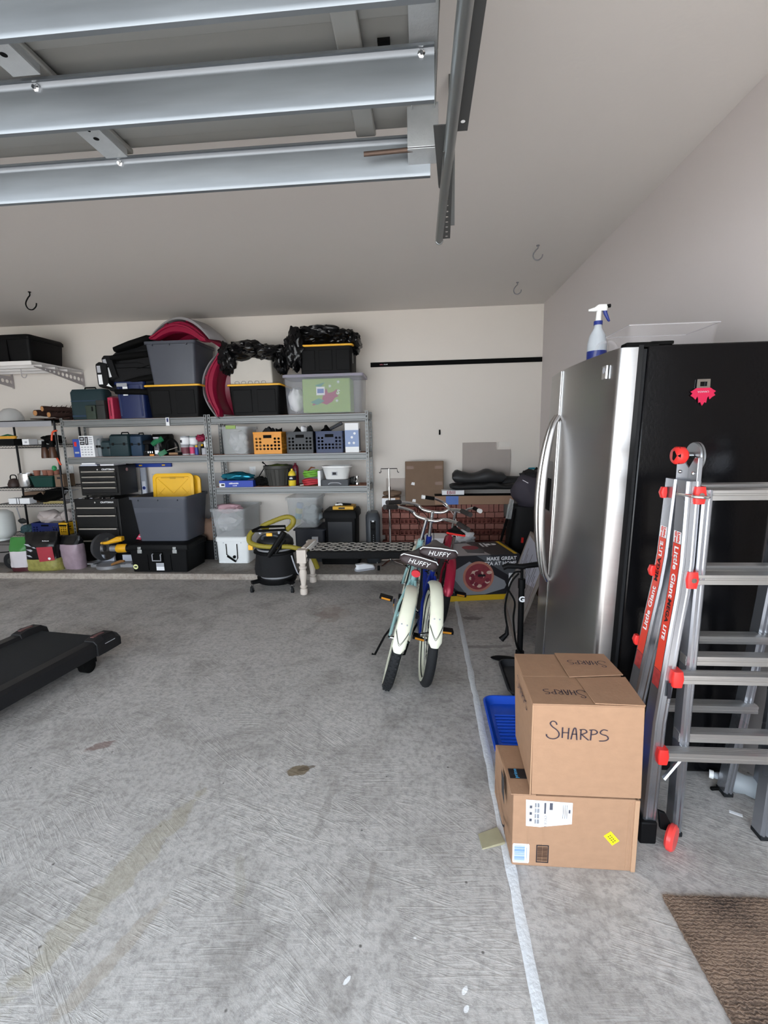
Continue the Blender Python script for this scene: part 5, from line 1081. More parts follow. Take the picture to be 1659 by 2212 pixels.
t, w = T('flat_box', 'white carton with red lettering under the black cloth covers', 'box', .21, .45, 5.09, ZC2 + .001); g = G(); g.box(-w / 2, w / 2, 0, .12, 0, .048); g.obj('carton', PAPER, t, bev=.002); text('EBIII', .05, mk('berry_ink', '8a2b3c', .5), t, (-.02, -.001, .024), bold=.001)
TARP = mk('black_vinyl', '1d1d1e', .5, 0, .2, 5., .2, 12.)
def slabby(lab, x0, x1, y, z0, z1, d, seed, m=TARP, amp=.02, name='folded_cover', bulge=1.):
    t, w = T(name, lab, 'cover', x0, x1, y, z0); h = z1 - z0; R = []; n = 22
    for i in range(n + 1):
        u = i / n; x = -w / 2 + w * u; k = min(1, (math.sin(PI * min(1, max(0, u)))) * 3.5 + .35); q = noise.noise(V((x * 6, seed, 0))) * amp
        R.append([(x, d * .5 + (d / 2 + amp * .5 * noise.noise(V((x * 5, a, seed)))) * math.copysign(abs(math.cos(a)) ** .7, math.cos(a)), max(.001, h * .5 * (1 + k * math.copysign(abs(math.sin(a)) ** .7, math.sin(a))) + q * (1 + math.sin(a)))) for a in [2 * PI * j / 18 for j in range(18)]])
    g = G(); g.rings(R); g.obj('cover', m, t, smooth=60); return t
slabby('folded black vinyl cover, the lower one lying on the long carton', .30, 1.02, 5.07, ZC2 + .05, ZC2 + .125, .22, 1.)
slabby('bulky folded black cover on top of the other, in front of the wall board', .33, .90, 5.09, ZC2 + .12, ZC2 + .245, .2, 5., mk('black_vinyl_top', '2a2a2b', .45, 0, .2, 5., .2, 12.), .03)
slabby('flat black folder-like cover reaching right towards the corner', .72, 1.17, 5.22, ZC2 + .05, ZC2 + .18, .16, 9., TARP, .008)
# boards against the wall
t = thing('wall_panel', 'grey stepped board leaning on the back wall above the bricks', 'board', (.72, 5.395, .84)); g = G(); g.prism([(-.265, 0), (.27, 0), (.27, .40), (.11, .40), (.11, .485), (-.265, .485)], 0, .012, 'y'); g.obj('board', mk('grey_board', 'a49b95', .7), t)
tag(G().box(-.425, -.205, 5.40, 5.415, .72, .93).obj('masonite_piece', mk('pale_tan_board', 'b5aaa2', .7)), 'small pale board piece leaning on the wall behind the pole stand', 'board')
tag(G().box(.86, .995, 5.405, 5.4175, 1.27, 1.325).obj('paper_patch', mk('white_patch', 'd9d4cd', .8)), 'small white patch on the wall beside the grey stepped board', 'patch')

# IV pole style stand
t = thing('pole_stand', 'chrome pole stand with a double hook top before the bricks', 'stand', (-.352, 4.90, SL)); g = G(); g.cyl((0, 0, .0), (0, 0, .80), .0125); g.obj('lower_tube', CHROME, t); g = G(); g.cyl((0, 0, .80), (0, 0, 1.02), .008); g.obj('upper_tube', CHROME, t); g = G(); g.cyl((0, 0, .79), (0, 0, .83), .016); g.obj('collar', CHROME, t)
g = G(); g.tube([(-.105, 0, .985), (-.095, 0, .975), (-.085, 0, .985), (-.085, 0, 1.02), (.085, 0, 1.02), (.09, 0, .985), (.10, 0, .978), (.105, 0, .985)], .005, 6); g.obj('double_hook', mk('dark_chrome', '77777b', .2, .9), t)
for a in range(5): g = G(); g.tube([(0, 0, .03), (.2 * math.cos(a * 1.2566 + .5), .2 * math.sin(a * 1.2566 + .5), .012)], .01, 6); g.obj('foot', CHROME, t)

# pizza oven carton
t = thing('pizza_oven_box', 'black printed pizza oven carton with a yellow stripe on the floor', 'box', (.50, 3.90, 0), rz=math.radians(9)); PBK = mk('printed_black_card', '26252a', .45)
W, D, H = .66, .50, .40; g = G(); g.box(-W / 2 + .02, W / 2, 0, D, 0, H); g.obj('carton', PBK, t, bev=.003)
YP = mk('print_yellow', 'd3ac22', .45); lbl(t, -W / 2 + .02, W / 2, -.0003, .002, .05, YP, 'yellow_stripe'); GP = mk('print_grey', '8a8c92', .5); GP2 = mk('print_dark_grey', '55575c', .5)
g = G(); g.prism([(-.05, .399), (.06, .399), (.31, .27), (.32, .16)], -.001, -.0002, 'y'); g.obj('grey_band_print', GP2, t)
g = G(); g.prism([(-.30, .24), (-.11, .35), (.20, .17), (.215, .13), (.20, .10), (.03, .055), (-.14, .055), (-.295, .20)], -.0016, -.0011, 'y'); g.obj('peel_print', GP, t)
g = G(); g.prism([(-.30, .19), (-.24, .20), (-.14, .07), (-.16, .055), (-.25, .13)], -.0021, -.0017, 'y'); g.obj('peel_handle_print', GP2, t)
CR = mk('crust_print', 'b77a68', .6, 0, .2, 30.); SA = mk('sauce_print', '8f3a42', .6, 0, .25, 25.); PEP = mk('pepperoni_print', '7c2b3a', .6); MZ = mk('mozzarella_print', 'd3b5a5', .6)
cx, cz = -.03, .215
g = G(); g.cyl((cx, -.0022, cz), (cx, -.0028, cz), .135, n=36); g.obj('pizza_crust', CR, t); g = G(); g.cyl((cx, -.0029, cz), (cx, -.0034, cz), .115, n=32); g.obj('pizza_sauce', SA, t)
rnd = random.Random(4)
for i in range(10):
    a = i * 2.4; r = .03 + .072 * ((i * .37) % 1); g = G(); g.sph((cx + r * math.cos(a), -.0036, cz + r * math.sin(a)), (.02 + .008 * rnd.random(), .0003, .016), 9, 4); g.obj('cheese_print', MZ, t)
for i in range(11):
    a = i * 2.4 + 1.1; r = .015 + .085 * ((i * .41) % 1); g = G(); g.cyl((cx + r * math.cos(a), -.0040, cz + r * math.sin(a)), (cx + r * math.cos(a), -.0044, cz + r * math.sin(a)), .019, n=14); g.obj('pepperoni_print', PEP, t)
g = G(); g.box(cx - .005, cx + .06, -.0056, -.0046, cz + .0, cz + .018); g.obj('handle_slot', INK, t)
text('MAKE GREAT\nPIZZA AT HOME', .042, PAPER, t, (.300, -.0016, .345), align='RIGHT', bold=.0012)
lbl(t, .235, .32, -.0011, .09, .235); lbl(t, .25, .31, -.0019, .13, .16, GP, 'label_print'); lbl(t, .26, .30, -.0019, .2, .215, INK, 'label_print')
# top print
def tp(pts, m, nm, z=H + .0006): g = G(); g.prism(pts, H + .0001, z, 'z'); g.obj(nm, m, t)
tp([(-.28, .01), (.08, .01), (-.02, .46), (-.28, .46)], mk('print_pale', 'a8a5a8', .5), 'top_photo'); tp([(-.1, .10), (.04, .06), (.07, .2), (.0, .32), (-.1, .3)], GP2, 'top_peel', H + .0012); g = G(); g.lathe([(.075, H + .0013), (.075, H + .0018)], 24, -.03, .28); g.obj('top_pizza', SA, t)
tp([(.285, .02), (.315, .02), (.30, .49), (.27, .49)], YP, 'top_stripe'); g = G(); g.loft([(.10, .06, .028, H + .0006, .19, .38), (.10, .06, .028, H + .0012, .19, .38)], k=5); g.obj('top_logo', PAPER, t)
g = G(); [g.box(.18, .20, .355 + .012 * k, .362 + .012 * k, H + .0013, H + .0017) for k in range(5)]; g.obj('logo_print', DGR, t); g = G(); [g.box(x_, x_ + .02, .30 + .02 * k, .315 + .02 * k, H + .0003, H + .0008) for k in range(7) for x_ in (.09, .125)]; g.obj('top_print', PAPER, t)
blobthing('plastic_wrap', 'clear crumpled plastic on the far end of the pizza carton', 'plastic wrap', (.40, 4.62, .40), (.12, .08, .07), mk('clear_wrap', 'cfcfd3', .25, alpha=.6), 4., .5)
t = thing('white_tray', 'folded white paper bundle between the bikes and the bricks', 'paper', (.14, 4.75, SL)); g = G(); g.loft([(.26, .3, .03, 0), (.26, .3, .03, .30), (.22, .26, .03, .33)]); g.obj('bundle', PAPER, t, smooth=50)

# rucksack / camping bag
t = thing('hiking_backpack', 'tall black backpack with a dark grey hood, by the fridge', 'backpack', (.96, 4.60, .0), rot=(0, math.radians(4), 0)); NYL = mk('grey_nylon', '3f3b44', .75, 0, .2, 10., .4, 20.); BN = mk('black_nylon', '101012', .7, 0, .3, 10., .3, 25.)
g = G(); g.loft([(.26, .2, .06, .0), (.32, .26, .09, .1), (.33, .27, .09, .5), (.30, .24, .08, .72)], k=5); g.obj('body', BN, t, smooth=60)
g = G(); g.blob((.0, 0, .86), (.16, .14, .17), .25, 1.8, 3, 3.); g.obj('hood', NYL, t, smooth=60); g = G(); g.blob((.02, .03, 1.01), (.10, .09, .06), .35, 2., 3, 7.); g.obj('top_bundle', BN, t, smooth=60)
for x in (-.13, .10): g = G(); g.tube(spline([(x, -.12, .70), (x - .02, -.15, .5), (x - .03, -.145, .3), (x, -.12, .12)], 4), .018, 6, flat=.4); g.obj('strap', BLKM, t)
g = G(); g.tube([(-.16, -.10, .78), (-.25, -.12, .30)], .022, 6, flat=.5); g.obj('hip_belt', BLKM, t); g = G(); g.prism([(-.215, .60), (-.16, .60), (-.15, .78), (-.19, .80)], -.13, -.125, 'y'); g.obj('clear_tag', FROST, t)
g = G(); g.box(-.05, -.03, -.155, -.14, .38, .43); g.obj('red_tab', RED, t); g = G(); g.M = Matrix.Translation((-.06, -.12, .965)) @ Matrix.Rotation(.45, 4, 'Y'); g.box(-.03, .03, -.004, 0, -.003, .003); g.obj('reflective_strip', PAPER, t)
def jug(lab, x, y, z, w, h, m, name='fuel_can'):
    t = thing(name, lab, 'can', (x, y, z)); g = G(); g.loft([(w, .22, .03, 0), (w, .22, .04, h * .7), (w * .6, .16, .03, h * .88), (w * .35, .1, .02, h * .92)]); g.obj('body', m, t, smooth=45); g = G(); g.tube([(-w * .25, 0, h * .78), (-w * .1, 0, h), (w * .2, 0, h)], .012, 6); g.obj('handle', m, t); g = G(); g.cyl((w * .2, 0, h * .85), (w * .35, 0, h * 1.02), .018); g.obj('cap', BLACK, t)
o = G().box(-.10, .10, -.12, .12, 0, .60).obj('cardboard_box', CARD2, bev=.004); o.location = (1.20, 4.93, SL - .0); tag(o, 'upright brown carton hidden behind the backpack', 'box')
jug('red plastic can between the backpack and the fridge', 1.195, 4.93, SL + .601, .17, .26, mk('red_can_plastic', 'c23a34', .4))
o = G().box(-.1, .1, -.1, .1, 0, .72).obj('cardboard_box', CARD2, bev=.004); o.location = (1.19, 5.18, SL); tag(o, 'tall brown carton in the corner under the teal can', 'box')
jug('teal plastic can in the corner beside the black covers', 1.17, 5.16, SL + .722, .2, .26, mk('teal_can_plastic', '2c7f8e', .4), 'water_can')
# boards leaning by the fridge
def lean(name, lab, p, w, h, d, rz, tilt, m, cat='board'):
    t = thing(name, lab, cat, p); t.rotation_euler = (0, tilt, 0); t.rotation_mode = 'XYZ'; t.matrix_world = Matrix.Translation(p) @ Matrix.Rotation(rz, 4, 'Z') @ Matrix.Rotation(tilt, 4, 'Y'); return t
t = lean('framed_picture', 'pale framed panel with grey brush marks leaning beside the fridge', (.615, 3.08, .003), 0, 0, 0, math.radians(-4.5), math.radians(18.5), None, 'picture')
WB_ = mk('picture_pale', 'b9bbc9', .35, 0, .04, 3.); FR = mk('grey_oak_frame', '8a7f78', .6, 0, .15, 20., aniso=(1, .3, 1))
g = G(); g.box(.004, .014, .03, .76, .03, .62); g.obj('panel', WB_, t); g = G(); g.prism([(.031, .031), (.759, .031), (.759, .36), (.5, .42), (.3, .34), (.031, .40)], .0032, .0038, 'x'); g.obj('marble_print', mk('marble_panel', '8f8b8b', .4, 0, .4, 9.), t) 
for q in ((0, .02, 0, .79, 0, .0299), (0, .02, 0, .79, .6201, .65), (0, .02, 0, .0299, .03, .62), (0, .02, .7601, .79, .03, .62)): g = G(); g.box(*q); g.obj('frame_bar', FR, t, bev=.002)
g = G()
for k in range(14): y_ = .06 + .05 * k; g.tube([(.0030, y_, .30 + .05 * (k % 3)), (.0030, y_ + .015, .42 + .04 * (k % 4))], .006, 5, flat=.15)
g.obj('grey_brush_print', mk('marble_grey_print', '66646a', .5), t)
t = lean('cardboard_sheet', 'brown cardboard sheet with a barcode leaning behind the pale frame', (1.0, 3.95, .003), 0, 0, 0, 0, math.radians(6), None, 'cardboard')
g = G(); g.box(0, .03, 0, .5, 0, .76); g.obj('sheet', CARD2, t, bev=.003); g = G(); g.box(-.001, -.0002, .05, .15, .52, .70); g.obj('barcode_sticker', PAPER, t)
# pump
t = thing('bicycle_pump', 'black floor pump with hose standing before the framed panels', 'pump', (.60, 2.80, 0)); t.scale = (1, 1, .965); g = G(); g.loft([(.05, .05, .02, .012), (.045, .045, .02, .06)]); g.cyl((0, 0, .05), (0, 0, .075), .026); g.obj('base', BLACK, t, smooth=50)
g = G(); g.M = Matrix.Rotation(-.15, 4, 'Z'); g.sph((-.09, 0, .012), (.09, .035, .011), 16, 6); g.sph((.08, .02, .012), (.07, .03, .011), 16, 6); g.obj('foot_plate', BLACK, t, smooth=60)
g = G(); g.cyl((0, 0, .07), (0, 0, .50), .018); g.obj('barrel', BLACK, t); g = G(); g.cyl((0, 0, .50), (0, 0, .56), .022); g.obj('barrel_cap', BLACK, t); g = G(); g.cyl((0, 0, .56), (0, 0, .63), .009); g.obj('piston_rod', BLKM, t)
g = G(); g.tube([(-.115, 0, .632), (-.09, 0, .645), (-.02, 0, .642), (0, 0, .638), (.02, 0, .645), (.09, 0, .655), (.13, 0, .655)], [.017, .018, .016, .02, .016, .018, .016], 10); g.obj('handle', BLACK, t, smooth=60)
g = G(); g.tube(spline([(0, -.02, .07), (-.03, -.03, .14), (-.05, -.03, .30), (-.045, -.03, .42), (-.09, -.02, .52), (-.05, -.01, .60), (-.01, -.01, .61)], 6), .006, 8); g.obj('hose', BLKM, t); g = G(); g.tube([(-.12, -.02, .16), (-.085, -.02, .20), (-.085, -.02, .25)], [.02, .014, .008], 8); g.obj('hose_head', BLACK, t)
g = G(); g.tube(spline([(-.085, -.02, .25), (-.10, -.02, .38), (-.07, -.015, .53), (-.02, -.01, .60)], 6), .006, 8); g.obj('hose', BLKM, t)
text('G', .05, PAPER, t, (0, -.0185, .43), depth=.001, bold=.002); g = G(); g.sph((.01, -.018, .03), (.022, .01, .015), 12, 6); g.obj('gauge', WHITE, t)
# boot trays
def tray(lab, x0, x1, y0, y1, m, n, rz=0., nm='boot_tray', rim=.012):
    w, d = x1 - x0, y1 - y0; t = thing(nm, lab, 'tray', ((x0 + x1) / 2, (y0 + y1) / 2, .001), rz)
    g = G(); g.rings([g.rr(*q, k=5) for q in ((w - .04, d - .04, .04, 0), (w, d, .05, .03), (w + .012, d + .012, .055, .034), (w + .012, d + .012, .055, .04), (w - .006, d - .006, .045, .04), (w - .05, d - .05, .035, .008))]); g.obj('tray', m, t, smooth=50)
    for i in range(n):
        y = -d / 2 + .07 + (d - .2) * i / max(1, n - 1); g = G(); g.tube([(-w / 2 + .04, y, .010), (w / 2 - .04, y, .010)], .006, 6); g.obj('ridge', m, t)
tray('bright blue ribbed tray on the floor left of the cardboard boxes', .315, .66, 1.85, 2.33, mk('bright_blue_plastic', '1650c8', .35), 12)
tray('black tray behind the blue one on the floor', .46, .70, 2.36, 2.745, mk('black_tray', '26282c', .4, 0, .5, 60.), 0, 0)
# ------------------------------------------------------------------ bicycles
CREAM = mk('cream_paint', 'dcdcc8', .35, 0, .06, 20.); SADB = mk('brown_vinyl', '3c3132', .5); SPK = mk('spoke_steel', 'c9c9cc', .2, .9)
def bicycle(lab, loc, heading, lean, fm, R, wb, fender, whitewall, seat_z, bar, seat_m, brand=None, knob=False, tyre_m=None, seat_style='cruiser', turn=0.):
    t = thing('bicycle', lab, 'bicycle', loc); t.matrix_world = Matrix.Translation(loc) @ Matrix.Rotation(heading, 4, 'Z') @ Matrix.Rotation(lean, 4, 'Y')
    def wheel(y, nm):
        g = G(); pts = [(0, y + (R - .028) * math.cos(a), R + (R - .028) * math.sin(a)) for a in [2 * PI * i / 40 for i in range(40)]]; g.tube(pts, .028, 12, closed=True)
        o = g.obj(nm, tyre_m or DKRUB, t, smooth=60)
        if knob:
            g = G()
            for i in range(56):
                for k, x in enumerate((-.014, 0, .014)):
                    a = 2 * PI * (i + .5 * (k % 2)) / 56; g.M = Matrix.Translation((x, y, R)) @ Matrix.Rotation(a, 4, 'X') @ Matrix.Translation((0, R - (.0015 if k == 1 else .004), 0)); g.box(-.005, .005, -.003, .003, -.006, .006)
            g.obj('tread_blocks', DKRUB, o, smooth=0, stuff=True)
        if whitewall:
            g = G()
            for s_ in (-1, 1): g.rings([[(s_ * xx, y + rr_ * math.cos(a), R + rr_ * math.sin(a)) for a in [2 * PI * i / 40 for i in range(40)]] for xx, rr_ in ((.0288, R - .030), (.0235, R - .050), (.020, R - .050), (.022, R - .034))], closed=True)
            g.obj('white_sidewall', CREAM, o, smooth=50)
        g = G(); rs = R - .056; g.rings([[(x, y + r * math.cos(a), R + r * math.sin(a)) for a in [2 * PI * i / 40 for i in range(40)]] for x, r in ((-.014, rs + .006), (.014, rs + .006), (.012, rs - .008), (-.012, rs - .008))], closed=True); g.obj('rim', whitewall or CHROME, o, smooth=50)
        g = G()
        for i in range(28):
            a = 2 * PI * i / 28; s_ = 1 if i % 2 else -1; a2 = a + s_ * .9 * (1 if i % 4 < 2 else -1)
            g.cyl((s_ * .025, y + .018 * math.cos(a2), R + .018 * math.sin(a2)), (0, y + (rs - .006) * math.cos(a), R + (rs - .006) * math.sin(a)), .0014, n=4)
        g.obj('spokes', SPK, o, stuff=True); g = G(); g.cyl((-.05, y, R), (.05, y, R), .014); g.obj('hub', CHROME, o); g = G(); g.cyl((-.062, y, R), (.062, y, R), .006); g.obj('axle', BLKM, o)
    wheel(0, 'rear_wheel'); wheel(wb, 'front_wheel')
    by = wb * .40; bz = R * .92; sy = wb * .24; hz_ = R * 2 + .09; hy = wb * .80; s_ = R / .285
    g = G(); g.tube(spline([(0, hy, hz_), (0, hy - .2 * s_, hz_ - .10), (0, sy + .06, bz + .27 * s_), (0, sy + .02, bz + .26 * s_)], 5), .017, 10); g.tube(spline([(0, hy + .012, hz_ - .09), (0, hy - .10 * s_, hz_ - .23 * s_), (0, by + .06, bz + .06), (0, by, bz)], 5), .019, 10)
    g.tube([(0, by, bz), (0, sy, bz + .36 * s_)], .016, 10)
    for x in (-1, 1): g.tube([(x * .018, by, bz), (x * .052, by * .5, R * .97), (x * .052, 0, R)], .010, 8); g.tube([(x * .016, sy + .015, bz + .30 * s_), (x * .05, by * .35, R * 1.5), (x * .052, 0, R)], .009, 8)
    g.cyl((0, hy - .012, hz_ + .045), (0, hy + .02, hz_ - .10), .021); g.cyl((-.04, by, bz), (.04, by, bz), .024); g.obj('frame', fm, t, smooth=50)
    g = G(); 
    for x in (-1, 1): g.tube([(x * .03, hy + .022, hz_ - .115), (x * .045, hy + .06 * s_, R * 1.5), (x * .045, wb, R)], .011, 8)
    g.tube([(-.03, hy + .022, hz_ - .115), (0, hy + .02, hz_ - .105), (.03, hy + .022, hz_ - .115)], .014, 8); g.obj('fork', fm, t, smooth=50)
    if fender:
        for (y, a0, a1) in ((0, 60, 168), (wb, 20, 128)):
            g = G(); R2 = R + .012; rs = []; n = 20
            for i in range(n + 1):
                a = math.radians(a0 + (a1 - a0) * i / n); tap = 1 if 0 < i < n else .55
                rs.append([(q[0] * tap, y + (R2 + q[1]) * math.cos(a), R + (R2 + q[1]) * math.sin(a)) for q in [(.036 * math.cos(b), .018 * math.sin(b)) for b in [PI * k / 8 for k in range(9)]] + [(.032 * math.cos(b), .018 * math.sin(b) - .003) for b in [PI - PI * k / 8 for k in range(9)]]])
            g.rings(rs); fe = g.obj('fender', fender, t, smooth=60)
            g = G()
            for x in (-1, 1): g.tube([(x * .058, y, R), (x * .036, y + R2 * math.cos(math.radians(a1 - 14)), R + R2 * math.sin(math.radians(a1 - 14)))], .003, 6)
            g.obj('fender_stay', BLKM, fe)
            if y == 0 and fender is CREAM:
                g = G()
                for k in range(2):
                    for x in (-1, 1):
                        pts = []
                        for j in range(7):
                            u = j / 6; a = math.radians(a1 - 7 - 13 * u ** 1.4 - k * 1.5); q = x * .033 * u; b = math.sqrt(max(0, 1 - (q / .036) ** 2)) * .018 + .0008; pts.append((q, (R2 + b) * math.cos(a), R + (R2 + b) * math.sin(a)))
                        g.tube(pts, .0012, 5)
                g.obj('pinstripe', DGR, fe); g = G()
                for x in (-.014, .014): a = math.radians(a1 - 27); b = .0175; g.sph((x, (R2 + b) * math.cos(a), R + (R2 + b) * math.sin(a)), .0045, 8, 5)
                g.obj('rivet', GRL, fe)
    # seat post, saddle
    g = G(); g.cyl((0, sy - .002, bz + .34 * s_), (0, sy - .03, seat_z - .05), .0125); g.obj('seat_post', CHROME, t)
    g = G()
    if seat_style == 'cruiser':
        for x in (-1, 1): g.tube(spline([(x * .03, sy + .13, seat_z - .035), (x * .035, sy - .0, seat_z - .055), (x * .075, sy - .10, seat_z - .035)], 4), .0045, 6); g.tube([(x * .06 + .012 * math.cos(k * .9), sy - .10 + .012 * math.sin(k * .9), seat_z - .07 + .0028 * k) for k in range(16)], .003, 5)
    else:
        for x in (-.02, .02): g.tube([(x, sy + .08, seat_z - .03), (x, sy - .08, seat_z - .04)], .004, 6)
    g.obj('saddle_rail', CHROME if seat_style != 'cruiser' else BLKM, t)
    prof = ((-.155, .095, .036), (-.14, .112, .05), (-.08, .112, .045), (0, .065, .038), (.09, .03, .034), (.135, .022, .028), (.15, .008, .015)) if seat_style == 'cruiser' else ((-.13, .05, .02), (-.11, .072, .028), (-.03, .05, .025), (.05, .022, .022), (.12, .016, .018), (.13, .006, .01))
    g = G(); g.rings([[(w * math.copysign(abs(math.cos(a)) ** .8, math.cos(a)), sy - .02 + y, seat_z - .005 + h * (math.sin(a) if math.sin(a) > 0 else math.sin(a) * .75) * .8) for a in [2 * PI * k / 20 for k in range(20)]] for y, w, h in prof]); sd = g.obj('saddle', seat_m, t, smooth=60)
    if brand:
        g = G(); g.tube([(-.108, sy - .165, seat_z + .012), (-.095, sy - .178, seat_z + .028), (0, sy - .182, seat_z + .033), (.095, sy - .178, seat_z + .028), (.108, sy - .165, seat_z + .012)], .003, 6); g.obj('white_piping', PAPER, sd)
        tx = text(brand, .038, PAPER, t, (0, sy - .1795, seat_z - .002), (PI / 2, 0, 0), .001, bold=-.0002, sx=1.05, shear=.25)
        g = G(); g.tube([(.0, sy - .15, seat_z - .07), (.0, sy - .172, seat_z - .07)], [.026, .026], 12, flat=.8); g.obj('red_reflector', mk('reflector_red', 'b3202c', .2), t) if 'seafoam' in lab else g.b.free()
    if seat_style != 'cruiser': g = G(); g.tube([(-.07, sy - .14, seat_z - .01), (0, sy - .155, seat_z - .01), (.07, sy - .14, seat_z - .01)], .008, 6); g.obj('red_trim', RED, sd)
    # stem and handlebar
    Mb = Matrix.Translation((0, hy - .02, 0)) @ Matrix.Rotation(turn, 4, 'Z')
    z0 = bar['z']
    g = G(); g.cyl((0, hy - .012, hz_ + .04), (0, hy - .03, z0), .012); g.obj('stem', CHROME, t)
    hw, sweep, rise = bar['w'], bar['sweep'], bar['rise']
    pts = spline([(-hw, -sweep, z0 + rise), (-hw * .78, -sweep * .55, z0 + rise), (-hw * .45, .01, z0 + rise * .55), (-.06, .01, z0), (.06, .01, z0), (hw * .45, .01, z0 + rise * .55), (hw * .78, -sweep * .55, z0 + rise), (hw, -sweep, z0 + rise)], 5)
    g = G(); g.M = Mb; g.tube(pts, .011, 10); hb = g.obj('handlebar', CHROME, t, smooth=60)
    for s2 in (-1, 1):
        e = V((s2 * hw, -sweep, z0 + rise)); b_ = V((s2 * hw * .80, -sweep * .60, z0 + rise)); d = (e - b_).normalized()
        g = G(); g.M = Mb; g.cyl(tuple(b_), tuple(e + d * .02), .0165, n=12); g.obj('grip', bar.get('grip', mk('grip_brown_black', '2a2625', .7)), t, smooth=40)
        if bar.get('white_end'): g = G(); g.M = Mb; g.cyl(tuple(e + d * .0205), tuple(e + d * .05), .018, n=12); g.obj('white_grip_end', WHITE, t)
    g = G(); g.M = Mb; g.tube(spline([(-hw * .5, -.02, z0 + rise * .5), (-.05, .08, z0 - .05), (.02, .06, z0 - .16), (.03, .03, z0 - .3)], 5), .0025, 5); g.obj('brake_cable', PAPER if bar.get('white_end') else BLKM, t)
    # crank, pedals, kickstand, chain guard
    for s2, a in ((-1, .35), (1, .35 + PI)):
        e = (s2 * .075, by + .14 * s_ * math.cos(a), bz + .14 * s_ * math.sin(a)); g = G(); g.tube([(s2 * .045, by, bz), (s2 * .06, by + .02 * math.cos(a), bz + .02 * math.sin(a)), e], .009, 6); ck = g.obj('crank', CHROME, t)
        g = G(); ex, ey, ez = e; c0 = ex + s2 * .06; g.rings([[(x, y, z) for x, y, z in ((c0 - .045, ey - .03, ez - .011), (c0 + .045, ey - .03, ez - .011), (c0 + .045, ey - .03, ez + .011), (c0 - .045, ey - .03, ez + .011))], [(c0 - .045, ey + .03, ez - .011), (c0 + .045, ey + .03, ez - .011), (c0 + .045, ey + .03, ez + .011), (c0 - .045, ey + .03, ez + .011)]]); pd = g.obj('pedal', BLACK, t, bev=.004)
        g = G(); g.box(c0 - .03, c0 + .03, ey - .0325, ey - .0302, ez - .006, ez + .006); g.obj('amber_reflector', mk('amber_reflector', 'd18a25', .25), pd)
    g = G(); g.M = Matrix.Translation((.047, by, bz)) @ Matrix.Rotation(PI / 2, 4, 'Y'); g.lathe([(.07 * s_, -.002), (.07 * s_, .002)], 28); g.obj('chainring', BLKM, t)
    if fender is CREAM:
        g = G(); g.tube([(.056, by + .07, bz + .0), (.056, by - .02, bz + .06), (.056, by * .4, R + .045), (.056, -.03, R + .02)], [.02, .022, .018, .008], 8, flat=.35); g.obj('chain_guard', CREAM, t, smooth=60)
    g = G(); g.tube([(-.04, by - .07, bz - .03), (-.08, by - .10, R * .5), (-.11, by - .15, .03), (-.13, by - .15, .028)], .007, 6); g.obj('kickstand', BLKM, t)
    return t
TEALP = mk('seafoam_bike_paint', '9cc0bf', .25, .25, .05); NAVYP = mk('royal_blue_bike_paint', '1c2c7d', .22, .2, .05); REDP = mk('crimson_bike_paint', 'a11f3a', .25, .2, .05)
bicycle('seafoam teal cruiser bicycle with cream fender leaning to the right, nearest left', (-.216, 2.50, .0), math.radians(-1.5), math.radians(15), TEALP, .285, .98, CREAM, CREAM, .735, dict(z=.86, w=.27, sweep=.26, rise=.055), SADB, 'HUFFY', True, turn=-.05)
bicycle('royal blue cruiser bicycle with cream fender, right of the teal one', (-.006, 2.54, .0), math.radians(3), math.radians(7.5), NAVYP, .285, .98, CREAM, CREAM, .755, dict(z=.885, w=.27, sweep=.24, rise=.055), SADB, 'HUFFY', False, turn=-.22)
bicycle('crimson bicycle with white grip ends, behind the royal blue cruiser', (.125, 3.42, .0), math.radians(-2), math.radians(10), REDP, .245, .76, REDP, None, .70, dict(z=.78, w=.24, sweep=.10, rise=.07, white_end=True, grip=BLKM), BLKM, None, False, None, 'sport', turn=-.5)
# fallen pedal / orange-handled tool near the bikes is the teal bicycle's pedal

# ------------------------------------------------------------------ refrigerator
SS = mk('brushed_stainless', 'a9a7a6', .3, .95, .05, 3., .03, 14., aniso=(1, 1, 30), dirt=.05)
fr = thing('refrigerator', 'large stainless side-by-side refrigerator with a glossy black side panel', 'refrigerator', (.80, 1.813, 0)); TL = -.026
Mt = Matrix.Rotation(-TL, 4, 'Y')   # leans slightly back on its front feet
Mt = Matrix(((1, 0, -TL, TL * .05 - .046 + .0), (0, 1, 0, 0), (0, 0, 1, 0), (0, 0, 0, 1)))
FB = mk('gloss_black_enamel', '08080a', .2, 0, .3, 3., .10, 90., spec=.28)
g = G(); g.M = Mt; g.box(0.012, .50, 0, .91, .03, 1.722); g.obj('cabinet', FB, fr, bev=.006)
g = G(); g.M = Mt; g.box(-.004, .0115, .006, .904, .05, 1.71); g.obj('gasket', DKRUB, fr)
g = G(); g.M = Mt; g.box(-.022, -.0045, -.003, .913, .045, 1.722); g.obj('door_edge_trim', mk('trim_black', '09090a', .3), fr)
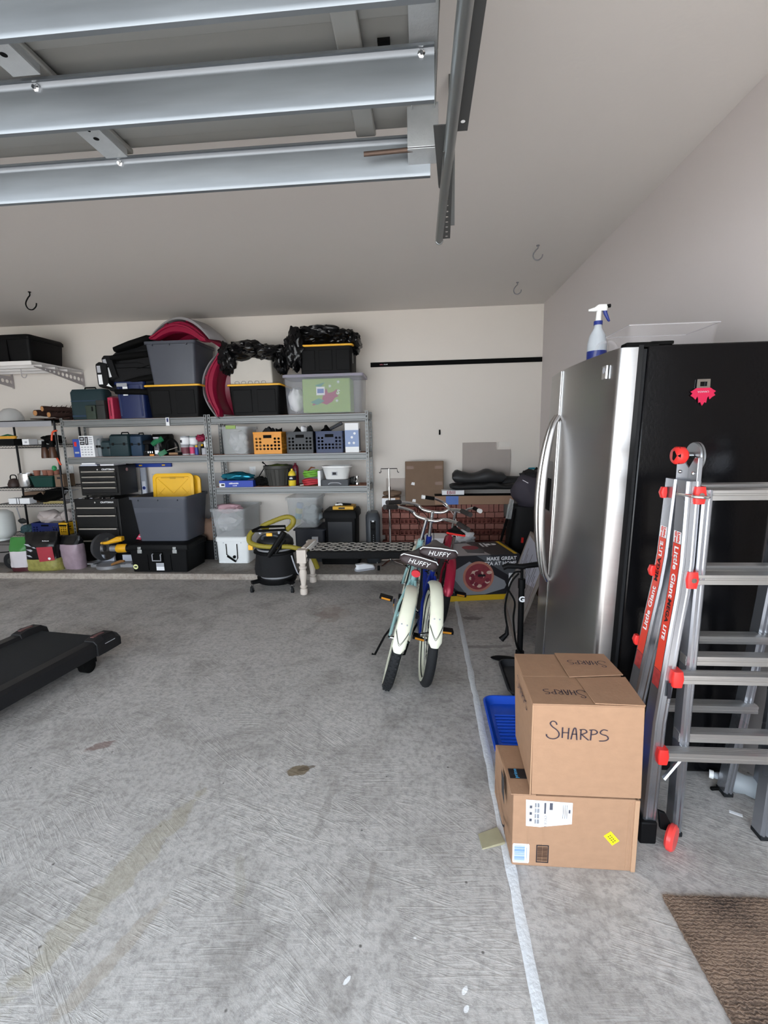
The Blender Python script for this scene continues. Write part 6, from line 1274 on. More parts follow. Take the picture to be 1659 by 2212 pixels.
def door(ya, yb, nearround, seamside):
    g = G(); g.M = Mt; n = 14; R = []
    pts = []
    for i in range(n + 1):
        u = i / n; y = ya + (yb - ya) * u; Y = y / .91; bow = -.088 - .030 * (1 - (2 * Y - 1) ** 2)
        pts.append((bow, y))
    if nearround:
        c = []
        for k in range(7): a = k / 6 * PI / 2; c.append((-.066 - .022 * math.sin(a) + .0, ya + .022 - .022 * math.cos(a)))
        pts = c + [p for p in pts if p[1] > ya + .03]
    else:
        c = [(-.066 - .02 * math.cos(k / 6 * PI / 2), yb - .022 + .022 * math.sin(k / 6 * PI / 2)) for k in range(7)]; pts = [p for p in pts if p[1] < yb - .03] + c
    poly = pts + [(-.023, yb), (-.023, ya)]
    g.rings([[(x, y, z) for x, y in poly] for z in (.09, 1.715)]); return g.obj('door', SS, fr, smooth=30)
d1 = door(-.005, .5925, True, 1); d2 = door(.5975, .915, False, 0)
g = G(); g.M = Mt; g.box(-.06, -.023, .02, .89, .02, .085); g.obj('toe_grille', BLKM, fr)
g = G(); g.M = Mt; g.box(-.065, .05, .0, .05, 1.7155, 1.733); g.box(.02, .10, .0, .03, 1.7225, 1.735); g.obj('hinge_cover', BLKM, fr, bev=.004); g = G(); g.M = Mt; g.box(-.06, .05, .86, .91, 1.7155, 1.735); g.obj('hinge_cover', BLKM, fr, bev=.004)
g = G(); g.M = Mt; g.box(-.1215, -.117, .5935, .5965, .09, 1.712); g.obj('door_seam', CHROME, fr)
HM = mk('handle_satin_steel', 'c4c2c1', .22, 1., .04)
for y, dd in ((.565, 1), (.632, -1)):
    pts = []
    for k in range(25):
        u = k / 24; z = .66 + .84 * u; o_ = math.sin(PI * u) ** .55; pts.append((-.122 - .062 * o_, y + dd * .022 * (1 - o_), z))
    g = G(); g.M = Mt; g.tube(pts, [.012 + .004 * math.sin(PI * k / 24) for k in range(25)], 12, flat=1.25); g.obj('handle', HM, fr, smooth=60)
g = G(); g.M = Mt; g.box(-.112, -.1005, .66, .86, 1.0, 1.27); g.obj('dispenser_frame', mk('dispenser_grey', '8a8a8c', .35, .5), fr, bev=.004); g = G(); g.M = Mt; g.box(-.1135, -.1125, .68, .84, 1.01, 1.18); g.obj('dispenser_recess', BLKM, fr)
g = G(); g.M = Mt; g.box(-.106, -.098, .062, .102, 1.615, 1.665); b = g.obj('badge', CHROME, fr, bev=.001)
g = G(); g.M = Mt; g.cyl((-.1065, .082, 1.648), (-.1072, .082, 1.648), .012); g.obj('badge_emblem', GRL, b)
t = thing('bottle_opener', 'bottle opener magnet with an upside-down red maple leaf on the fridge side', 'magnet', (1.005, 1.8085, 1.552)); g = G(); g.rings([[(x, y, z) for x, z in P_] for P_, y in (([(-.023, .008), (.023, .008), (.022, .045), (-.022, .045)], 0.), ([(-.012, .02), (.012, .02), (.012, .036), (-.012, .036)], 0.), ([(-.012, .02), (.012, .02), (.012, .036), (-.012, .036)], -.003), ([(-.023, .008), (.023, .008), (.022, .045), (-.022, .045)], -.003))], closed=True); g.obj('opener', CHROME, t)
lf = [(0, -.048), (.007, -.035), (.013, -.038), (.015, -.022), (.019, -.014), (.024, -.026), (.032, -.018), (.042, -.012), (.036, -.004), (.043, .002), (.030, .010), (.024, .0145)]
lf = lf + [(-x, z) for x, z in lf[::-1] if x > 0]; g = G(); g.prism(lf, -.0045, -.001, 'y'); g.obj('maple_leaf', mk('leaf_enamel_red', 'b51f43', .3), t); text('CANADA', .009, GRL, t, (0, -.0048, .001), (PI / 2, PI, 0), .0002)
# on top of the fridge
t = thing('spray_bottle', 'white spray bottle with a blue trigger standing on the refrigerator', 'bottle', (.80, 2.30, 1.722)); g = G(); g.lathe([(.038, 0), (.042, .005), (.042, .09), (.034, .13), (.018, .16), (.016, .175)], 20); g.obj('bottle', mk('milky_plastic', 'cfd6dd', .25, alpha=.7), t, smooth=50)
NB = mk('sprayer_blue', '26347c', .35); g = G(); g.rings([[(q * math.cos(a), q * math.sin(a), z) for a in [2 * PI * i / 20 for i in range(20)]] for q, z in ((.0428, .015), (.0428, .06))], cap=False); g.obj('label', NB, t)
g = G(); g.cyl((0, 0, .175), (0, 0, .192), .019); g.obj('collar', NB, t); g = G(); g.tube([(0, 0, .192), (.002, 0, .235)], [.013, .011], 10); g.loft([(.055, .022, .008, .235, .008), (.06, .024, .01, .25, .008), (.04, .02, .008, .262, .014)]); g.tube([(-.02, 0, .243), (-.045, 0, .240)], [.009, .004], 8); g.obj('spray_head', WHITE, t, smooth=40)
g = G(); g.tube([(.024, 0, .255), (.03, 0, .225), (.045, 0, .195), (.05, 0, .19)], [.01, .009, .006, .004], 8); g.obj('trigger', NB, t, smooth=60); g = G(); g.cyl((.03, 0, .255), (.05, 0, .257), .008); g.obj('nozzle', BLACK, t)
CL2 = mk('clear_acrylic', 'c9c4c6', .06, 0, .02, alpha=.10)
t = thing('acrylic_bin', 'clear acrylic open bin lying on top of the refrigerator', 'bin', (.985, 2.12, 1.722)); g = G()
g.rings([g.rr(*q) for q in ((.32, .22, .02, 0), (.34, .24, .02, .105), (.345, .245, .02, .108), (.333, .233, .02, .108), (.31, .21, .02, .004))]); g.obj('bin', CL2, t, smooth=30); g = G(); g.tube([(x, y, .108) for x, y in ((-.17, -.12), (.17, -.12), (.17, .12), (-.17, .12))], .0022, 5, closed=True); g.obj('rim_edge', mk('acrylic_edge', 'b9b4b6', .2), t)
o = G().tube(spline([(-.05, 0, 0), (-.03, .0, .055), (.03, .01, .06), (.05, .0, .01)], 5), .006, 8).obj('clear_loop', CL2, smooth=60); o.location = (.77, 2.10, 1.7245); tag(o, 'clear plastic loop handle between the spray bottle and the acrylic bin', 'handle')

# ------------------------------------------------------------------ ladder
ld = thing('folding_ladder', 'folded aluminium multi-position ladder with red rung caps in front of the refrigerator', 'ladder', (1.035, 1.50, 0))
def rail(path, w, d, name, m=ALU, y0=0.):
    """channel rail along a path of (x, z), width w across, depth d back from y0"""
    g = G(); rs = []
    for x, z, yy in path:
        a, b = y0 + yy, y0 + yy + d; q = .006
        rs.append([(x - w / 2, a + q, z), (x - w / 2 + q, a, z), (x - w / 2 + .012, a, z), (x - w / 2 + .015, a + .003, z), (x + w / 2 - .015, a + .003, z), (x + w / 2 - .012, a, z), (x + w / 2 - q, a, z), (x + w / 2, a + q, z), (x + w / 2, b, z), (x - w / 2, b, z)])
    g.rings(rs); return g.obj(name, m, ld, smooth=40)
STK = mk('sticker_red', 'd8412f', .35); 
def flare(s): return [(s * (-.287 + .03), .04, 0), (s * (-.247 + .0), .45, 0), (s * -.218, .78, 0), (s * -.206, .90, 0), (s * -.2005, 1.0, 0), (s * -.2, 1.262, 0)]
for s in (1, -1):
    P1 = [(x, z, -.012 * (1 - z / 1.262)) for x, z, _ in flare(s)]
    rail(P1, .044, .058, 'front_outer_rail'); P2 = [(x, z, .072 + .10 * (1 - z / 1.262)) for x, z, _ in flare(s)]; rail(P2, .044, .058, 'rear_outer_rail')
    Q1 = [(s * -.147, .008, .016), (s * -.152, .5, .01), (s * -.154, 1.0, .004), (s * -.155, 1.235, .002)]; rail(Q1, .032, .05, 'front_inner_rail')
    Q2 = [(s * -.147, .008, .215), (s * -.152, .5, .16), (s * -.154, 1.0, .11), (s * -.155, 1.235, .085)]; rail(Q2, .032, .05, 'rear_inner_rail')
    for x, y in ((s * -.147, .016), (s * -.147, .215)): g = G(); g.box(x - .017, x + .017, y - .001, y + .052, 0, .016); g.obj('rubber_foot', DKRUB, ld, bev=.002)
    g = G(); g.box(s * -.2635 - .028, s * -.2635 + .028, -.022, .052, .0, .085); g.obj('foot_boot', BLACK, ld, bev=.006); g = G(); g.box(s * -.26 - .026, s * -.26 + .026, .15, .225, .0, .085); g.obj('foot_boot', BLACK, ld, bev=.006)
def rung(z, a, b, y, d=.034, h=.034, nm='rung'):
    g = G(); pr = [(y, z - h), (y + d, z - h), (y + d, z)] + [(y + d - (d - .002) * k / 8, z - (.0012 if k % 2 else 0)) for k in range(1, 8)] + [(y, z - .003), (y, z - .012), (y + .002, z - .014), (y + .002, z - .018), (y, z - .02)]
    g.prism(pr, a, b, 'x'); return g.obj(nm, mk('rung_aluminium', 'b4b2b0', .34, .85, .08, 5., aniso=(1, 20, 20)), ld, smooth=0)
RZ = (1.236, .965, .690, .41)
for i, z in enumerate(RZ):
    inner = .19 if z > .7 else .19 + (.9 - z) * .09
    zc = z - (0 if i < 2 else .0); yf = -.004 - .012 * (1 - z / 1.262) + (-.012 if i > 1 else 0)
    if i < 2:
        rung(z, -.195, .195, .004); rung(z + .01, -.19, .19, .080, .03)
    else:
        rung(z - .055, -inner, inner, -.022, .036, .032); rung(z - .008, -.17, .17, .018, .036, .034); rung(z + .018, -.17, .17, .12 + (.7 - z) * .1, .04, .03, 'rear_rung')
    for s in (1, -1):
        zz = z if i < 2 else z - .055; xx = s * -(.184 if i < 2 else inner + .003)
        g = G(); g.M = Matrix.Translation((xx, -.026 if i > 1 else -.008, zz - .016)); g.loft([(.03, .045, .006, -.028, 0, .022), (.038, .05, .008, 0, 0, .022), (.03, .045, .006, .026, 0, .022)]); c = g.obj('rung_cap', RED, ld, smooth=40)
        if i < 2: g = G(); g.cyl((xx, -.009, zz - .016), (xx, -.014, zz - .016), .008); g.obj('rivet', CHROME, c)
for s in (1,):
    for z, y in ((1.215, .118), (.935, .155), (.66, .19)): g = G(); g.loft([(.014, .02, .004, -.018, s * -.232, y), (.022, .024, .006, 0, s * -.234, y), (.014, .02, .004, .018, s * -.232, y)]); g.M = Matrix.Identity(4); o = g.obj('side_knob', RED, ld, loc=(0 if z > .8 else -.02, 0, z), smooth=40)
# hinge head, knob, pins, brace, wheel
for s in (1, -1):
    hx = s * -.2; g = G(); g.M = Matrix.Translation((hx + .018, .052, 1.335)) @ Matrix.Rotation(PI / 2, 4, 'Y')
    g.lathe([(.044, -.004), (.046, 0), (.044, .004)], 28); g.obj('hinge_disc', mk('hinge_grey', '8b8d90', .35, .8), ld); g = G(); g.M = Matrix.Translation((hx + .028, .056, 1.335)) @ Matrix.Rotation(PI / 2, 4, 'Y'); g.lathe([(.046, -.003), (.046, .003)], 28); g.obj('hinge_disc', mk('hinge_grey', '8b8d90', .35, .8), ld)
    for y0 in (.003, .078):
        g = G(); g.prism([(y0, 1.26), (y0 + .05, 1.26), (y0 + .05, 1.30), (y0 + .02, 1.335), (y0, 1.335)] if y0 < .05 else [(y0 - .03, 1.26), (y0 + .045, 1.26), (y0 + .045, 1.335), (y0 + .02, 1.335), (y0 - .03, 1.30)], hx + .005, hx + .02, 'x'); g.obj('hinge_bracket', ALU, ld, bev=.002)
        g = G(); g.sph((hx + .004, y0 + .02, 1.285), .006, 8, 5); g.obj('hinge_bolt', CHROME, ld)
    g = G(); g.prism([(.02, 1.28), (.08, 1.28), (.055, 1.345), (.03, 1.335)], hx + .008, hx + .012, 'x'); g.obj('hinge_shadow_plate', BLACK, ld)
    g = G(); g.tube([(hx - .045, .05, 1.340), (hx - .038, .05, 1.340), (hx - .015, .05, 1.340), (hx - .005, .05, 1.340)], [.022, .028, .027, .016], 16); k = g.obj('hinge_knob', RED, ld, smooth=60); g = G(); g.tube([(hx - .0465, .05, 1.34), (hx - .030, .045, 1.34)], [.014, .028], 5); g.obj('knob_grip', BLKM, k); g = G(); g.cyl((hx - .004, .05, 1.34), (hx + .012, .05, 1.34), .010); g.obj('knob_spring', CHROME, ld)
    for (a, b) in (((hx - .02, -.018, 1.220), (hx - .066 * s, -.03, 1.228)),):
        g = G(); g.tube([(a[0], a[1] + .014, a[2]), a, b], .005, 8); g.obj('lock_pin', CHROME, ld, smooth=60)
g = G(); g.tube(spline([(-.205, -.004, 1.218), (-.212, -.022, 1.218), (-.185, -.03, 1.216), (-.165, -.018, 1.216)], 4), .005, 8); g.obj('lock_pin', CHROME, ld, smooth=60)
g = G(); g.tube([(-.165, -.006, .335), (-.225, -.012, .25)], .010, 6, flat=.5); g.obj('brace', ALU, ld); g = G(); g.tube([(.165, -.006, .335), (.225, -.012, .25)], .010, 6, flat=.5); g.obj('brace', ALU, ld)
g = G(); g.prism([(-.235, .13), (-.21, .12), (-.185, .07), (-.19, .05), (-.225, .06)], -.02, -.006, 'y'); g.obj('wheel_bracket', BLACK, ld, bev=.003)
g = G(); g.M = Matrix.Translation((-.195, -.035, .045)) @ Matrix.Rotation(math.radians(48), 4, 'Z') @ Matrix.Rotation(PI / 2, 4, 'X'); g.lathe([(.012, -.013), (.038, -.013), (.0445, -.006), (.0445, .006), (.038, .013), (.012, .013)], 24); g.obj('transport_wheel', mk('translucent_red', 'e0433f', .25), ld, smooth=40)
# stickers (flat print on the rails)
def rsticker(pts, x0, w, yoff, m, nm):
    g = G(); L = []; Rr = []
    for z in pts:
        fx = [q for q in flare(1)]
        for (xa, za, _), (xb, zb, _) in zip(fx, fx[1:]):
            if za <= z <= zb: x = xa + (xb - xa) * (z - za) / (zb - za)
        L.append((x + x0, yoff(z), z)); Rr.append((x + x0 + w, yoff(z), z))
    a, b = g.vs(L), g.vs(Rr)
    for i in range(len(pts) - 1): g.f([a[i], a[i + 1], b[i + 1], b[i]])
    return g.obj(nm, m, ld, smooth=0)
yo = lambda z: -.012 * (1 - z / 1.262) + .0024
zz = [1.04 - .05 * i for i in range(11)][::-1]
# left side faces carry the printed stickers: thin plates on the outer (-x) side of each outer rail
def side_sticker(y0, dy, zs, m, nm, off=.0225, dd=.044):
    g = G(); A = []; B = []
    for z in zs:
        fx = flare(1)
        for (xa, za, _), (xb, zb, _) in zip(fx, fx[1:]):
            if za <= z <= zb: x = xa + (xb - xa) * (z - za) / (zb - za)
        ym = (y0 - .012 * (1 - z / 1.262)) if y0 < .05 else y0 + .10 * (1 - z / 1.262)
        A.append((x - off, ym + .009, z)); B.append((x - off, ym + .009 + dd, z))
    a, b = g.vs(A), g.vs(B)
    for i in range(len(zs) - 1): g.f([a[i], b[i], b[i + 1], a[i + 1]])
    return g.obj(nm, m, ld, smooth=0)
for y0 in (0., .072):
    side_sticker(y0, 0, [.63, .70, .78, .90, 1.0, 1.06], STK, 'red_sticker'); side_sticker(y0, 0, [1.062, 1.10], PAPER, 'logo_sticker', .0228)
    side_sticker(y0, 0, [.57, .60, .628], mk('sticker_red_worn', 'a63a38', .5, 0, .5, 50.), 'worn_sticker')
def rail_xy(z, y0):
    fx = flare(1); z2 = min(1.26, max(.001, z))
    for (xa, za, _), (xb, zb, _) in zip(fx, fx[1:]):
        if za <= z2 <= zb: x = xa + (xb - xa) * (z2 - za) / (zb - za)
    ym = (y0 - .012 * (1 - z / 1.262)) if y0 < .05 else y0 + .10 * (1 - z / 1.262)
    return x, ym + .031
def side_text(s, y0, z, size, m, up=True, sx_=1.15):
    """printed lettering that follows the bent rail; reads down the front rail, up the rear one"""
    o = text(s, size, m, ld, (0, 0, 0), depth=.0, bold=.0010); o.rotation_euler = (0, 0, 0); o.scale = (1, 1, 1)
    for v in o.data.vertices:
        u, w = v.co.x * sx_, v.co.y; zz_ = z + (u if up else -u); x, ym = rail_xy(zz_, y0)
        v.co = V((x - .0235, ym + (w if up else -w) * -1 * (-1 if not up else 1) * (1 if up else -1) * 1.0, zz_)) if False else V((x - .0235, ym + (w if up else -w), zz_))
    return o
side_text('Little Giant', 0., .965, .034, PAPER, False, 1.05); side_text('MEGA', 0., .835, .026, INK, False, 1.1); side_text('LITE', 0., .76, .026, PAPER, False, 1.)
side_text('MEGA', .072, .945, .028, INK, True, 1.1); side_text('LITE', .072, 1.02, .028, PAPER, True, 1.); side_text('Little Giant', .072, .80, .034, PAPER, True, 1.)
for y0 in (0., .072): side_text('Little\nGiant', y0, 1.081, .017, STK, False, .9)
for s in (1, -1):
    g = G(); x = s * -.152
    for z0, z1, m, nm in ((.53, .78, INK, 'warning_label'), (.46, .52, mk('sticker_red_worn', 'a63a38', .5, 0, .5, 50.), 'red_label')):
        g = G(); g.box(x + s * .0165 - .0004, x + s * .0165 + .0004, .02, .052, z0, z1); g.obj(nm, m, ld)
g = G(); g.box(-.236, -.224, -.0125 - .001, -.0125, .545, .60); g.obj('black_hanger_label', INK, ld); 
# ------------------------------------------------------------------ cardboard boxes by the floor joint
lb = thing('cardboard_box', 'lower cardboard box with shipping labels and a yellow sticker, on the floor', 'box', (.484, 1.37, 0), rz=0.0)
g = G(); h = .262; g.rings([[(-.197, 0, 0), (.19, .0, 0), (.19, .32, 0), (-.205, .32, 0)], [(-.197, 0, h), (.195, 0, h), (.19, .25, h), (-.217, .25, h)]]); g.obj('carton', CARD, lb, bev=.003, smooth=0)
for x in (-.15, -.10, .165, .175): g = G(); g.box(x, x + .0012, -.0012, .0, .01, h - .01); g.obj('crease', CARDE, lb)
g = G(); g.box(.182, .197, -.004, .02, 0, h); g.obj('frayed_flap', CARDE, lb, bev=.002)
g = G(); g.box(-.205, -.125, .0, .24, h + .0005, h + .004); g.obj('top_flap', CARD, lb, bev=.001)
Y_ = -.0016
g = G(); g.prism([(-.157, .248), (-.01, .243), (-.010, .166), (-.11, .15), (-.155, .152)], Y_, Y_ + .001, 'y'); sl_ = g.obj('shipping_label', PAPER, lb)
def bars(x0, x1, z0, z1, n, m, horiz=False, nm='barcode', p=lb, y=Y_ - .0006):
    g = G(); r = random.Random(int(abs(x0 * 1e4)))
    for i in range(n):
        u = i / n; wd = r.uniform(.25, .85) / n
        if horiz: g.box(x0, x1, y, y + .0004, z0 + (z1 - z0) * u, z0 + (z1 - z0) * (u + wd))
        else: g.box(x0 + (x1 - x0) * u, x0 + (x1 - x0) * (u + wd), y, y + .0004, z0, z1)
    g.obj(nm, m, p)
BI = mk('barcode_grey', '4a4b55', .6); BLB = mk('barcode_blue', '7f9bc4', .6)
for k in range(4): bars(-.128, -.112, .162 + k * .02, .178 + k * .02, 9, BI)
g = G()
for k in range(3): g.box(-.145, -.137, Y_ - .0006, Y_ - .0002, .17 + k * .024, .18 + k * .024)
g.box(-.099, -.093, Y_ - .0006, Y_ - .0002, .20, .24); g.box(-.082, -.072, Y_ - .0006, Y_ - .0002, .215, .24)
for k in range(3): g.box(-.04 + k * .006, -.0385 + k * .006, Y_ - .0006, Y_ - .0002, .185, .235)
g.box(-.022, -.016, Y_ - .0006, Y_ - .0002, .205, .218); g.obj('label_print', BI, lb)
text('CYCLE 1', .011, BI, lb, (-.094, Y_ - .0004, .172), (PI / 2, PI / 2, 0), .0002)
g = G(); g.M = Matrix.Translation((-.168, -.0002, .047)); g.M = Matrix.Translation((-.168, -.0002, .047)); g.loft([(.05, .0014, .0005, -.036), (.054, .0014, .0005, -.03), (.054, .0014, .0005, .03), (.05, .0014, .0005, .036)]); g.obj('barcode_sticker', PAPER, lb); bars(-.190, -.156, .016, .078, 26, BLB, True, y=-.0016); g = G(); g.box(-.151, -.149, -.0016, -.0012, .03, .07); g.obj('label_print', BLB, lb)
g = G(); g.rings([[(x, -.001 - .0004 * k, z) for x, z in P_] for k, P_ in ((0, [(-.119, .016), (-.079, .016), (-.079, .082), (-.119, .082)]), (0, [(-.116, .019), (-.082, .019), (-.082, .079), (-.116, .079)]), (1, [(-.116, .019), (-.082, .019), (-.082, .079), (-.116, .079)]), (1, [(-.119, .016), (-.079, .016), (-.079, .082), (-.119, .082)]))], closed=True); g.obj('barcode_frame', INK, lb); bars(-.115, -.083, .022, .077, 20, mk('brown_ink', '4a3327', .7), True, y=-.0012)
g = G(); g.M = Matrix.Translation((.117, -.0014, .120)) @ Matrix.Rotation(math.radians(50), 4, 'Y'); g.box(-.022, .022, 0, .001, -.014, .014); g.obj('yellow_sticker', mk('fluorescent_yellow', 'f2e11e', .5), lb); g = G(); g.M = Matrix.Translation((.117, -.0018, .120)) @ Matrix.Rotation(math.radians(50), 4, 'Y'); [g.box(-.014 + .008 * (k % 4), -.009 + .008 * (k % 4), 0, .0003, -.006 + .007 * (k // 4), -.001 + .007 * (k // 4)) for k in range(8)]; g.obj('sticker_scrawl', mk('olive_ink', '77711c', .6), lb)
TPB = mk('black_tape', '1d1e22', .35); g = G(); g.box(-.195, -.10, .07, .115, h + .0045, h + .006); g.obj('black_tape', TPB, lb); text('prime', .018, mk('sky_ink', '4fa6d8', .5), lb, (-.173, .0925, h + .0064), (0, 0, PI / 2), .0002)
g = G(); vv = g.vs([(-.2135, .08, .255), (-.2145, .13, .256), (-.2125, .125, .17), (-.210, .085, .15)]); g.f(vv); g.obj('tape_end', TPB, lb)
strokes([arc(0, 0, .11, 200, 330, 14), [(.075, -.03), (.095, -.055), (.10, -.09)]], 1., INK, lb, lambda u, v: (-.2115 + .0 - .004, .14 - u, .15 + v * .8), .008, 'curved_arrow_print')
ub = thing('cardboard_box', 'upper cardboard box marked SHARPS in black marker, stacked on the other box', 'box', (.505, 1.366, .2685)); h = .316
g = G(); g.rings([[(-.163, .002, 0), (.178, .002, 0), (.172, .30, 0), (-.155, .30, 0)], [(-.168, 0, h), (.168, -.0, h), (.168, .335, h), (-.160, .335, h)]]); g.obj('carton', CARD, ub, bev=.0025, smooth=0)
def flap(pts, z, nm='top_flap', th=.0035): g = G(); g.prism(pts, h + z, h + z + th, 'z'); return g.obj(nm, CARD, ub, bev=.0008)
flap([(-.168, -.001), (.168, -.001), (.169, .170), (-.163, .167)], .0008); flap([(-.163, .169), (.169, .173), (.168, .336), (-.160, .336)], .0008)
flap([(.02, .002), (.168, -.003), (.178, .168), (.012, .154)], .006); flap([(-.01, .158), (.176, .180), (.168, .334), (-.012, .335)], .0075)
g = G(); g.box(-.1685, -.1655, -.0015, .0015, .0, h); g.obj('corner_edge', CARDE, ub)
MK = mk('marker_ink', '2c2533', .6)
SH = [[(.20, .80), (.17, .92), (.08, .97), (.02, .86), (.08, .70), (.20, .55), (.27, .38), (.25, .20), (.14, .10), (.02, .12), (-.06, .22), (-.07, .32)],
      [(.36, .68), (.36, .16)], [(.53, .66), (.52, .10)], [(.36, .42), (.53, .42)],
      [(.60, .10), (.66, .60), (.72, .62), (.76, .08)], [(.62, .36), (.76, .36)],
      [(.86, .60), (.86, .10)], [(.82, .58), (.96, .60), (1.02, .48), (.92, .38), (.86, .36)], [(.88, .36), (1.06, .10), (1.10, .10)],
      [(1.14, .58), (1.13, .08)], [(1.08, .58), (1.22, .60), (1.30, .50), (1.26, .40), (1.15, .36)],
      [(1.58, .58), (1.46, .62), (1.38, .50), (1.42, .40), (1.56, .32), (1.60, .18), (1.52, .08), (1.36, .06)]]
SH = [[(p.x, p.y) for p in spline([(a, b, 0) for a, b in ln], 4)] if len(ln) > 3 else ln for ln in SH]
strokes(SH, .112, MK, ub, lambda u, v: (-.115 + u, -.0012, .195 + v * .62), .0042)
TZ = h + .0052
strokes(SH, .085, MK, ub, lambda u, v: (.008 - u * .92, .088 - v * .62, TZ), .0036)
strokes(SH, .085, MK, ub, lambda u, v: (.142 - u * .92, .280 - v * .62, h + .0115), .0036)
strokes(SH, .10, MK, ub, lambda u, v: (-.1672, .24 - u, .24 + v * .5), .0045)
o = G().rings([[(.19, 1.483, .001), (.197, 1.42, .001), (.279, 1.447, .001), (.262, 1.512, .001)], [(.19, 1.483, .004), (.197, 1.42, .006), (.279, 1.447, .012), (.262, 1.512, .01)]]).obj('tape_scrap', mk('yellowed_tape', '9c957a', .3, 0, .15, 30.), bev=.001); tag(o, 'loose strip of yellowed packing tape stuck out on the floor beside the lower box', 'tape')
o = G().box(-.02, .02, -.007, .007, .0005, .0015).obj('paper_scrap', PAPER); o.location = (1.158, 1.634, 0); o.rotation_euler = (0, 0, -.5); tag(o, 'small white paper scrap on the floor behind the ladder', 'paper')
t = thing('plastic_bottle', 'clear plastic bottle lying on the floor right of the refrigerator foot', 'bottle', (1.25, 1.735, .043), rot=(0, 0, -.5)); g = G(); g.M = Matrix.Rotation(PI / 2, 4, 'Y'); g.lathe([(.012, -.10), (.013, -.08), (.04, -.04), (.042, -.03), (.036, 0), (.042, .03), (.042, .07), (.03, .08)], 20); g.obj('bottle', mk('bottle_plastic', 'b9c0c6', .1, alpha=.45), t, smooth=50); g = G(); g.M = Matrix.Rotation(PI / 2, 4, 'Y'); g.lathe([(.016, -.115), (.016, -.1005)], 14); g.obj('cap', WHITE, t)
o = G().box(-.045, .045, -.006, .006, 0, .012).obj('dark_twig', BLKM, bev=.003); o.location = (1.18, 1.755, .001); o.rotation_euler = (0, 0, .1); tag(o, 'short black strip on the floor beside the clear bottle', 'strip')

# ------------------------------------------------------------------ door mat
def matmat():
    m = bpy.data.materials.new('coir_mat'); m.use_nodes = True; n = m.node_tree.nodes; l = m.node_tree.links; p = n['Principled BSDF']; tcn = n.new('ShaderNodeTexCoord')
    w = n.new('ShaderNodeTexWave'); w.inputs['Scale'].default_value = 30; w.inputs['Distortion'].default_value = 6.5; w.inputs['Detail'].default_value = 3; w.inputs['Detail Scale'].default_value = 3.; w.bands_direction = 'Y'
    nz = n.new('ShaderNodeTexNoise'); nz.inputs['Scale'].default_value = 130; nz.inputs['Detail'].default_value = 3; n3 = n.new('ShaderNodeTexNoise'); n3.inputs['Scale'].default_value = 5
    for x in (w, nz, n3): l.new(tcn.outputs['Object'], x.inputs['Vector'])
    a = n.new('ShaderNodeMath'); a.operation = 'MULTIPLY'; aa = n.new('ShaderNodeMath'); aa.operation = 'MULTIPLY_ADD'; l.new(w.outputs['Fac'], aa.inputs[0]); aa.inputs[1].default_value = .5; aa.inputs[2].default_value = .4; l.new(aa.outputs[0], a.inputs[0]); l.new(nz.outputs[0], a.inputs[1])
    b = n.new('ShaderNodeMath'); b.operation = 'ADD'; l.new(a.outputs[0], b.inputs[0]); l.new(n3.outputs[0], b.inputs[1])
    r = n.new('ShaderNodeValToRGB'); r.color_ramp.elements[0].position = .48; r.color_ramp.elements[0].color = srgb('241a15') + (1,); r.color_ramp.elements[1].position = 1.0; r.color_ramp.elements[1].color = srgb('86705f') + (1,)
    l.new(b.outputs[0], r.inputs[0]); l.new(r.outputs[0], p.inputs['Base Color']); p.inputs['Roughness'].default_value = .95
    bp_ = n.new('ShaderNodeBump'); bp_.inputs['Strength'].default_value = .9; bp_.inputs['Distance'].default_value = .006; l.new(b.outputs[0], bp_.inputs['Height']); l.new(bp_.outputs[0], p.inputs['Normal']); return m
t = thing('door_mat', 'brown coir door mat at the lower right on the floor', 'mat', (1.12, 1.0, 0.001), rz=.03); MM = matmat()
g = G(); N = 40; g.rings([[(x, y, z) for x, y in [(-.385 + .77 * i / N, .295) for i in range(N)] + [(.385, .295 - .59 * i / N) for i in range(N)] + [(.385 - .77 * i / N, -.295) for i in range(N)] + [(-.385, -.295 + .59 * i / N) for i in range(N)]] for z in (0, .012)]); 
for v in g.b.verts: v.co.x += .004 * noise.noise(v.co * 60); v.co.y += .004 * noise.noise(v.co * 55)
g.obj('coir_pile', MM, t, smooth=0)
g = G(); r = random.Random(3)
for i in range(1500):
    e = r.random()
    if e < .5: x, y = -.385 + r.uniform(-.004, .012), r.uniform(-.295, .295)
    elif e < .8: x, y = r.uniform(-.385, .385), .295 + r.uniform(-.012, .004)
    else: x, y = r.uniform(-.385, .385), r.uniform(-.295, .295)
    a = r.uniform(0, 2 * PI); q = r.uniform(.006, .012); dx, dy = math.cos(a) * q, math.sin(a) * q; v = g.vs([(x, y, .010), (x + .0012, y + .0008, .010), (x + dx, y + dy, .010 + r.uniform(-.004, .008))]); g.f(v)
g.obj('loose_fibres', mk('coir_fibre', '5f4e42', .9, 0, .3, 40.), t, smooth=0, stuff=True)

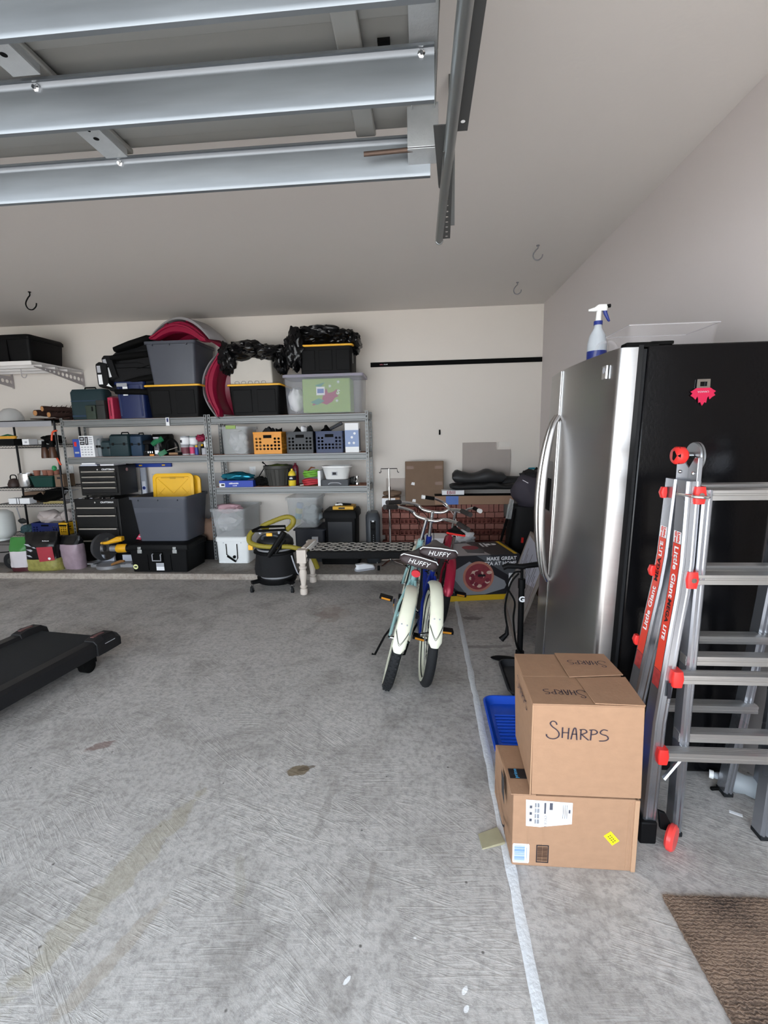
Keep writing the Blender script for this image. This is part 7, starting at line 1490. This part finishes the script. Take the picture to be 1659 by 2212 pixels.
# ------------------------------------------------------------------ treadmill
t = thing('treadmill', 'black folding treadmill deck lying on the floor at the left edge', 'treadmill', (-2.355, 2.79, 0), rz=math.radians(-8) * -1 * -1)
TM = mk('treadmill_black', '19191b', .45, 0, .15, 20.); L = 1.7
g = G(); g.box(-.235, .235, -L, -.03, .135, .16); g.obj('running_belt', mk('belt_rubber', '1c1e20', .7, 0, .15, 40., .2, 200.), t, bev=.002)
for s in (-1, 1):
    g = G(); g.rings([[(s * .24, y, .15), (s * .255, y, .178), (s * .315, y, .178), (s * .335, y, .160), (s * .335, y, .09), (s * .24, y, .09)] for y in (-L, -.16)]); g.obj('side_rail', TM, t, smooth=0)
    g = G(); g.rings([[(s * .236, y, .15 * k + .0), (s * .25, y, .20 * k), (s * .32, y, .20 * k), (s * .345, y, .172 * k), (s * .345, y, .085 + .02 * (1 - k)), (s * .236, y, .085 + .02 * (1 - k))] for y, k in ((-.1599, .93), (-.10, 1.), (-.01, .96), (.03, .82))]); g.obj('end_cap', TM, t, bev=.004, smooth=0)
    g = G(); g.M = Matrix.Translation((s * .345, 0, 0)); g.box(-.0005, .0012, -.10, -.02, .145, .149); g.obj('chrome_strip', GRL, t); g = G(); g.box(s * .285 - .012, s * .285 + .012, -.135, -.05, .1965, .2005); g.obj('cap_label', mk('dull_red_label', '6b4a48', .5), t)
    g = G(); g.M = Matrix.Translation((s * .29, -.20, .042)) @ Matrix.Rotation(PI / 2, 4, 'Y'); g.lathe([(.03, -.03), (.042, -.026), (.042, .026), (.03, .03)], 20); g.obj('foot_roller', BLKM, t, smooth=40); g = G(); g.box(s * .29 - .028, s * .29 + .028, -.25, -.15, .05, .092); g.obj('foot_bracket', BLKM, t)
g = G(); g.box(-.24, .24, -L, -.06, .085, .13); g.obj('deck_board', BLKM, t)
g = G(); g.M = Matrix.Translation((0, -.05, .128)) @ Matrix.Rotation(PI / 2, 4, 'Y'); g.lathe([(.026, -.235), (.026, .235)], 16); g.obj('rear_roller', GRL, t)
